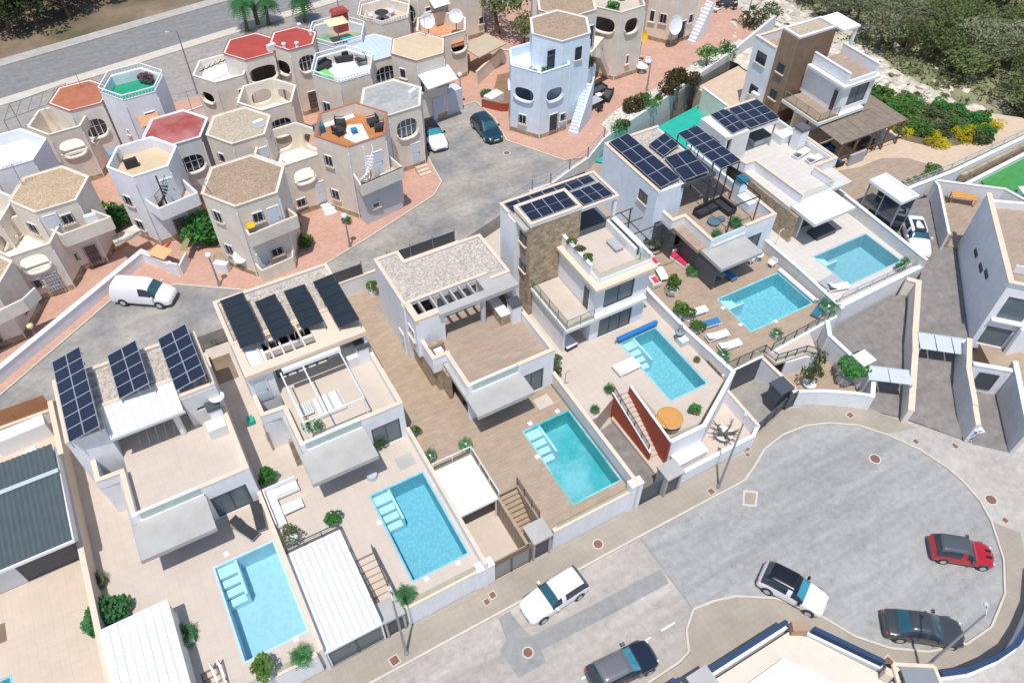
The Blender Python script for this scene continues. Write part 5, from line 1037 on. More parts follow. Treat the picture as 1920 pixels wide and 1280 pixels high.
parapet(b,[(57.8,44.9),(57.8,40.7)],9.7,10.7,.2,cm=whitem); parapet(b,[(61.4,40.7),(61.4,44.9)],9.7,10.7,.2,cm=whitem); b('glass_kerb', whitem).box(57.95,61.3,40.5,40.7,9.7,10.0)
b('wall', cream2).box(55.6,57.6,43.4,43.6,D7,6.4).box(61.75,63.4,43.9,44.1,D7,9.9); b('canopy_slab', whitem).box(60.25,62.4,44.6,47.6,12.2,12.4); b('column', whitem).box(62.0,62.25,44.7,44.95,9.7,12.2)
T7 = b.done(); glass_rail(T7,[(55.15,44.8),(55.15,40.3),(57.6,40.3)],6.75,7.55,True,1.5,None,clear_mat('faint_glass',(.9,.9,.85),.02)); window(T7,55.42,49.05,8.8,math.pi,1.3,1.1,fm=dgrey); window(T7,55.42,48.95,5.4,math.pi,1.1,1.0,fm=dgrey); window(T7,55.52,46.5,9.0,math.pi,.85,.95,fm=dgrey); window(T7,55.52,46.5,6.3,math.pi,.85,.95,fm=dgrey); bigwin(T7,58.62,60.98,40.7,7.22,9.08,2); door(T7,57.66,41.3,6.75,math.pi,.6,2.1,m=dgrey)
tag(MB().cbox(55.1,48.3,4.8,5.6,.4,.9,0).obj('air_conditioner', whitem),'white air conditioner on the side wall of the brown tower villa','air conditioner')
t = thing('reed_pergola','brown timber pergola with a reed roof beside the brown tower villa','pergola',(60,39,D7)); reed = mat('reed_matting',(.25,.20,.155),kind='plank',rot=R(90),var=.15,fine=.2)
for i in range(8): MB().add([(55.35+1.07*i,37.3,6.1),(55.35+1.07*i+1.04,37.3,6.1),(55.35+1.07*i+1.04,40.15 if i<5 else 42.3,6.25),(55.35+1.07*i,40.15 if i<5 else 42.3,6.25),(55.35+1.07*i,37.3,6.03),(55.35+1.07*i+1.04,37.3,6.03),(55.35+1.07*i+1.04,40.15 if i<5 else 42.3,6.18),(55.35+1.07*i,40.15 if i<5 else 42.3,6.18)],[(0,1,2,3),(7,6,5,4),(0,4,5,1),(1,5,6,2),(2,6,7,3),(3,7,4,0)]).obj('reed_mat',reed,t)
MB().add([(60.9,40.17,6.26),(62.0,40.17,6.26),(63.9,42.3,6.3),(61.8,42.3,6.3)],[(0,1,2,3)]).obj('reed_mat',reed,t)
for x in (55.6,57.6,59.7,61.7,63.7): MB().box(x-.07,x+.07,37.35,37.49,D7,6.0).obj('post',woodp,t); MB().bar((x,37.4,5.2),(x+.5,37.4,6.0),.07).obj('brace',woodp,t)
MB().bar((55.4,37.4,5.95),(63.9,37.4,5.95),.14).bar((55.4,37.4,4.3),(63.9,37.4,4.3),.06).bar((55.4,40.0,5.95),(63.9,42.0,5.95),.1).obj('beam',woodp,t)
sofa(56.3,38.2,D7,1.5,'dark sofa with teal cushions under the reed pergola',2.0,.8,fabd,fabt); sofa(56.6,39.6,D7,0,'second dark sofa with blue cushions under the reed pergola',1.8,.8,fabd,fabb); table(60.5,38.6,D7,'dark dining table under the reed pergola',2.0,.9,m_=fabd)
for i, (dx, dy, lab) in enumerate(((-.6,-.7,'front left'),(.5,-.7,'front right'),(-.6,.7,'back left'),(.5,.7,'back right'))): chair(60.5+dx,38.6+dy,D7,math.pi if dy<0 else 0,'dark wicker chair at the '+lab+' of the reed pergola table',fabd)
tag(MB().box(56.9,58.9,36.9,37.1,D7,4.6).obj('blind', fabg),'grey fabric blind hanging before the reed pergola','blind')
tag(MB().box(57.2,57.9,34.0,34.3,D7+.013,D7+.2).obj('bag', dgrey),'small dark bag lying on the wood floor','bag')
bwall('white retaining wall between wood floor and white car driveway', [(55.6,31.6),(59,31.75),(64.75,31.55),(78,32.1)], 1.8, 3.55, .28, white, whitem)
rail('long glass railing along the edge of the sand paving', [(58.5,31.9,3.5),(64.7,31.8,3.5),(78,32.3,3.5)], 3.5, 4.3, 1.9, alum, True)
for i in range(4): potted('potted_plant',('first','second','third','fourth')[i]+' small green shrub of the row by the glass railing, left to right',59.2+i*.95,32.45,D7,'rosette','clay_box',.45,.1,bushd,key=i)
potted('potted_plant','larger green shrub right of the four small shrubs',63.4,32.5,D7,'bush','clay_box',.7,.1,bushd)
b = Bld('glass_lift', 'glass walled pavilion with a flat white roof beside the white car', 'pavilion', (54.6,30.5,2.2)); b('roof', whitem).box(53.5,55.35,28.7,32.1,5.85,6.05); b('coping', whitem).box(53.4,53.6,28.6,32.2,6.0,6.25).box(55.25,55.45,28.6,32.2,6.0,6.25).box(53.6,55.25,28.6,28.8,6.0,6.25).box(53.6,55.25,32.0,32.2,6.0,6.25); b('side_wall', whitem).box(55.2,55.4,28.7,32.1,2.2,3.3); TL_ = b.done()
for x, y in ((53.55,28.75),(53.55,30.4),(53.55,32.05),(55.3,28.75),(55.3,32.05)): MB().box(x-.05,x+.05,y-.05,y+.05,2.2,5.85).obj('post',mgrey,TL_)
for y0, y1 in ((28.8,30.35),(30.45,32.0)):
    for z0, z1 in ((3.3,4.5),(4.55,5.8)): MB().box(53.54,53.56,y0,y1,z0,z1).obj('glass_panel',glassd if (y0<29) else glassc,TL_)
for z0, z1 in ((2.4,4.0),(4.05,5.8)): MB().box(53.6,55.25,28.74,28.77,z0,z1).obj('glass_panel',glassd,TL_); MB().box(55.29,55.31,28.8,32,max(z0,3.3),z1).obj('glass_panel',glasst,TL_)
# garden shrubs
gp = [(61.5,44.5),(64.0,41.5),(64.3,38.6),(65.3,36.9),(66.5,35.2),(68.8,34.3),(72,34.0),(74.8,34.2),(75.6,35.8),(74.5,38.5),(71,42.5),(68,46),(65,48)]
setting('garden_bed', MB().poly(gp, D7-.02, D7+.05), soil)
def inside(x, y, P):
    c = False
    for i in range(len(P)):
        (x1,y1),(x2,y2) = P[i-1],P[i]
        if (y1>y)!=(y2>y) and x < (x2-x1)*(y-y1)/(y2-y1)+x1: c = not c
    return c
rs = random.Random(11); n = 0; placed = []
while n < 62:
    x, y = rs.uniform(61,76), rs.uniform(33.5,48)
    if inside(x,y,gp) and all((x-a)**2+(y-c)**2 > .75 for a, c in placed):
        placed.append((x,y)); front = not inside(x-.3,y-2.0,gp) and x > 63.5; ye = front and rs.random() < .8
        bush('garden_shrub','yellow flowering shrub at the rim of the garden bed' if ye else 'green shrub in the dense garden bed beside the reed pergola',x,y,D7,rs.uniform(.6,.85) if ye else rs.uniform(.9,1.35),flowy if ye else rs.choice([bushd,bushd,bushd,bushg,cactus]),n,'yellow shrubs of the garden bed' if ye else 'green shrubs of the garden bed',h=rs.uniform(.5,1.1),n=520,size=.075); n += 1
# ============================================================ driveway walls, grey gates, shaded villa on the right
bwall('long cream driveway wall from the turning circle to the pale terrace', [(41.6,14.9),(45.6,18.35),(46.95,19.65),(51.35,23.3),(50.9,23.9)], -.3, [1.6,2.2,2.4,2.6,2.6], .36, cream2, coping)
bwall('stepped blue grey wall between the two driveways', [(44.3,11.6),(45.0,12.7),(46.9,15.0),(48.9,16.7)], 0, [2.0,2.6,3.0,3.3], .3, greyw, coping); tag(MB().bar((44.15,11.42,1.5),(44.75,11.2,1.5),.5,.04).bar((43.95,11.5,1.0),(44.6,11.3,1.0),.02,1.0).obj('street_sign', whitem),'white wall end with a small blue name plate','sign'); tag(MB().bar((44.0,11.28,1.5),(44.45,11.13,1.5),.03,.28).obj('name_plate', mat('blue_sign',(.01,.15,.6),var=0)),'small blue name plate on the white wall end','sign')
def panel_gate(label, p, q, z, n, w, m_):
    t = thing('driveway_gate', label, 'gate', (*p, z-1.9)); P_, Q = Vector(p), Vector(q); d = (Q-P_); nn = Vector((-d.y, d.x)).normalized()*w
    for i in range(n): a = P_+d*(i/n+.01); c = P_+d*((i+1)/n-.01); MB().add([(a.x,a.y,z),(c.x,c.y,z),(c.x-nn.x,c.y-nn.y,z-.04),(a.x-nn.x,a.y-nn.y,z-.04),(a.x,a.y,z-.06),(c.x,c.y,z-.06),(c.x-nn.x,c.y-nn.y,z-.1),(a.x-nn.x,a.y-nn.y,z-.1)],[(0,1,2,3),(7,6,5,4),(0,4,5,1),(1,5,6,2),(2,6,7,3),(3,7,4,0)]).obj('panel',m_,t)
    f = MB()
    for e in (P_, Q, P_-nn, Q-nn): f.bar((e.x,e.y,z-1.9),(e.x,e.y,z-.06),.09)
    f.bar((*p,z-.02),(*q,z-.02),.1); f.obj('frame',lgrey,t)
panel_gate('pale grey panelled gate roof over the upper driveway', (46.95,19.5), (49.75,17.1), 2.5, 3, 1.6, mat('pale_grey_panel',(.55,.60,.62),rough=.4,var=.03)); panel_gate('pale grey gate roof over the lower driveway', (41.2,19.1), (43.6,17.2), 2.3, 2, 1.3, MATS['pale_grey_panel'])
tag(MB().cbox(41.3,19.55,1.0,2.55,1.15,1.05,0).cbox(41.3,19.55,2.55,2.68,1.3,1.2,0).obj('gate_pillar', palecon),'pale square gate pillar roof beside the lower driveway gate','pillar')
b = Bld('villa', 'white villa with a tall blue shaded side wall at the right edge', 'villa', (54,18,1.5)); p0, p1 = (58.2,25.0), (50.85,17.25)
def holes(L): return [[(a,c),(a2,c),(a2,d),(a,d)] for a,a2,c,d in L]
b('wall', white).panel(p0, p1, 1.0, 7.9, .3); b('coping', coping).bar((58.2,24.9,7.95),(50.75,17.1,7.95),.42,.08)
p2 = (56.5,11.2); b('wall', white).panel(p1, p2, 1.0, 7.9, .25, holes([(.5,2.3,4.4,6.6),(3.0,7.0,4.4,6.6),(.4,2.2,1.55,3.5)])); b('interior', dark).bar((51.9,17.6,4),(57.5,12.3,4),.1,6); b('coping', coping).bar((50.9,17.15,7.95),(56.5,11.2,7.95),.3,.08); b('sill', whitem).bar((51.0,17.0,4.3),(52.7,15.2,4.3),.5,.12)
b('terrace_floor', wood2).poly([(51.2,17.3),(58.2,24.8),(66,20),(58,10.5)],6.8,7.0); b('coping', whitem).bar((58.2,24.3,7.3),(66,18.5,7.3),.3,.6); b('balustrade', whitem).bar((53,18.3,7.4),(58.5,12.5,7.4),.1,.7); b('wall', white).bar((52.1,15.2,2.6),(53.4,14.8,2.6),.25,3.2)
T8 = b.done(); aw = math.atan2(p2[1]-p1[1], p2[0]-p1[0])
for u0, u1, z0, z1 in ((.5,2.3,4.4,6.6),(3.0,7.0,4.4,6.6),(.4,2.2,1.55,3.5)):
    d = Vector((math.cos(aw), math.sin(aw))); a = Vector(p1)+d*u0; c = Vector(p1)+d*u1; n_ = Vector((-d.y,d.x))*.12; o = MB().bar((a.x+n_.x,a.y+n_.y,(z0+z1)/2),(c.x+n_.x,c.y+n_.y,(z0+z1)/2),.05,z1-z0).obj('window',shutter,T8)
for u, z in ((3.6,5.4),(4.9,4.9),(6.9,4.7)): d = (Vector(p0)-Vector(p1)).normalized(); c = Vector(p1)+d*u; window(T8, c.x-.02, c.y+.02, z, math.pi*.75, .9, .35, fm=dgrey, sill=None)
deck('villa_terrace', [(49.4,13.5),(51.4,16.9),(53,15.5),(58,12),(56,8)], 1.5, wood, z0=-.5)
bwall('white garage wall beside the right hand driveway', [(47.75,15.05),(49.5,13.4)], 0, [2.9,2.9], .3, white, whitem); tag(MB().bar((48.0,14.55,1.5),(49.0,13.6,1.5),.06,1.7).obj('garage_door', dgrey),'dark garage door in the short white garage wall','garage door'); bwall('blue grey side wall at the right end of the driveways', [(50.1,13.6),(46.3,9.3)], 0, [3.2,2.6], .3, greyw, whitem); bwall('white corner wall at the right picture edge', [(46.4,9.3),(50,10.2),(58,7)], 0, 2.2, .3, white, whitem)
bwall('tall narrow wall beside the white car driveway', [(61.4,30.9),(61.15,30.3),(56.6,25.4)], 1.5, [4.0,4.0,4.0], .18, greyw, whitem); bwall('block wall on the patio side of the tall narrow wall', [(61.9,30.6),(57.2,25.5)], 1.5, [3.6,3.6], .3, stone, cop=False)
deck('sunken_patio', [(57.3,25.3),(62.0,30.6),(66,27),(60.5,22)], 2.4, wood2, z0=0)
table(63.2,28.8,2.4,'orange topped table behind the tall narrow wall',2.1,.9,.8,-.8,orange); potted('potted_plant','small plant by the orange topped table',62.2,29.7,2.4,'rosette','grey',.5,.2,cactus)
bwall('white parapet behind the orange topped table', [(62.3,31.2),(66.6,27.4),(67,24)], 2, 3.6, .2, white, whitem)
deck('sports_turf', [(68.6,30.6),(77,31),(88,29),(88,10),(73,17),(66.5,27.6)], 1.9, turf2, z0=.5); deck('dark_paving', [(62.2,31.2),(66.5,31),(68.6,30.6),(66.5,27.6),(73,17),(70,14),(61,24)], 1.7, mat('dark_grey_paving',(.18,.2,.17),kind='tile',size=1.5,var=.08), z0=.5)
bwall('white ledge along the green sports turf', [(66.2,30.5),(75,31.0),(84,31.4)], .5, 2.35, .3, white, whitem); bwall('stone faced wall below the long glass railing', [(66,31.2),(78,31.75)], .5, 3.0, .3, stone, cop=False)
tag(MB().bar((69.6,27.4,2.4),(75,24.6,2.4),1.0,.12).bar((69.6,27.4,2.1),(75,24.6,2.1),.5,.5).obj('canopy', whitem),'long white canopy with a dark stripe beside the green turf','canopy')
# ============================================================ villa at the bottom right, only its garden front shows
deck('villa_terrace', [(15,7.2),(23.1,7.2),(23.9,6.3),(25.9,2.9),(27.5,-1),(27,-12),(5,-12),(8,7.2)], .9, mat('cream_paving',(.70,.62,.52),kind='tile',size=.8,var=.04), z0=-.2)
setting('pale_terrace_slab', MB().poly([(16.2,6.0),(21.6,6.2),(23.2,3.8),(24.2,-3),(18,-8),(13,-3)], .88, 1.1), palecon)
bwall('blue railed street wall at the bottom edge', [(17.3,7.5),(22.9,7.5)], 0, 1.1, .25, white, whitem); bwall('blue railed curved wall below the turning circle', [(23.97,6.5),(26.1,3.15)], 0, 1.1, .25, white, whitem); bwall('curved white wall with dark railing at the bottom right', [(28.4,1.1),(30,.45),(31.8,.15),(33.5,.1),(35.1,.5),(37,1.2),(39,2.5)], 0, 1.1, .25, white, whitem)
bl = mat('navy_metal',(.03,.06,.13),rough=.4,var=.03)
for lab, pts in (('navy slatted fence on the street wall at the bottom edge',[(17.3,7.55),(20.1,7.55),(22.9,7.55)]),('navy slatted fence on the curved wall below the turning circle',[(23.99,6.5),(25.0,4.9),(26.1,3.15)]),('navy slatted fence on the curved bottom right wall',[(28.4,1.15),(30,.5),(31.8,.2),(33.5,.15),(35.1,.55),(37,1.25),(39,2.55)]),('short navy slatted fence left of the small grey canopy',[(13.5,8.0),(15.5,8.0)])):
    t = thing('slatted_fence', lab, 'fence', (*pts[0],1.1))
    for i in range(len(pts)-1):
        for z, ww in ((1.25,.1),(1.45,.16),(1.65,.22),(1.85,.28)): MB().bar((*pts[i],z),(*pts[i+1],z),ww,.03).obj('slat',bl,t)
    for p in pts: MB().box(p[0]-.04,p[0]+.04,p[1]-.04,p[1]+.04,1.1,1.9).obj('post',bl,t)
tag(MB().cbox(16.4,7.3,2.1,2.25,1.4,1.1,0).cbox(16.4,7.3,0,2.1,.2,.2,0).obj('canopy', slabm),'small flat grey canopy at the bottom edge','canopy')
tag(MB().cbox(23.45,7.0,1.0,1.75,.9,.55,-.5).obj('gate_pillar', mat('brown_tile',(.40,.27,.18),var=.06)),'brown tiled pillar at the corner of the navy fences','pillar'); tag(MB().cbox(25.9,2.6,1.0,1.9,.45,.4,-1).obj('gate_pillar', coping),'beige pillar end right of the navy fence','pillar')
t = thing('gate_porch','beige framed grey roof at the bottom right edge','gate',(27.2,1.6,0)); MB().cbox(27.1,1.5,1.9,2.0,1.9,1.6,-.45).obj('roof',mgrey,t)
MB().bar((26.3,2.8,2.0),(28.2,1.6,2.0),.2,.18).bar((26.3,2.8,2.0),(25.6,1.6,2.0),.2,.18).bar((28.2,1.6,2.0),(27.6,.4,2.0),.2,.18).obj('frame',coping,t); MB().box(26.3,26.5,2.4,2.6,0,1.9).box(27.8,28.0,1.5,1.7,0,1.9).obj('post',coping,t)
# ============================================================ old town: hexagonal modules
GZ = 3.7
def hexv(cx, cy, r, rot=3):
    return [(cx+r*math.cos(R(240+rot+60*k)), cy+r*math.sin(R(240+rot+60*k))) for k in range(6)]
def oval(u, z, w, h, n=2.8, N_=20, cut=None):
    P = []
    for i in range(N_):
        a = 2*math.pi*i/N_; c, s_ = math.cos(a), math.sin(a)
        P.append((u+w/2*math.copysign(abs(c)**(2/n), c), z+h/2*math.copysign(abs(s_)**(2/n), s_)))
    return P
def hexhouse(label, cx, cy, r, z1, wm, top='roof', tm=None, faces=None, zf=None, group=None, rot=3, ground=GZ, edge=None, plinth=True, cat='house', name='hexagonal_house'):
    faces = faces or {}; b = Bld(name, label, cat, (cx, cy, ground), group); V = hexv(cx, cy, r, rot); sc_ = r; post = []
    for k in range(6):
        p, q = V[k], V[(k+1) % 6]; d = Vector((q[0]-p[0], q[1]-p[1])); L_ = d.length; d.normalize(); ang = R(270+rot+60*k); hs = []
        for f in faces.get(k, ()):
            if f[0] == 'arch':
                f = (f[0], f[1], f[2], f[3]*1.16, f[4]*1.15)+tuple(f[5:]); _, u, z, w, h = f[:5]; hs.append(oval(u*L_, z, w, h)); post.append((k, f, p, d, L_, ang))
            else:
                u, z = f[1]*L_, f[2]; x, y = p[0]+d.x*u, p[1]+d.y*u; ox, oy = math.cos(ang)*.02, math.sin(ang)*.02
                if f[0] == 'win': window(b.T, x+ox, y+oy, z, ang, f[3] if len(f) > 3 else .8, f[4] if len(f) > 4 else 1.0, f[5] if len(f) > 5 else 'plain', fm=f[6] if len(f) > 6 else whitem)
                elif f[0] == 'door': door(b.T, x+ox, y+oy, z, ang, .95, 2.1, f[3] if len(f) > 3 else door_w, grille=len(f) > 4)
        b('wall', wm).panel(p, q, ground-.3, z1, .17, hs)
        if plinth:
            o = Vector((math.cos(ang), math.sin(ang)))*.03; b('plinth', stone).bar((p[0]+o.x, p[1]+o.y, ground+.15), (q[0]+o.x, q[1]+o.y, ground+.15), .1, .6)
    ins = hexv(cx, cy, r-(.03 if top == 'roof' else .17), rot)
    if plinth:
        for k in (0, 1):
            q = hexv(cx, cy, r+.05, rot)[k]; MB().cyl(q[0], q[1], ground, z1-.6, .045, n=6).obj('drainpipe', whitem, b.T)
    if top == 'roof':
        b('roof', tm).add([(*q, z1-.02) for q in ins]+[(cx, cy, z1+.16)]+[(*q, z1-.25) for q in ins], [(i, (i+1) % 6, 6) for i in range(6)]+[(7, 8, 9, 10, 11, 12)])
        ed = hexv(cx, cy, r+.03, rot)
        for k in range(6): b('roof_edge', edge or coping).bar((*ed[k], z1+.03), (*ed[(k+1) % 6], z1+.0), .07, .06)
        fl = z1-2.6
    elif top == 'terrace':
        fl = zf if zf else z1-.9; b('terrace_floor', tm).poly(ins, fl-.2, fl)
        for k in range(6): b('parapet_cap', edge or wm).bar((*hexv(cx,cy,r-.075,rot)[k], z1+.02), (*hexv(cx,cy,r-.075,rot)[(k+1) % 6], z1+.02), .19, .05)
        fl = z1-3.4
    else:
        fl = zf if zf else z1-2.7; b('terrace_floor', tm).poly(ins, fl-.2, fl)
        for k in range(6): b('parapet_cap', edge or wm).bar((*hexv(cx,cy,r-.075,rot)[k], z1+.02), (*hexv(cx,cy,r-.075,rot)[(k+1) % 6], z1+.02), .19, .05)
    for k, f, p, d, L_, ang in post:
        _, u, z, w, h = f[:5]; mode = f[5] if len(f) > 5 else 'dark'; o = Vector((math.cos(ang), math.sin(ang)))
        pts = oval(u*L_, z, w+.1, h+.1, N_=28); low = [q for q in pts if q[1] < z-h*.12]; low.sort(key=lambda q: q[0])
        for a, c in zip(low, low[1:]):
            A = (p[0]+d.x*a[0]+o.x*.08, p[1]+d.y*a[0]+o.y*.08, a[1]); Cc = (p[0]+d.x*c[0]+o.x*.08, p[1]+d.y*c[0]+o.y*.08, c[1]); b('arch_lip', cream2 if wm in (cream, greyw) else wm).bar(A, Cc, .2, .1)
        if mode in ('glass', 'bars', 'dark'):
            # room or glazing behind the arched opening
            A = (p[0]+d.x*(u*L_-w/2)-o.x*.3, p[1]+d.y*(u*L_-w/2)-o.y*.3); Cc = (p[0]+d.x*(u*L_+w/2)-o.x*.3, p[1]+d.y*(u*L_+w/2)-o.y*.3)
            n = 4 if w > 1.6 else 2
            if mode != 'dark':
                MB().bar((*A, z), (*Cc, z), .04, h).obj('glazing', glassd if mode == 'bars' else shutter, b.T)
                m = MB()
                for i in range(n+1): t_ = i/n; x, y = A[0]+(Cc[0]-A[0])*t_+o.x*.06, A[1]+(Cc[1]-A[1])*t_+o.y*.06; m.bar((x, y, z-h/2), (x, y, z+h/2), .06)
                m.bar((A[0]+o.x*.06, A[1]+o.y*.06, z+.1), (Cc[0]+o.x*.06, Cc[1]+o.y*.06, z+.1), .05); m.obj('window_frame', whitem, b.T)
    T = b.done(); T['_'] = 0; del T['_']; return T, V
def balcony(T, pts, zf, zt, wm, fm=None):
    """pts: wall-left, front-left, front-right, wall-right"""
    mb = MB()
    for i in range(3): mb.bar((*pts[i], (zf-.25+zt)/2), (*pts[i+1], (zf-.25+zt)/2), .15, zt-zf+.25)
    mb.obj('balcony_parapet', wm, T); MB().poly(pts, zf-.25, zf).obj('balcony_floor', fm or beigetile, T)
def spiral(T, x, y, z0, z1, m_, n=12, r=.75, a0=0, turn=4.6):
    MB().cyl(x, y, z0, z1+.9, .06).obj('stair_pole', m_, T)
    for i in range(n):
        a = a0+turn*i/n; c = a+turn/n*1.05; z = z0+(z1-z0)*(i+1)/n
        MB().poly([(x,y),(x+r*math.cos(a),y+r*math.sin(a)),(x+r*math.cos(c),y+r*math.sin(c))] , z-.05, z).obj('stair_tread', m_, T)
    m = MB(); pr = None
    for i in range(n+1):
        a = a0+turn*i/n; q = (x+r*math.cos(a), y+r*math.sin(a), z0+(z1-z0)*i/n+.95)
        if pr: m.bar(pr, q, .03)
        m.bar(q, (q[0], q[1], q[2]-.9), .02); pr = q
    m.obj('stair_rail', m_, T)
def roofrail(T, V, z, h, m_, ks=range(6), n=10, w=.05):
    mb = MB()
    for k in ks:
        p, q = Vector(V[k]), Vector(V[(k+1) % 6]); mb.bar((*p, z+h), (*q, z+h), .1, .07)
        for i in range(n): a = p.lerp(q, i/n); mb.bar((a.x, a.y, z), (a.x, a.y, z+h), w)
    mb.obj('balustrade', m_, T, kind='stuff')
WIN = lambda u, z, w=.75, h=1.0, s='grille': ('win', u, z, w, h, s)
# A: big brown roofed house in front
TA, V = hexhouse('cream hexagonal house with a brown gravel roof and yellow dish above the van street', 6.05, 51.45, 3.2, 10.6, cream, 'roof', gravelb, {5:[WIN(.32,8.9),WIN(.32,5.6)], 0:[WIN(.42,9.1,.8,.9),('door',.8,7.45),('door',.25,GZ),WIN(.62,5.4,.9,.8)]})
balcony(TA, [(4.85,48.62), (4.86, 47.92), (8.69, 48.41), (8.3,49.7)], 7.45, 8.35, cream)
MB().bar((4.75,48.6,4.3),(4.93,47.65,4.3),.12,1.3).bar((4.93,47.65,4.3),(7.5,48.0,4.3),.12,1.3).bar((7.5,48.0,4.3),(7.75,48.75,4.3),.12,1.3).obj('porch_wall', cream2, TA)
MB().lathe(5.2, 48.2, [(.01,8.75),(.3,8.8),(.38,8.95)], 14).obj('dish', yellow, TA); MB().tube([(3.31, 52.37, 10.7), (3.26, 50.50, 12.0)], .03).bar((2.58, 50.57, 12.0), (4.11, 50.64, 12.0), .03).obj('aerial', mgrey, TA)
# open arched terrace right of A
TB, V = hexhouse('cream arched terrace house with white steps between the brown roof and the orange terrace', 11.2, 57.1, 3.15, 8.8, cream, 'open', cream2, {0:[('arch',.45,7.3,1.5,1.2,'open'),('door',.82,GZ+.5),WIN(.2,4.9,.8,.8)],3:[('arch',.5,7.4,1.6,1.3,'open')],4:[('arch',.5,7.4,1.6,1.3,'open')],2:[('arch',.5,7.4,1.6,1.3,'open')]}, zf=6.4)
lounger(11.0,57.5,6.4,.5,'white lounger on the cream arched terrace',fabw,.3); table(12.6,56.4,6.4,'small table on the cream arched terrace',.9)
stairs('three white steps before the cream arched terrace house', 11.9, 12.9, 54.2, 53.0, 4.3, 3.8, 3, whitem, 'door_steps')
TC, V = hexhouse('cream hexagonal house with a flat beige roof behind the brown roofed one', 8.0, 60.2, 2.75, 9.8, cream, 'roof', gravelg, {5:[WIN(.4,8.0,.6,.8)],0:[('door',.8,6.6)],1:[('door',.6,6.5)]})
TD, V = hexhouse('cream open arched house with a lattice arch window behind the beige roof', 11.8, 65.2, 2.75, 9.0, cream2, 'open', cream2, {0:[('arch',.5,6.9,1.7,1.5,'bars')],4:[('arch',.5,7.6,1.5,1.2,'open')],3:[('arch',.5,7.6,1.6,1.2,'open')],2:[('arch',.5,7.6,1.5,1.2,'open')]}, zf=6.6)
# orange terrace house
TE, V = hexhouse('tall cream hexagonal house with an orange decked roof terrace and white spiral stairs', 15.85, 54.35, 3.25, 10.75, cream, 'terrace', woodo, {5:[WIN(.33,8.8),WIN(.33,5.4)],0:[('door',.72,7.45)]}, edge=terroof)
balcony(TE, [(14.5,51.45), (14.46, 49.75), (18.31, 50.32), (18.0,52.2)], 7.4, 8.2, cream); MB().bar((*(14.46, 49.75),8.25),(*(18.31, 50.32),8.25),.08,.05).obj('balcony_rail', mat('navy_rail',(.03,.03,.1),var=0), TE); bx = [(14.59, 50.31), (18.13, 50.88)]
MB().poly([(14.41, 51.18), bx[0], bx[1], (18.6,51.6), (14.8,51.6)], GZ-.3, 7.1).obj('annex', mat('pale_grey_annex',(.55,.55,.56),var=.04), TE); window(TE, (bx[0][0]*.7+bx[1][0]*.3), (bx[0][1]*.7+bx[1][1]*.3)-.03, 5.3, R(276), .7, .5)
spiral(TE, 15.45, 50.85, 7.4, 9.9, whitem, 12, .7, 2.6, 3.6)
for p, lab, a in (((15.37, 55.90, 9.85),'dark armchair on the left of the orange terrace rug',1.2),((14.85, 54.82, 9.85),'second dark armchair by the front edge of the orange terrace',1.9),((17.81, 54.76, 9.85),'dark wicker armchair at the back right of the orange terrace',-1.6),((17.98, 53.78, 9.85),'dark wicker armchair with a white cushion on the orange terrace',-1.9)): chair(*p, a, lab, fabd, w=.85)
setting('white_rug', MB().poly([(15.93, 55.75),(17.02, 55.36),(16.70, 52.81),(15.60, 52.85),(14.99, 54.13)], 9.84, 9.87), fabw)
table(*(15.99, 54.35, 9.87),'small blue topped table on the white rug of the orange terrace',.5,.5,.4,0,fabb); tag(MB().cbox(*(13.54, 55.92),9.85,10.5,.8,.7,.1).obj('storage_box', fabt),'blue grey storage box at the left corner of the orange terrace','storage box')
setting('white_mat', MB().poly([(14.22, 57.49),(16.96, 57.31),(16.90, 56.63),(14.19, 56.31)], 9.84, 9.868), fabw)
TF, V = hexhouse('cream hexagonal house with a weathered grey roof and white framed arch window', 20.95, 58.3, 2.95, 9.7, cream, 'roof', greyroof, {0:[('arch',.52,7.9,1.7,1.6,'glass'),('door',.72,GZ+.45)]}, edge=greyw)
stairs('beige doorstep stairs by the shadow of the grey roofed house', 21.3, 22.5, 55.3, 54.2, 4.3, 3.8, 3, sandtile, 'door_steps')
# yellow floored terrace
TG, V = hexhouse('white hexagonal house with a yellow floored roof terrace and dark spiral stairs', 0.05, 58.5, 2.7, 10.4, white, 'terrace', gravelk, {5:[WIN(.35,7.6,.8,.9),WIN(.4,5.2,.8,.9)],0:[('door',.8,7.35,door_w)]})
balcony(TG, [(-.9,56.1), (-0.30, 54.51), (2.79, 55.08), (2.2,57.4)], 7.3, 8.2, white); spiral(TG, .4, 55.4, 7.3, 9.5, iron, 11, .65, 2.4, 3.4); door(TG, .8, 56.05, GZ, R(273), 1.0, 2.1, door_b, True)
MB().box(-.6,2.6,56.6,56.75,GZ,6.6).obj('porch_wall', cream2, TG)
tag(MB().cbox(*(-1.90, 60.41),9.5,10.4,.7,1.1,.1).obj('water_tank', mat('grey_blue_tank',(.25,.32,.38),var=.05)),'grey blue covered barbecue in the corner of the yellow floored terrace','barbecue'); tag(MB().cbox(*(-0.90, 58.89),9.5,10.2,1.0,.4,.05).obj('planter_box', iron),'black planter box at the stair head of the yellow floored terrace','planter')
TH, V = hexhouse('grey white hexagonal house with a faded red roof and arch window', 3.35, 62.65, 2.7, 9.6, greyw, 'roof', redroof2, {0:[('arch',.5,7.4,1.8,1.4,'bars')]}, edge=white)
TI, V = hexhouse('cream hexagonal house with a tan roof at the left', -6.95, 58.45, 2.85, 9.9, cream, 'roof', gravelt, {0:[('door',.25,7.3),WIN(.6,8.6,.8,.9),('door',.75,GZ,door_b,1),WIN(.25,5.2,.8,.7)],5:[WIN(.5,7.9,.9,.9)]})
balcony(TI, [(-7.9,55.95), (-7.29, 54.84), (-3.75, 55.28), (-4.9,56.9)], 7.3, 8.2, cream)
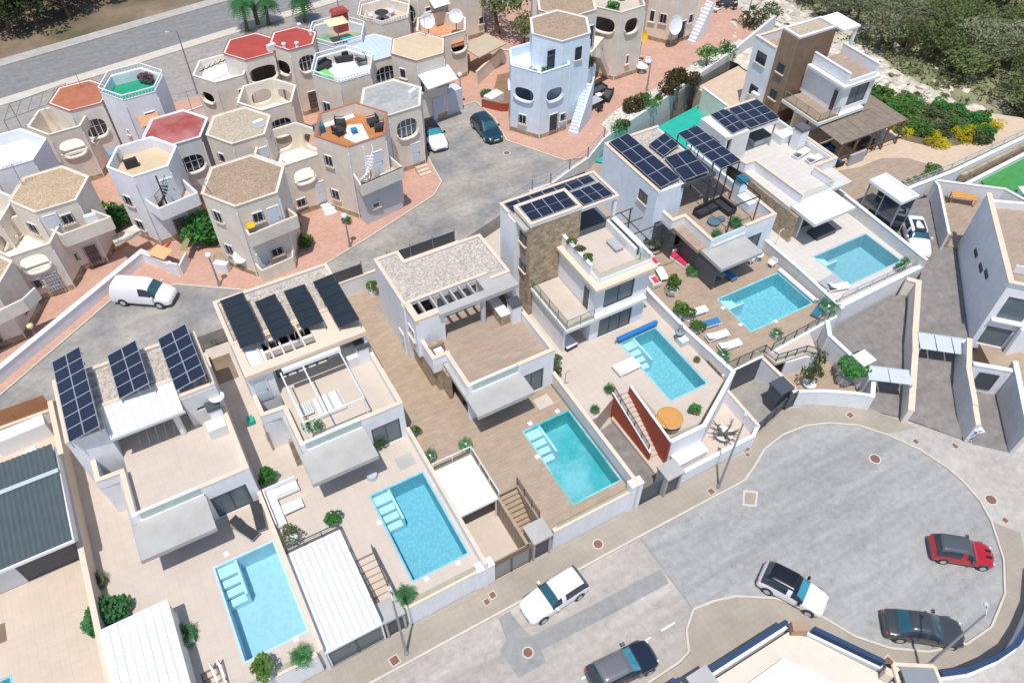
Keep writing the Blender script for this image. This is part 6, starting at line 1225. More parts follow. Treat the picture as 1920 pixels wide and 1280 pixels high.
TJ, V = hexhouse('cream hexagonal house with a terracotta roof and barred arch window by the car park', -2.75, 71.6, 2.6, 9.7, cream2, 'roof', terroof, {0:[('arch',.5,7.6,1.6,1.5,'bars')]}, edge=redroof)
TK, V = hexhouse('white hexagonal house with a green floored roof terrace and white balustrade', 1.6, 69.6, 2.7, 10.6, white, 'terrace', turf3, {5:[WIN(.6,7.2,.3,.5,'plain')],0:[('door',.6,6.9,dgrey)]}); roofrail(TK, V, 10.6, .45, whitem)
bwall('white sloping outside stair wall below the green floored terrace', [(-1.5,66.2),(1.6,67.0)], GZ, [6.2,7.2], .16, white); tag(MB().add([(.9,66.2,8.4),(2.6,66.2,8.4),(2.6,67.4,8.9),(.9,67.4,8.9)],[(0,1,2,3)]).obj('porch_roof', clay),'little red tiled porch roof on the house with the green terrace','porch')
potted('potted_plant','pink flowering plants on the green floored roof terrace',3.0,70.9,9.7,'bush','clay',.7,.3,mat('pink_flower',(.5,.15,.3),kind='leaf',col2=(.1,.2,.1)),key=2)
TL, V = hexhouse('white hexagonal house with a white tiled roof terrace at the left edge', -9.2, 65.6, 3.0, 9.8, white, 'terrace', mat('white_roof_tile',(.70,.71,.73),kind='tile',size=.7,joint=.02,var=.03), {0:[WIN(.6,6,.6,.9)]})
TM, V = hexhouse('cream arched house with a steel pergola frame behind the white tiled terrace', -5.0, 70.1, 2.55, 8.9, cream, 'open', cream2, {0:[('arch',.5,7.2,1.7,1.4,'open')],1:[('arch',.5,7.2,1.2,1.3,'open')],5:[('arch',.5,7.2,1.2,1.3,'open')]}, zf=6.7)
m = MB()
for i in range(6): m.bar((-9.0+i*.95,70.6+i*.25,9.6),(-8.3+i*.95,73.2+i*.25,9.6),.05)
m.bar((-9.0,70.6,9.6),(-4.2,71.9,9.6),.05).bar((-8.3,73.2,9.6),(-3.6,74.4,9.6),.05)
for x, y in ((-9,70.6),(-8.3,73.2),(-4.2,71.9)): m.bar((x,y,GZ),(x,y,9.6),.06)
tag(m.obj('pergola', mgrey),'thin grey steel pergola frame beside the terracotta roof','pergola')
TN, V = hexhouse('cream house with a dark oval opening at the left picture edge', -12.6, 60.0, 3.0, 8.9, cream2, 'open', cream2, {0:[('arch',.6,7.3,1.6,1.3,'open')],1:[('arch',.5,7.3,1.5,1.2,'open')]}, zf=6.5)
bush('plant','green plant inside the oval opening at the left edge',-11.9,58.4,6.5,.5,bushg,2)
TO, V = hexhouse('cream house with a large bowl shaped oval opening and barred white door', -9.7, 57.0-.55, 2.75, 8.2, cream, 'open', cream2, {0:[('arch',.45,7.0,1.6,1.3,'open'),('door',.62,GZ,door_w,1),WIN(.25,5.3,.6,.8)],5:[WIN(.5,6.8,.5,.9)]}, zf=6.4)
TP, V = hexhouse('cream house with a balcony and brown door at the left edge by the white wall', -13.9, 53.0, 3.15, 8.4, cream, 'roof', gravelt, {0:[('door',.45,GZ,door_b,1),WIN(.2,5.2,.7,.7)],1:[WIN(.5,5.3,.6,.8)]})
balcony(TP, [(-15.6,50.1), (-15.4,48.8), (-10.84, 50.04), (-9.96, 50.85)], 6.6, 7.4, cream); MB().poly([(-16,50.2),(-12.4,50.1),(-12.4,51),(-16,51)],GZ-.2,6.5).obj('ground_floor_wall',cream2,TP) if False else None
# white roofed tower with pergola bars, red roofs
TQ, V = hexhouse('white hexagonal house with a white roof terrace and black pergola bars', 9.5, 71.9, 2.7, 8.9, cream2, 'terrace', mat('white_paint_floor',(.72,.73,.76),var=.03), {5:[('arch',.45,7.0,1.2,.9,'open')],0:[WIN(.75,7.4,.5,.6,'plain'),WIN(.6,6.6,.4,.6,'plain')]})
m = MB()
for i in range(6): m.bar((7.6+i*.55,70.9+i*.2,9.5),(8.1+i*.55,71.7+i*.2,9.5),.04)
m.bar((7.4,71.0,9.5),(11.2,72.4,9.5),.05); tag(m.obj('pergola', iron),'black pergola bars over the white painted terrace','pergola')
TR, V = hexhouse('cream hexagonal house with a bright red roof and covered balcony by the palms', 12.7, 72.2, 2.65, 10.1, cream2, 'roof', redroof, {0:[('arch',.5,8.4,2.3,1.3,'dark')],1:[WIN(.4,8.2,.6,.8)]}, edge=redroof)
TS, V = hexhouse('cream hexagonal tower with a small bright red roof and white chimney pots', 16.5, 71.0, 2.35, 10.5, cream2, 'roof', redroof, {0:[('arch',.62,8.8,1.4,1.4,'bars'),('door',.55,GZ+.2,door_b,1)],5:[('arch',.5,8.5,1.3,1.2,'open')]}, edge=redroof)
for i, (u, v) in enumerate(((15.2,69.6),(16.3,69.2),(18.2,70.8),(17.7,72.6))): tag(MB().cyl(u,v,10.5,10.85,.16).cyl(u,v,10.85,10.95,.2).obj('chimney_pot', whitem),('left front','middle front','right','back')[i]+' white chimney pot on the small bright red roof','chimney')
# white floored terrace, pale blue roof, beige roof
TT, V = hexhouse('cream hexagonal house with a white floored sunny roof terrace and white rail', 18.95, 64.5, 3.0, 10.2, cream, 'terrace', fabw, {5:[WIN(.35,7.2,.8,1.1)],0:[WIN(.75,8.2,.6,.5,'plain')]}, edge=white); roofrail(TT, V, 10.2, .4, whitem)
tag(MB().cbox(17.2,64.5,9.4,9.9,.9,1.3,.2).obj('air_bed', mat('lime_fabric',(.15,.65,.12),var=.05)),'lime green inflatable bed on the white floored roof terrace','air bed'); sofa(17.5,66.2,9.4,.5,'black sofa at the back left of the white floored roof terrace',1.8,.7,iron,fabd); chair(21.0,65.5,9.4,-1.6,'black armchair by the glass screen of the white floored terrace',fabd,w=.9); sofa(19.8,66.8,9.4,-.2,'black bench along the back rail of the white floored terrace',1.6,.6,iron,fabd)
TU, V = hexhouse('cream house with a pale blue ribbed sheet roof and a barred arch window', 23.0, 67.6, 2.75, 9.5, cream, 'roof', mat('pale_blue_sheet',(.52,.62,.68),kind='tile',size=.5,joint=.02,var=.03), {0:[('arch',.52,7.8,1.7,1.5,'bars')]}, edge=lgrey)
TV, V = hexhouse('cream hexagonal house with a yellowish beige roof and red edge above the white annex', 26.4, 64.45, 2.8, 10.25, cream, 'roof', gravelk, {5:[WIN(.4,8.6,.7,1.0,'plain')],0:[WIN(.12,7.6,.5,1.2,'plain'),WIN(.85,7.6,.8,1.1)]}, edge=terroof)
MB().add([(25.3,60.3,8.2),(28.6,60.7,8.2),(28.4,62.3,8.9),(25.1,61.9,8.9),(25.3,60.3,8.1),(28.6,60.7,8.1),(28.4,62.3,8.8),(25.1,61.9,8.8)],[(0,1,2,3),(7,6,5,4),(0,4,5,1),(1,5,6,2),(2,6,7,3),(3,7,4,0)]).obj('awning',whitem,TV)
MB().poly([(26.12, 63.07),(29.54, 63.93),(29.8,62.4),(26.4,61.9)],GZ-.2,6.0).obj('annex',mat('lavender_white_annex',(.6,.61,.68),var=.03),TV)
ax = [(26.51, 63.26),(29.51, 63.84)]
for i in range(9):
    for j in range(3): x = ax[0][0]-.2+(ax[1][0]-ax[0][0]+.2)*i/8; y = ax[0][1]-.2+(ax[1][1]-ax[0][1])*i/8+.38*j; MB().tube([(x,y,6.05+.13*j),(x,y+.42,6.2+.13*j)],.16,6).obj('roof_tile',clay,TV)
TW, V = hexhouse('white railed roof terrace house with a cream parasol behind the white floored one', 20.9, 71.2, 2.9, 9.9, white, 'terrace', mat('green_tan_floor',(.45,.36,.25),col2=(.08,.3,.2),scale=.5,var=.05), {0:[WIN(.5,7,.5,.8)]}); roofrail(TW, V, 9.9, .4, whitem)
t = thing('parasol','square cream parasol on the white railed roof terrace','parasol',(20.9,71.0,9.0)); sub_mesh('canopy', MB().add([(-1,-.8,2.1),(1,-.8,2.1),(1,.8,2.1),(-1,.8,2.1),(0,0,2.5)],[(0,1,4),(1,2,4),(2,3,4),(3,0,4)]).data(mat('cream_fabric',(.7,.62,.38),var=.03)), t); sub_mesh('pole', MB().cyl(0,0,0,2.45,.04).data(mgrey), t); table(21.6,70.4,9.0,'green topped table below the square cream parasol',1.2,.8,.6,.4,turf)
tag(MB().cbox(22.0,73.2,9.0,10.9,1.4,.8,.1).cbox(22.0,73.2,10.9,11.2,1.7,1.1,.1,.2,.1).obj('dog_house', mat('red_shed',(.35,.07,.06),var=.05)),'tiny red roofed shed on the white railed roof terrace','shed')
TX, V = hexhouse('cream hexagonal house with a dining terrace on the roof near the top edge', 26.8, 73.6, 2.9, 9.7, cream2, 'terrace', beigetile, {0:[WIN(.3,6.6,.7,.9),('door',.8,5.5)]}); roofrail(TX, V, 9.7, .35, cream2, w=.08); table(26.6,73.9,8.8,'dark round table on the rooftop dining terrace',1.4,rnd_=True,m_=fabd); chair(25.5,74.4,8.8,1.5,'white chair left of the dark round rooftop table',fabw); chair(27.8,74.2,8.8,-1.5,'white chair right of the dark round rooftop table',fabw)
TY, V = hexhouse('cream house near the top edge with arches and a small white awning', 31.8, 76.0, 3.1, 10.8, cream, 'roof', lgrey, {0:[WIN(.35,9.0,.7,.5,'plain'),WIN(.75,9.0,1.4,.5,'plain')],5:[('arch',.6,8.6,1.4,1.6,'bars')]}, edge=white); MB().add([(31.6,71.9,9.6),(33.6,72.2,9.6),(33.4,73.3,10.1),(31.6,73.2,10.1)],[(0,1,2,3)]).obj('awning',whitem,TY)
TZ, V = hexhouse('cream arched terrace house with two satellite dishes', 31.6, 70.4, 2.85, 8.6, cream, 'open', clay, {0:[('arch',.7,7.3,1.5,1.3,'open')],1:[('arch',.5,7.3,1.4,1.3,'open')]}, zf=7.3)
for x, y, s, lab in ((30.2,70.6,.75,'big white satellite dish standing on the arched terrace'),(33.2,70.2,.7,'second white satellite dish at the right of the arched terrace')):
    t = thing('satellite_dish',lab,'satellite dish',(x,y,8.3)); o = MB().lathe(0,0,[(.01,0),(s*.5,.06),(s,.22)],18).data(whitem); q = sub_mesh('dish',o,t); q.rotation_euler = (R(62),0,R(-25)); q.location = (0,0,.9); sub_mesh('mount',MB().cyl(0,0,-1,.9,.06).data(mgrey),t)
TZ2, V = hexhouse('tall cream building with a blind arch at the top edge beside the dark tree', 37.2, 77.5, 3.0, 11.2, cream2, 'roof', gravelg, {0:[('arch',.5,9.6,1.6,1.0,'dark'),WIN(.9,5.5,.6,.8)]})
tag(MB().poly([(33.8,66.4),(37.6,67.6),(36.9,70.6),(33.2,69.4)],6.2,6.32).obj('awning', mat('beige_awning',(.5,.42,.3),var=.05)),'beige flat awning over the shaded corner beside the big round dish house','awning')
setting('brown_yard', MB().poly([(32.3,61.5),(36,66.5),(40.5,66),(39,60.2),(35,60.8)],3.6,3.75), mat('brown_earth',(.26,.16,.09),var=.15)); bwall('low lattice edged wall round the brown yard', [(31.7,61.8),(33.0,60.2),(33.6,59.9)], GZ, 4.5, .14, brickred, woodp); bwall('cream rim wall of the brown yard',[(33.2,65.8),(37.5,68.6),(40.9,66.2)],GZ,5.2,.2,cream2); tag(MB().cbox(33.2,62.2,3.75,4.5,1.8,1.1,.3).obj('white_bench', whitem),'white low bench behind the lattice edged wall','bench'); bush('plant','teal green shrub in the corner of the brown yard',32.9,63.6,3.75,.6,palml,3)
# blue white octagon with balcony
TO1, V = hexhouse('bluish white hexagonal house with a railed roof terrace full of plants by the plaza', 35.25, 57.05, 3.1, 10.4, white2, 'terrace', white2, {5:[('arch',.45,7.9,1.7,1.1,'open'),WIN(.42,5.3,.8,1.0)] ,0:[('arch',.5,7.9,1.5,1.1,'open'),('door',.5,GZ+.1,dgrey,1),WIN(.85,5.2,.6,.8)],4:[('arch',.5,7.9,1.6,1.2,'open')]}, zf=9.5)
TO2, V = hexhouse('bluish white hexagonal upper house with a brown roof behind the planted terrace', 37.75, 57.7, 3.05, 12.5, white2, 'roof', gravelb, {1:[('win',.3,10.9,.7,1.2,'plain',iron)],0:[('win',.6,10.9,.7,1.2,'plain',iron)]})
bigwin(TO1, 35.2,36.7,54.95+.62,9.5,11.6,2,glassd,'balcony_door',iron)
tag(MB().cbox(33.6,57.0,9.5,10.1,.8,1.4,.5).obj('armchair', fabw),'white armchair on the planted bluish roof terrace','armchair')
for i in range(5): potted('potted_plant',('first','second','third','fourth','fifth')[i]+' dark green pot plant from the left on the planted bluish terrace',33.2+i*.95,55.9-abs(i-2)*-.05+(.6 if i in (0,) else 0)+(i>2)*.1,9.5,'rosette','clay',.4,.3,palml,key=i)
TO3 = thing('outside_stairs','white outside staircase with a curved base on the bluish white house','stairs',(38.8,54.6,GZ))
for i in range(15): t_ = i/14; x, y = 37.2+2.6*t_, 53.4+1.9*t_; MB().cbox(x,y,GZ-.2,GZ+.25+3.3*t_,.32,1.0,.6).obj('step',white2,TO3)
MB().add([(37.5,53.0,GZ-.1),(40.2,54.9,GZ-.1),(40.2,54.9,GZ+4.4),(37.5,53.0,GZ+.8),(37.4,53.12,GZ-.1),(40.1,55.02,GZ-.1),(40.1,55.02,GZ+4.4),(37.4,53.12,GZ+.8)],[(0,1,2,3),(7,6,5,4),(0,4,5,1),(1,5,6,2),(2,6,7,3),(3,7,4,0)]).obj('stair_wall',white2,TO3)
MB().poly([(38.9,55.2),(41.3,56.4),(40.6,57.9),(39.6,57.4)],7.0,8.4).obj('landing',white2,TO3)
potted('potted_plant','pink and green plants in the tray of the bluish stair landing',40.3,56.6,8.4,'bush','clay',.9,.2,bushr,key=2)
TO4, V = hexhouse('cream hexagonal house with a wide brown roof at the top edge', 41.1, 61.9, 3.15, 12.2, cream, 'roof', gravelb, {0:[('door',.8,8.7,dgrey,1),WIN(.4,9.9,.4,.5,'plain')],1:[('door',.5,8.7,dgrey,1)]})
TO5, V = hexhouse('beige weathered hexagonal tower with arched openings and a planted terrace', 47.6, 62.5, 3.05, 10.9, cream, 'terrace', beigetile, {5:[('arch',.45,9.3,2.0,1.3,'open')],0:[('arch',.5,9.2,1.4,1.3,'open'),WIN(.5,5.6,.4,1.0,'plain')],1:[WIN(.3,6.5,.3,1.6,'plain')]}, zf=10.1)
MB().poly([(42.4,58.8),(45.2,60.8),(44.6,61.5),(41.7,60.1)],7.2,8.2).obj('bridge',cream,TO5); MB().add([(43.6,58.9,8.2),(46.0,60.3,4.6),(46.0,60.3,3.7),(43.6,58.9,7.2),(43.3,59.4,8.2),(45.7,60.8,4.6),(45.7,60.8,3.7),(43.3,59.4,7.2)],[(0,1,2,3),(7,6,5,4),(0,4,5,1),(1,5,6,2),(2,6,7,3),(3,7,4,0)]).obj('stair_wall',cream,TO5)
TO6, V = hexhouse('cream hexagonal house at the top edge with a big dish and white outside steps', 57.6, 65.9, 3.2, 11.0, cream, 'roof', gravelg, {5:[WIN(.2,6.4,.6,1.3,'plain'),WIN(.6,6.4,.8,1.1),('arch',.55,9.9,2.0,1.2,'glass')],0:[('arch',.55,9.9,1.6,1.2,'glass'),('door',.4,GZ+.3,dgrey,1),WIN(.75,6.1,.6,1.0)]})
for i in range(12): MB().cbox(58.4+i*.28,62.2+i*.14,GZ-.2,GZ+.3+i*.28,.3,.9,.3).obj('step',whitem,TO6)
d_ = thing('satellite_dish','large round dish beside the barred window at the top edge','satellite dish',(55.9,62.7,6.2)); q = sub_mesh('dish',MB().lathe(0,0,[(.01,0),(.6,.06),(1.05,.22)],20).data(whitem),d_); q.rotation_euler = (R(70),0,R(10)); sub_mesh('mount',MB().cyl(0,.1,-2.5,0,.06).data(mgrey),d_)
d_ = thing('satellite_dish','yellow satellite dish on the beige weathered tower','satellite dish',(50.6,61.3,6.8)); q = sub_mesh('dish',MB().lathe(0,0,[(.01,0),(.35,.04),(.6,.14)],16).data(yellow),d_); q.rotation_euler = (R(70),0,R(10)); sub_mesh('mount',MB().cyl(0,.1,-3,0,.04).data(mgrey),d_)
TO7, V = hexhouse('cream hexagonal house cut by the top picture edge left of the big dish house', 53.0, 70.0, 3.1, 11.0, cream2, 'roof', gravelb, {0:[('arch',.5,9.5,1.6,1.2,'bars')]})
TO8, V = hexhouse('cream hexagonal house behind the brown roofs at the top edge', 44.0, 68.0, 3.1, 11.5, cream2, 'roof', gravelt, {})
# walls and small things of the upper street
bwall('long low white wall beside the red footpath and the white van', [(-34,33.2),(-13.8,47.1),(-2.75,54.7),(-2.0,53.6),(-1.2,52.3)], GZ-.5, 4.7, .34, white, whitem)
t = thing('bin_store','white bin store with a timber roof at the end of the long white wall','bin store',(-1.6,52.4,GZ)); MB().bar((-1.5,52.4,4.3),(-.6,51.6,4.3),.14,1.2).bar((-.55,51.6,4.2),(.3,52.9,4.2),.14,1.0).obj('wall',white,t); MB().add([(-2.4,53.6,5.2),(-1.4,52.2,5.2),(-.5,52.9,5.3),(-1.4,54.2,5.3)],[(0,1,2,3)]).obj('roof',mat('light_timber',(.65,.42,.2),var=.06),t); MB().bar((.2,52.9,5.0),(1.1,54.6,5.0),.5,.05).obj('gate_rail',mat('olive_timber',(.3,.26,.12),var=.08),t)
for i in range(3): tag(MB().bar((-2.2+i*.5,55.6-i*.15,3.76),(-1.5+i*.5,56.3-i*.15,3.76),.22,.12).obj('step', brickred),('left','middle','right')[i]+' of three brick steps before the white house','step')
bush('large_shrub','big round bright green shrub between the white house and the brown roofed house',2.3,55.2,GZ,2.0,bushg,3,h=2.4,n=1500)
bush('shrub','bright green shrub behind the tan roofed house',-3.6,60.6,GZ,1.5,bushg,1,h=1.8,n=800); bush('shrub','olive green shrub in the garden behind the faded red roof',5.6,68.3,GZ,1.5,cactus,2,h=1.6,n=700); tag(MB().lathe(*(2.65, 51.65),[(.01,GZ+.6),(.5,GZ+.65),(.62,GZ+.5),(.6,GZ)],12).obj('stone_planter', stone),'round stone planter at the foot of the brown roofed house','planter')
tag(MB().cbox(*(2.42, 50.49),GZ,4.6,1.1,.5,-.7).obj('white_cabinet', whitem),'small white cabinet before the round stone planter','cabinet'); d_ = thing('satellite_dish','white dish at the left foot of the brown roofed house','satellite dish',(*(3.90, 49.72),5.2)); q = sub_mesh('dish',MB().lathe(0,0,[(.01,0),(.3,.05),(.55,.15)],16).data(whitem),d_); q.rotation_euler = (R(45),0,R(-20)); sub_mesh('mount',MB().cyl(0,0,-1.5,0,.04).data(mgrey),d_)
sofa(12.9,60.3,GZ,.4,'dark garden sofa in the little yard between the arched houses',1.6,.7,fabd,fabg); table(14.2,60.0,GZ,'white topped table in the little yard between the arched houses',1.1,.7)
bwall('dark fence wall round the little yard between the arched houses',[(12.6,62.0),(13.4,57.6),(14.3,56.8)],GZ,5.2,.1,dgrey,cop=False)
bwall('low lattice wall of the garden behind the faded red roof', [(2.6,73.4),(8.0,74.4)], GZ, 4.4, .15, white)
# red plaza furniture and hedge
hx = [((41.11, 51.74),.8,bushg,'small bright green tree at the lower end of the plaza hedge'),((42.01, 51.87),.7,cactus,'dry low shrub below the plaza hedge tree'),((44.75, 54.18),1.1,bushr,'reddish flowering shrub in the plaza hedge'),((45.92, 54.67),.9,bushr,'dark red shrub in the plaza hedge'),((46.07, 53.74),1.1,bushg,'bright green shrub right of the red one in the plaza hedge'),((47.96, 54.27),.5,bushd,'small round shrub in the white gravel bed'),((49.89, 54.82),1.1,bushr,'tall red green shrub in the middle of the plaza hedge'),((51.79, 56.18),1.3,bushr,'tallest reddish shrub of the plaza hedge'),((52.69, 55.09),1.1,bushr,'low reddish shrub leaning over the retaining wall'),((52.08, 55.93),.8,bushg,'bright green shrub among reddish ones'),((60.11, 58.28),1.2,bushg,'round dark green shrub at the upper end of the plaza hedge'),((67.38, 62.22),1.3,bushr,'reddish shrub at the top of the retaining wall'),((70.25, 62.65),1.6,cactus,'grey green shrub beside the pale slope')]
for i, (p, r_, m_, lab) in enumerate(hx): bush('shrub', lab, p[0], p[1], 3.75, r_, m_, i, 'shrubs of the plaza hedge', h=r_*1.25, n=760, size=.08)
tree('small_tree','round headed bright green tree with a short trunk in the plaza hedge', *(56.61, 57.32), 3.75, 2.6, 1.15, bushg, 4, n=700, th=.5)
setting('white_gravel_bed', MB().poly([(40.2,51.7),(43.2,52.6),(49.1,54.4),(55,56.3),(60.5,57.8),(64.5,59),(63.6,60.2),(57,58.8),(52,57.1),(47,55.6),(43,54.8),(40.4,53.4)],3.6,3.76), mat('white_gravel',(.62,.58,.5),kind='gravel',vs=5,var=.1))
table(*(41.53, 56.51, 3.7),'dark garden table with chairs by the bluish stairs',1.5,1.1,a=.2,m_=fabg,lm=fabd)
for i, (dx, dy, lab) in enumerate(((-1.0,-.2,'left'),(1.0,.1,'right'),(0,-1.0,'front'),(.1,1.0,'back'))): x, y = (41.53, 56.51); chair(x+dx,y+dy,3.7,(-1.57,1.57,3.14,0)[i]*-1,'dark chair on the '+lab+' side of the dark garden table',fabd)
sofa(*(43.43, 58.64, 3.7),.2,'dark wicker sofa with grey cushion on the red plaza',1.9,.9,fabd,dgrey); sofa(*(43.68, 57.19, 3.7),-2.4,'dark wicker two seat lounge on the red plaza',1.8,.9,fabd,dgrey); table(*(42.91, 57.61, 3.7),'small white square table between dark wicker lounges',.6,.6,.4)
table(*(49.71, 59.64, 3.7),'white round table at the foot of the beige tower',1.2,rnd_=True); chair(*(50.26, 60.77, 3.7),1.2,'white chair behind the white round plaza table',fabw); chair(*(51.19, 60.59, 3.7),-.5,'cream chair right of the white round plaza table',fabw)
table(*(67.81, 67.34, 3.7),'black garden table near the top right of the red plaza',1.8,1.0,a=.3,m_=fabd)
for i,(dx,dy) in enumerate(((-1.3,0),(1.3,.2),(.2,-1),(0,1.1))): x, y = (67.81, 67.34); chair(x+dx,y+dy,3.7,(1.57,-1.57,3.14,0)[i],('black chair left of','black chair right of','black chair in front of','black chair behind')[i]+' the black garden table',fabd)
chair(*(65.60, 66.76, 3.7),.8,'white chair standing alone near the black garden table',fabw)
# ============================================================ cars
def car(label, x, y, z, head, paint_, L_=4.3, W_=1.8, H_=1.5, kind='suv', roofm=None, ws=None, stripe=None, name='parked_car', bonnet=None):
    t = thing(name, label, 'van' if kind == 'van' else 'car', (x, y, z), rz=R(head)); ws = ws or glasst; roofm = roofm or paint_
    g = {'suv': (-.49,.17,-.40,.02,.60), 'hatch': (-.47,.20,-.38,.04,.60), 'sedan': (-.36,.19,-.22,.06,.60), 'van': (-.495,.30,-.47,.16,.56), 'mini': (-.47,.17,-.40,.06,.58)}[kind]
    belt = H_*g[4]; hw = W_/2; hood = belt*(.93 if kind != 'van' else .9)
    if kind == 'sedan': rear_top = belt*.98
    else: rear_top = belt
    # one smooth loft: rings across the car, then subdivided and split by material into parts
    x0, x1, x2, x3 = g[0]*L_, g[1]*L_, g[2]*L_, g[3]*L_; b = belt; h = H_; wb, wt = hw*.95, hw*.73
    tail = belt*(.97 if kind == 'sedan' else .96); nose = .4*L_
    S = [(-.5*L_,.74,.34,belt*.62,belt*.66,.62),(-.492*L_,.88,.24,belt*.74,belt*.8,.7),(min(-.47*L_, x0-.02),.95,.2,belt*.9,tail,.74)]
    if kind == 'sedan': S.append((-.41*L_,.98,.2,belt*.92,tail,.76))
    S += [(x0,1,.19,belt,belt*1.02,.80),(x2,1,.19,belt,h-.03,.72),(x2+.25,1,.19,belt,h,.74),(-.03*L_,1,.19,belt,h+.01,.75),(.0,1,.19,belt,h+.01,.75),(x3-.2,1,.19,belt,h-.02,.74),(x3,1,.19,belt,h-.06,.72),(x1,1,.19,belt*.98,belt*1.02,.80),(x1+.12,.995,.19,belt*.94,belt*.985,.80),((x1+nose)/2,.985,.19,belt*.88,belt*.95,.78),(nose,.95,.2,belt*.8,belt*.88,.72),(.465*L_,.88,.22,belt*.68,belt*.78,.66),(.49*L_,.74,.26,belt*.5,belt*.62,.56),(.5*L_,.6,.32,belt*.42,belt*.5,.46)]
    P = []; n = 14
    for u, ww, zb, zs, zt, tf in S:
        w = hw*ww; t_ = hw*tf; half = [(0,zb),(w*.86,zb),(w,zb+.14),(w*1.0,zs*.6),(w*.965,zs),(t_,zt-.035),(t_*.62,zt+.01),(0,zt+.02)]
        ring = [(u,y_,z_) for y_, z_ in half]+[(u,-y_,z_) for y_, z_ in half[-2:0:-1]]; P += ring
    F = []; MI = []; us = [q[0] for q in S]; isl = lambda i, a, c: us[i] >= a-1e-4 and us[i+1] <= c+1e-4
    for i in range(len(S)-1):
        for k in range(n):
            F.append((i*n+k, (i+1)*n+k, (i+1)*n+(k+1) % n, i*n+(k+1) % n)); mi = 0; side = k in (4, 9); topf = k in (5, 6, 7, 8)
            if side and isl(i, x0, x1) and not (abs(us[i]+.03*L_) < 1e-3): mi = 1
            if side and kind == 'van' and us[i] < -.02*L_: mi = 0
            if topf and isl(i, x3, x1): mi = 2
            if topf and isl(i, x0, x2) and kind != 'van': mi = 3
            if topf and isl(i, x2, x3): mi = 4
            F[-1] = F[-1]; MI.append(mi)
    F.append(tuple(range(n))); MI.append(0); F.append(tuple(reversed([(len(S)-1)*n+k for k in range(n)]))); MI.append(0)
    me = bpy.data.meshes.new('tmp'); me.from_pydata(P, [], F)
    for i_ in range(5): me.materials.append(paint_)
    me.polygons.foreach_set('material_index', MI); ob = bpy.data.objects.new('tmp', me); C.objects.link(ob); md = ob.modifiers.new('s', 'SUBSURF'); md.levels = 2
    dg = bpy.context.evaluated_depsgraph_get(); ev = ob.evaluated_get(dg); em = ev.to_mesh(); co = [v.co.copy() for v in em.vertices]; grp = {}
    for p_ in em.polygons: grp.setdefault(p_.material_index, []).append(tuple(p_.vertices))
    ev.to_mesh_clear(); bpy.data.objects.remove(ob)
    for mi, (nm, mm) in enumerate((('body', paint_), ('side_windows', glassd), ('windscreen', ws), ('rear_window', glasst if kind == 'sedan' else glassd), ('roof', roofm))):
        if mi not in grp: continue
        idx = {}; vs = []; fs = []
        for f in grp[mi]:
            for q in f:
                if q not in idx: idx[q] = len(vs); vs.append(co[q])
            fs.append(tuple(idx[q] for q in f))
        sub_mesh(nm, MB().add(vs, fs).data(mm, smooth=True), t)
    if bonnet: sub_mesh('bonnet', MB().add([(x1+.1,-hw*.66,belt*.985),(.43*L_,-hw*.5,belt*.835),(.43*L_,hw*.5,belt*.835),(x1+.1,hw*.66,belt*.985),((x1+.43*L_)/2,-hw*.62,belt*.955),((x1+.43*L_)/2,hw*.62,belt*.955)],[(0,4,5,3),(4,1,2,5)]).data(bonnet), t)
    wr = .33 if kind != 'mini' else .3
    ty = cached(('tyre', wr), lambda: (MB().tube([(0,-.11,0),(0,.11,0)], wr, 18).data(iron), MB().tube([(0,-.12,0),(0,.12,0)], wr*.62, 10).data(lgrey)))
    for sx in (-.31,.31):
        for sy in (-1,1): w = sub_mesh('wheel', ty[0], t); w.location = (sx*L_, sy*(hw-.08), wr); sub_mesh('rim', ty[1], w)
        sub_mesh('wheel_arch', MB().tube([(sx*L_,-hw-.005,wr+.02),(sx*L_,hw+.005,wr+.02)], wr*1.17, 14).data(dgrey), t)
    for sy in (-1,1):
        sub_mesh('headlight', MB().cbox(.462*L_, sy*hw*.6, hood*.6, hood*.76, .1, .26, -sy*.55).data(whitem if paint_ != white else lgrey), t)
        sub_mesh('tail_light', MB().cbox(-.484*L_, sy*hw*.7, belt*.66, belt*.82, .08, .22, sy*.3).data(fabr), t)
        sub_mesh('mirror', MB().cbox(x1-.28, sy*(hw+.08), b-.02, b+.13, .16, .2, 0).data(roofm), t)
    sub_mesh('bumper', MB().box(.47*L_,.5*L_+.01,-hw*.5,hw*.5,.27,.42).box(-.5*L_-.02,-.485*L_,-hw*.68,hw*.68,.3,.5).data(dgrey), t)
    sub_mesh('number_plate', MB().box(.5*L_+.01,.5*L_+.02,-.26,.26,.44,.55).data(whitem), t)
    if stripe:
        for sy in (-.22,.22): sub_mesh('stripe', MB().add([(.17*L_,sy-.09,belt*1.0),(.17*L_,sy+.09,belt*1.0),(.45*L_,sy+.08,belt*.87+.01),(.45*L_,sy-.08,belt*.87+.01)],[(3,2,1,0)]).data(stripe), t)
    return t
cw = car_paint('white_car_paint', (.80,.80,.82), 0); ck = car_paint('black_car_paint', (.008,.009,.014), .2); cg = car_paint('dark_grey_car_paint', (.085,.09,.09), .5); cgr = car_paint('matt_grey_roof_paint', (.17,.17,.185), .2)
cr = car_paint('red_car_paint', (.50,.012,.02), .2); ct = car_paint('dark_teal_car_paint', (.012,.055,.085), .4); cn = car_paint('navy_bonnet_paint', (.012,.02,.04), .2)
gws = mat('bright_teal_reflection_glass', (.03,.26,.34), rough=.08, var=0, spec=1.0)  # brighter sky reflection painted as the glass colour
car('white crossover car with white roof parked on the beige street', 12.25, 15.95, 0, -176, cw, 4.3, 1.82, 1.58, 'suv')
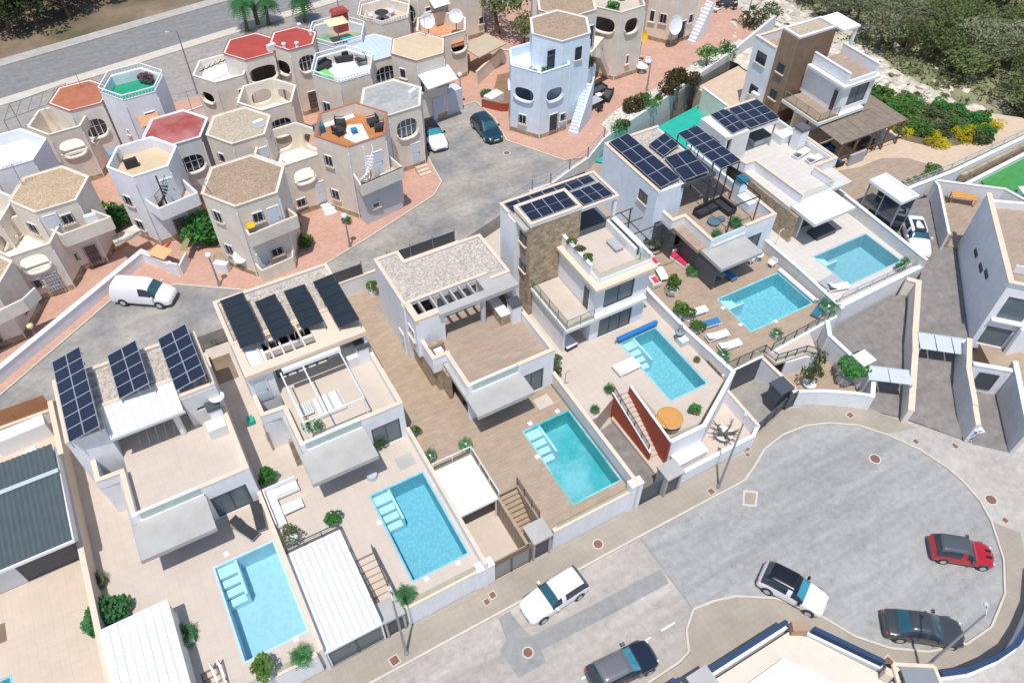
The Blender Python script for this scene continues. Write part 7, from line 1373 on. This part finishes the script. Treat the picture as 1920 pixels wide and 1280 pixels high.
car('dark grey hatchback with a navy bonnet at the bottom picture edge', 13.5, 10.4, 0, -4, cn, 4.2, 1.82, 1.52, 'hatch', cgr, gws)
car('white car with a black roof parked before the navy fenced corner', 25.3, 9.1, 0, -62, cw, 4.15, 1.8, 1.56, 'hatch', ck, gws)
car('dark grey saloon car in the lower curve of the turning circle', 30.4, 3.5, 0, -38, cg, 4.6, 1.8, 1.45, 'sedan')
car('red small car with a black roof and bonnet stripes', 36.5, 5.75, 0, -40, cr, 3.85, 1.7, 1.42, 'mini', dgrey, glassd, stripe=ck)
car('white estate car with a dark sunroof on the sloping driveway', 55.35, 27.15, 2.27, -127, cw, 4.6, 1.84, 1.5, 'suv')
sr = tag(MB().cbox(55.6,27.5,3.775,3.79,1.5,.95,R(-127)).obj('sunroof', glassd), 'dark glass sunroof on the white estate car', 'sunroof'); 
car('dark teal car parked alone on the grey cul de sac', 30.0, 57.7, 3.58, -92, ct, 4.3, 1.8, 1.5, 'hatch')
car('white car with a black roof parked in the shadow beside the grey roofed house', 24.9, 59.0, 3.58, -95, cw, 4.3, 1.82, 1.55, 'suv', ck, gws)
car('white delivery van parked beside the long low white wall', -3.55, 50.3, 3.62, -35, cw, 4.6, 1.85, 1.88, 'van', name='delivery_van')
# ============================================================ street furniture
def lamp_post(label, x, y, z, h, arm=(.8, 0), globe=False, head=None):
    t = thing('street_lamp', label, 'street lamp', (x, y, z)); m = mgrey
    MB().tube([(x,y,z),(x,y,z+h*.5),(x,y,z+h)], [.09,.07,.05], 8).obj('pole', m, t); MB().cyl(x,y,z,z+.25,.14).obj('base', m, t)
    if globe: MB().lathe(x,y,[(.01,z+h-.02),(.16,z+h+.03),(.25,z+h+.2),(.2,z+h+.38),(.01,z+h+.46)],16).obj('globe', head or fabw, t, smooth=True)
    else:
        a = Vector((arm[0], arm[1], 0)); e = Vector((x,y,z+h)); MB().tube([e, e+a*.5+Vector((0,0,.12)), e+a], .035).obj('arm', m, t); MB().bar(e+a*.8, e+a*1.3, .2, .1).obj('lamp_head', lgrey, t)
lamp_post('street lamp on the pavement by the grey roofed pedestrian gate', *(3.01, 17.30, .12), 7.4, (.1,.6)); lamp_post('street lamp on the pavement below the vine planter', *(26.18, 17.15, .12), 7.4, (.5,.4)); lamp_post('street lamp rising over the dark grey saloon car', *(28.49, 1.87, .12), 8.2, (.4,.3)); lamp_post('tall street lamp in the dusty car park behind the town', *(7.31, 78.18, 3.6), 6.6, (-.8,.3))
lamp_post('globe lamp on the red paving below the brown roofed house', *(1.69, 49.05, 3.7), 2.9, globe=True); lamp_post('globe lamp on the red paving before the white steps', *(12.28, 48.39, 3.7), 3.0, globe=True); lamp_post('white lamp on the red paving beside the lavender annex', *(29.97, 63.14, 3.7), 3.1, globe=True); lamp_post('lamp on the red plaza between hedge and beige tower', *(48.06, 56.41, 3.7), 3.0, (.3,.2)); lamp_post('yellow globe lamp behind the white wall at the left edge', *(-11.42, 50.05, 3.7), 1.0, globe=True, head=mat('yellow_globe',(.75,.65,.35),var=0)); lamp_post('lamp at the top right end of the red plaza', *(67.27, 63.13, 3.7), 3.0, (.2,.1)); lamp_post('thin lamp post in the car park behind the railed white terrace', 23.9, 79.5, 3.6, 7.0, (.4,.3))
MH = [(2.25,17.26,.125,.34,0,'square rusty cover by the street lamp shadow'),(8.58,17.74,.125,.24,0,'left of the two small rusty covers near the white pillar'),(9.09,17.95,.125,.26,0,'right of the two small rusty covers near the white pillar'),(16.65,17.63,.125,.36,1,'round rusty cover ringed in white on the pavement'),(25.54,17.13,.125,.28,0,'square rusty cover by the lamp below the vine planter'),(29.99,18.6,.125,.24,0,'larger of two rusty covers at the pavement bend'),(29.67,18.2,.125,.2,0,'smaller of two rusty covers at the pavement bend'),(9.26,13.91,.012,.34,1,'round rusty cover on the asphalt repair'),(37.4,13.6,.012,.42,1,'round brown cover on the turning circle'),(41.7,7.4,.12,.42,1,'pale round cover at the right pavement bend'),(41.2,5.9,.122,.24,0,'small brown square cover on the right pavement'),(41.0,13.2,.12,.24,0,'small dark cover at the upper right pavement'),(43.2,11.6,.01,.3,0,'orange brown cover before the right driveway'),(27.3,3.1,.125,.4,0,'big brown square cover at the bottom pavement'),(38.6,17.2,.125,.3,0,'brown cover by the curved white wall'),(30.05,53.85,3.6,.34,1,'round brown cover on the grey cul de sac')]
for x, y, z, r_, rd, lab in MH:
    r_ *= .8
    t = thing('manhole_cover', lab, 'manhole cover', (x,y,z)); 
    if rd: MB().cyl(x,y,z-.05,z,r_*1.3,n=20).obj('rim', kerbm, t); MB().cyl(x,y,z-.05,z+.008,r_,n=18).obj('cover', rustc, t)
    else: MB().cbox(x,y,z-.05,z+.004,r_*2.2,r_*2.2,.1).obj('rim', kerbm, t); MB().cbox(x,y,z-.05,z+.012,r_*1.7,r_*1.7,.1).obj('cover', rustc, t)
setting('pale_square_patch', MB().poly([(26.75,15.3),(27.6,16.2),(28.4,15.6),(27.5,14.75)], -.02, .008), kerbm); setting('pale_square_inlay', MB().poly([(26.95,15.33),(27.6,16.0),(28.2,15.57),(27.5,14.95)], -.02, .012), pave)
# ============================================================ garden plants and seats of villas one to three
for lab, p, kind, pot, s, m_ in (('agave in a white pot beside the left cream wall',(-11.27, 29.09, 2.2),'rosette','white',.7,cactus),('tall bright green plant beside the white carport roof',(-7.68, 23.32, 2.2),'rosette','white_box',.95,palml),('white bowl with a leafy shrub at the lower end of the plain blue pool',(-4.12, 19.17, 2.2),'tall','white',.8,bushd),('spiky green plant in the street corner of the first villa',(-2.25, 19.07, 2.2),'rosette','white',.8,palml),('round olive shrub at the back left of the large white carport',(-0.41, 26.14, 2.2),'bush','white',.75,cactus),('green shrub at the back right corner of the large white carport',(2.23, 26.02, 2.2),'bush','grey',.55,bushg),('green plant in a pot by the white slatted corner sofa',(-0.39, 30.97, 2.2),'bush','grey',.65,bushg),('dark agave at the lower end of the bright blue mosaic pool',(4.19, 19.45, 2.2),'rosette','grey',.8,palml),('left bright green plant at the glass edge of the flat white carport',(9.54, 27.48, 2.2),'rosette','white_box',.6,palml),('right bright green plant at the glass edge of the flat white carport',(12.03, 27.14, 2.2),'rosette','white_box',.6,palml),('olive shrub in the shade at the right end of the second villa canopy',(6.90, 30.06, 2.2),'bush','grey',.55,cactus),('plant in a white pot by the dividing wall of the wood deck',(9.48, 29.80, 2.2),'bush','white',.4,bushd),('plant in a white trough under the black mesh fence',(12.18, 43.91, 2.2),'tall','white_box',.55,bushd),('green plant in a pot by the pergola on the second villa roof',(3.38, 31.22, 5.12),'bush','white_box',.6,bushg),('grey leaved shrub by the wall right of the wood deck villa',(21.02, 30.36, 2.2),'tall','grey',.5,cactus)):
    potted('potted_plant', lab, *p, kind, pot, s, .4, m_, key=int(p[0]*7) % 9)
bush('shrub','wide teal green shrub between the left carport and the cream wall',*(-10.96, 26.67),2.2,1.25,palml,2,h=1.3,n=900); bush('shrub','dry brown rose shrub at the back of the first villa passage',*(-0.46, 45.49),2.2,1.0,cactus,4,h=.9)
setting('soil_bed', MB().poly([(-1.9,43.2),(.4,43.2),(.4,40.6),(-1.1,40.6)], 2.1, 2.23), soil)
for lab, x, y, a in (('left of two charcoal folding loungers by the first villa window',-2.75,28.2,.5),('right of two charcoal folding loungers by the first villa window',-1.75,28.6,-.1)): lounger(x,y,DZ,a,lab,fabd,.45,mgrey)
t = thing('corner_sofa','white slatted corner sofa beside the second villa lawn wall','sofa',(-.9,29.9,DZ)); MB().box(-.9,-.35,27.3,30.0,DZ+.15,DZ+.35).box(-.35,1.15,29.3,30.0,DZ+.15,DZ+.35).obj('seat',whitem,t); MB().box(-.98,-.9,27.3,30.08,DZ+.15,DZ+.8).box(-.9,1.15,30.0,30.08,DZ+.15,DZ+.8).obj('backrest',whitem,t); MB().box(-.3,1.1,29.35,29.9,DZ+.36,DZ+.5).obj('cushion',fabw,t)
for i in range(9): MB().box(-.85,-.4,27.4+i*.2,27.52+i*.2,DZ+.36,DZ+.4).obj('slat',whitem,t)
table(.35,28.3,DZ,'white low table before the white slatted corner sofa',1.3,.7,.35,0)
t = thing('slatted_daybed','white slatted wooden day bed on the second villa roof terrace','day bed',(4.9,32.6,5.12)); sub_mesh('frame',MB().box(-.9,.9,-.8,.8,.1,.3).data(whitem),t)
for i in range(8): sub_mesh('slat',MB().box(-.85+i*.22,-.7+i*.22,-.75,.75,.305,.36).data(fabg if i % 3 == 1 else whitem),t)
t = thing('slatted_table','small white slatted table beside the white day bed','table',(3.4,32.9,5.12)); sub_mesh('frame',MB().box(-.4,.4,-.5,.5,.2,.3).data(whitem),t)
for i in range(5): sub_mesh('slat',MB().box(-.36+i*.15,-.28+i*.15,-.45,.45,.305,.34).data(fabg),t)
tag(MB().lathe(*(0.91, 33.91),[(.3,2.21),(.42,2.4),(.45,3.0),(.3,3.6),(.01,3.7)],14).obj('covered_boiler', lgrey),'pale grey covered barbecue beside the stone pillar','barbecue'); tag(MB().cbox(.0,36.2,2.2,2.6,.4,.6).obj('hose_reel', turf),'green garden hose reel by the second villa side wall','hose reel')
tag(MB().tube([(1.5,33.6,4.3),(1.75,33.6,4.0),(1.5,33.6,3.6),(1.3,33.6,4.0),(1.5,33.6,4.35)],.06).obj('garden_hose', cactus),'coiled green hose hung in the light well of the second villa','hose')
tag(MB().cyl(5.6,28.0,DZ,DZ+.42,.35).obj('stool', lgrey),'grey round stool in the canopy shade of the second villa','stool')
for lab, p in (('white skimmer lid by the plain blue pool corner',(-4.24, 27.31, 2.2)),('white skimmer lid at the steps of the bright mosaic pool',(4.73, 24.75, 2.2)),('white skimmer lid at the lower right of the bright mosaic pool',(7.82, 19.93, 2.2)),('white skimmer lid at the lower left of the bright mosaic pool',(5.72, 19.95, 2.2)),('white skimmer lid by the steps of the turquoise pool',(19.03, 26.72, 2.2)),('white skimmer lid left of the turquoise pool',(16.82, 26.72, 2.2)),('white skimmer lid below the steps of the turquoise pool',(15.87, 24.14, 2.2)),('white skimmer lid left of the wood deck pool',(35.68, 28.86, 2.4)),('left white lid in front of the wood deck pool',(35.70, 26.79, 2.4)),('right white lid in front of the wood deck pool',(38.33, 25.73, 2.4)),('white lid at the lower end of the plain blue pool',(-2.25, 20.31, 2.2))):
    tag(MB().cbox(p[0],p[1],p[2]-.02,p[2]+.015,.3,.3,.1).obj('skimmer_lid', whitem), lab, 'lid')
setting('drain_inset', MB().poly(rect(18.0,19.2,27.4,28.4), 2.1, 2.212), beigetile); setting('drain_inset', MB().poly(rect(7.4,8.6,27.6,28.6), 2.1, 2.212), slabm)
# ============================================================ palms and woods
for i, (x, y, h, lab) in enumerate(((15.7,88.9,3.4,'leftmost palm tree beside the upper road'),(18.3,89.2,2.8,'middle bushy palm tree beside the upper road'),(22.2,87.9,3.0,'right palm tree behind the small red roofed tower'))): palm(x,y,3.6,h,lab,i,r=2.1)
t = thing('palm_tree','tall bare palm trunk rising out of the top edge','palm tree',(17.2,89.6,3.6)); MB().tube([(17.2,89.6,3.6),(17.1,89.7,8),(17.0,89.8,14)],[.26,.2,.18],8).obj('trunk',bark,t)
rf = random.Random(21); k = 0; pts = []
while k < 46:
    x, y = rf.uniform(-26, 10), rf.uniform(96, 118); lim = Y(x,94.9)+3.6+max(0,(x+2))*.45
    if y > lim and all((x-a)**2+(y-c)**2 > 7.5 for a, c in pts):
        pts.append((x,y)); tree('pine_tree','dark pine tree in the wood beyond the upper road',x,y,3.6,rf.uniform(5,7.5),rf.uniform(2.2,3.3),pined,k,'pine trees beyond the upper road',n=1300,size=.06); k += 1
for i,(x,y,h,r_) in enumerate(((40.5,74.5,6.5,2.8),(41.5,70.5,4.0,1.8),(39.5,78.5,7.0,3.0))): tree('evergreen_tree',('largest evergreen tree among the cream houses at the top edge','low evergreen tree behind the brown roofs','evergreen tree cut by the top picture edge')[i],x,y,3.7,h,r_,pinel,i+2,n=1500,size=.05)
k = 0; pts = []
while k < 185:
    x, y = rf.uniform(78, 128), rf.uniform(22, 112); e = 82.5+max(0,(y-60))*.12+(3 if y < 45 else 0)
    if x > e and all((x-a)**2+(y-c)**2 > 8.5 for a, c in pts) and math.sin(x*.23)*math.cos(y*.17) < .8:
        pts.append((x,y)); q = rf.random(); m_ = pinel if q < .55 else pinel2
        tree('pine_tree' if q < .55 else 'olive_tree','green pine tree in the valley wood right of the limestone slope' if q < .55 else 'grey green tree in the valley wood right of the limestone slope',x,y,-.6,rf.uniform(3.6,6.2),rf.uniform(1.7,2.8),m_,k,'green pines of the valley wood' if q < .55 else 'grey green trees of the valley wood',n=1700,size=.052,nl=15); k += 1
for i in range(40):
    x, y = rf.uniform(66,82), rf.uniform(44,98)
    bush('scrub','small grey green scrub bush on the limestone slope',x,y,slope_z(x,y),rf.uniform(.25,.6),cactus,i,'scrub bushes on the limestone slope',h=rf.uniform(.25,.5))
gr = MB(); 
for i in range(9000):
    x, y = rf.uniform(77,130), rf.uniform(10,115); s = rf.uniform(.08,.3); z = -.5; a = rf.uniform(0,3.14)
    gr.add([(x-s*math.cos(a),y-s*math.sin(a),z),(x+s*math.cos(a),y+s*math.sin(a),z),(x+rf.uniform(-.2,.2),y+.1,z+s*2)],[(0,1,2)])
tag(gr.obj('dry_grass', mat('dry_grass_blade',(.22,.19,.09),kind='leaf',col2=(.12,.14,.05),var=.2), kind='stuff'),'dry grass tufts covering the valley floor between the trees','grass')

# small things on the old town houses
def wall_ac(label, x, y, z, a): tag(MB().cbox(x, y, z, z+.6, .85, .35, a).obj('air_conditioner', whitem), label, 'air conditioner')
wall_ac('white air conditioner on the wall of the tan roofed house', -5.0, 55.4, 8.2, R(3)); wall_ac('white air conditioner on the weathered grey roof', 22.6, 57.4, 9.75, R(30)); wall_ac('grey white air conditioner on the beige flat roof edge', 9.4, 59.0, 9.85, R(10)); wall_ac('white air conditioner between the palms and the red roof', 14.2, 70.4, 10.15, R(20))
def aerial(label, x, y, z, h=1.9):
    t = thing('aerial', label, 'aerial', (x, y, z)); MB().cyl(x, y, z, z+h, .025, n=6).obj('mast', mgrey, t); m = MB().bar((x-.7, y-.1, z+h*.95), (x+.7, y+.1, z+h*.95), .03)
    for i in range(6): m.bar((x-.6+i*.24, y-.3, z+h*.95), (x-.6+i*.24, y+.3, z+h*.95), .018)
    m.obj('antenna', mgrey, t)
aerial('aerial on the tan roofed house at the left', -8.6, 59.8, 9.95); aerial('aerial on the terracotta roof', -2.4, 72.6, 9.75, 1.5); aerial('aerial between the faded red roof and the car park', 5.2, 64.4, 9.65); aerial('aerial on the beige roof with the red edge', 27.8, 65.8, 10.3); aerial('aerial on the wide brown roof at the top edge', 42.4, 63.4, 12.25, 1.6)
tag(MB().cbox(-4.2, 57.6, GZ, GZ+.25, 1.2, .8, .3).obj('door_mat_box', orange), 'orange covered box in the gap beside the white yellow floored house', 'box')
tag(MB().poly([(-4.3,55.0),(-2.2,55.6),(-2.4,56.5),(-4.4,55.9)], GZ+1.9, GZ+2.3).obj('rubble_planter', rock), 'rough white rubble planter between the two left houses', 'planter')
for i, (x, y) in enumerate(((3.4, 51.0), (3.9, 50.2), (16.8, 53.1))): potted('potted_plant', ('small pot plant at the left wall of the brown roofed house','second small pot plant at the left wall of the brown roofed house','small pot plant by the annex of the orange terrace house')[i], x if i < 2 else 13.2, y if i < 2 else 51.3, GZ, 'bush', 'clay', .4, .3, bushg, key=i)
for i, (x, y, lab) in enumerate(((8.9, 52.6, 'dark pot plants group left of the three white steps'), (9.3, 50.2, 'black bicycle shaped planter stand beside the brown roofed house'))): potted('potted_plant', lab if i == 0 else 'dark leafy pot plant in the shade right of the brown roofed house', x, y, GZ, 'bush', 'dark', .7, .35, bushd, key=i)

L_ = []
for i in range(1500):
    x, y = rf.uniform(80, 130), rf.uniform(24, 112)
    if x > 82+max(0, (y-60))*.12+(3 if y < 45 else 0): r_ = rf.uniform(.5, 1.15); L_.append((x, y, -.5+r_*.25, r_))
tag(leaves(L_, 62000, .16, 5, .7).obj('scrub_cover', mat('olive_scrub', (.25,.26,.13), kind='leaf', col2=(.17,.20,.09), ns=.25, var=.2), kind='stuff'), 'low olive green scrub filling the valley floor between the trees', 'scrub')
potted('potted_plant','green plant on the terrace of the beige weathered tower',47.0,62.0,10.0,'bush','clay',.7,.3,bushg,key=1); potted('potted_plant','second green plant at the back of the beige weathered tower terrace',49.0,63.6,10.0,'rosette','clay',.6,.3,palml,key=2)
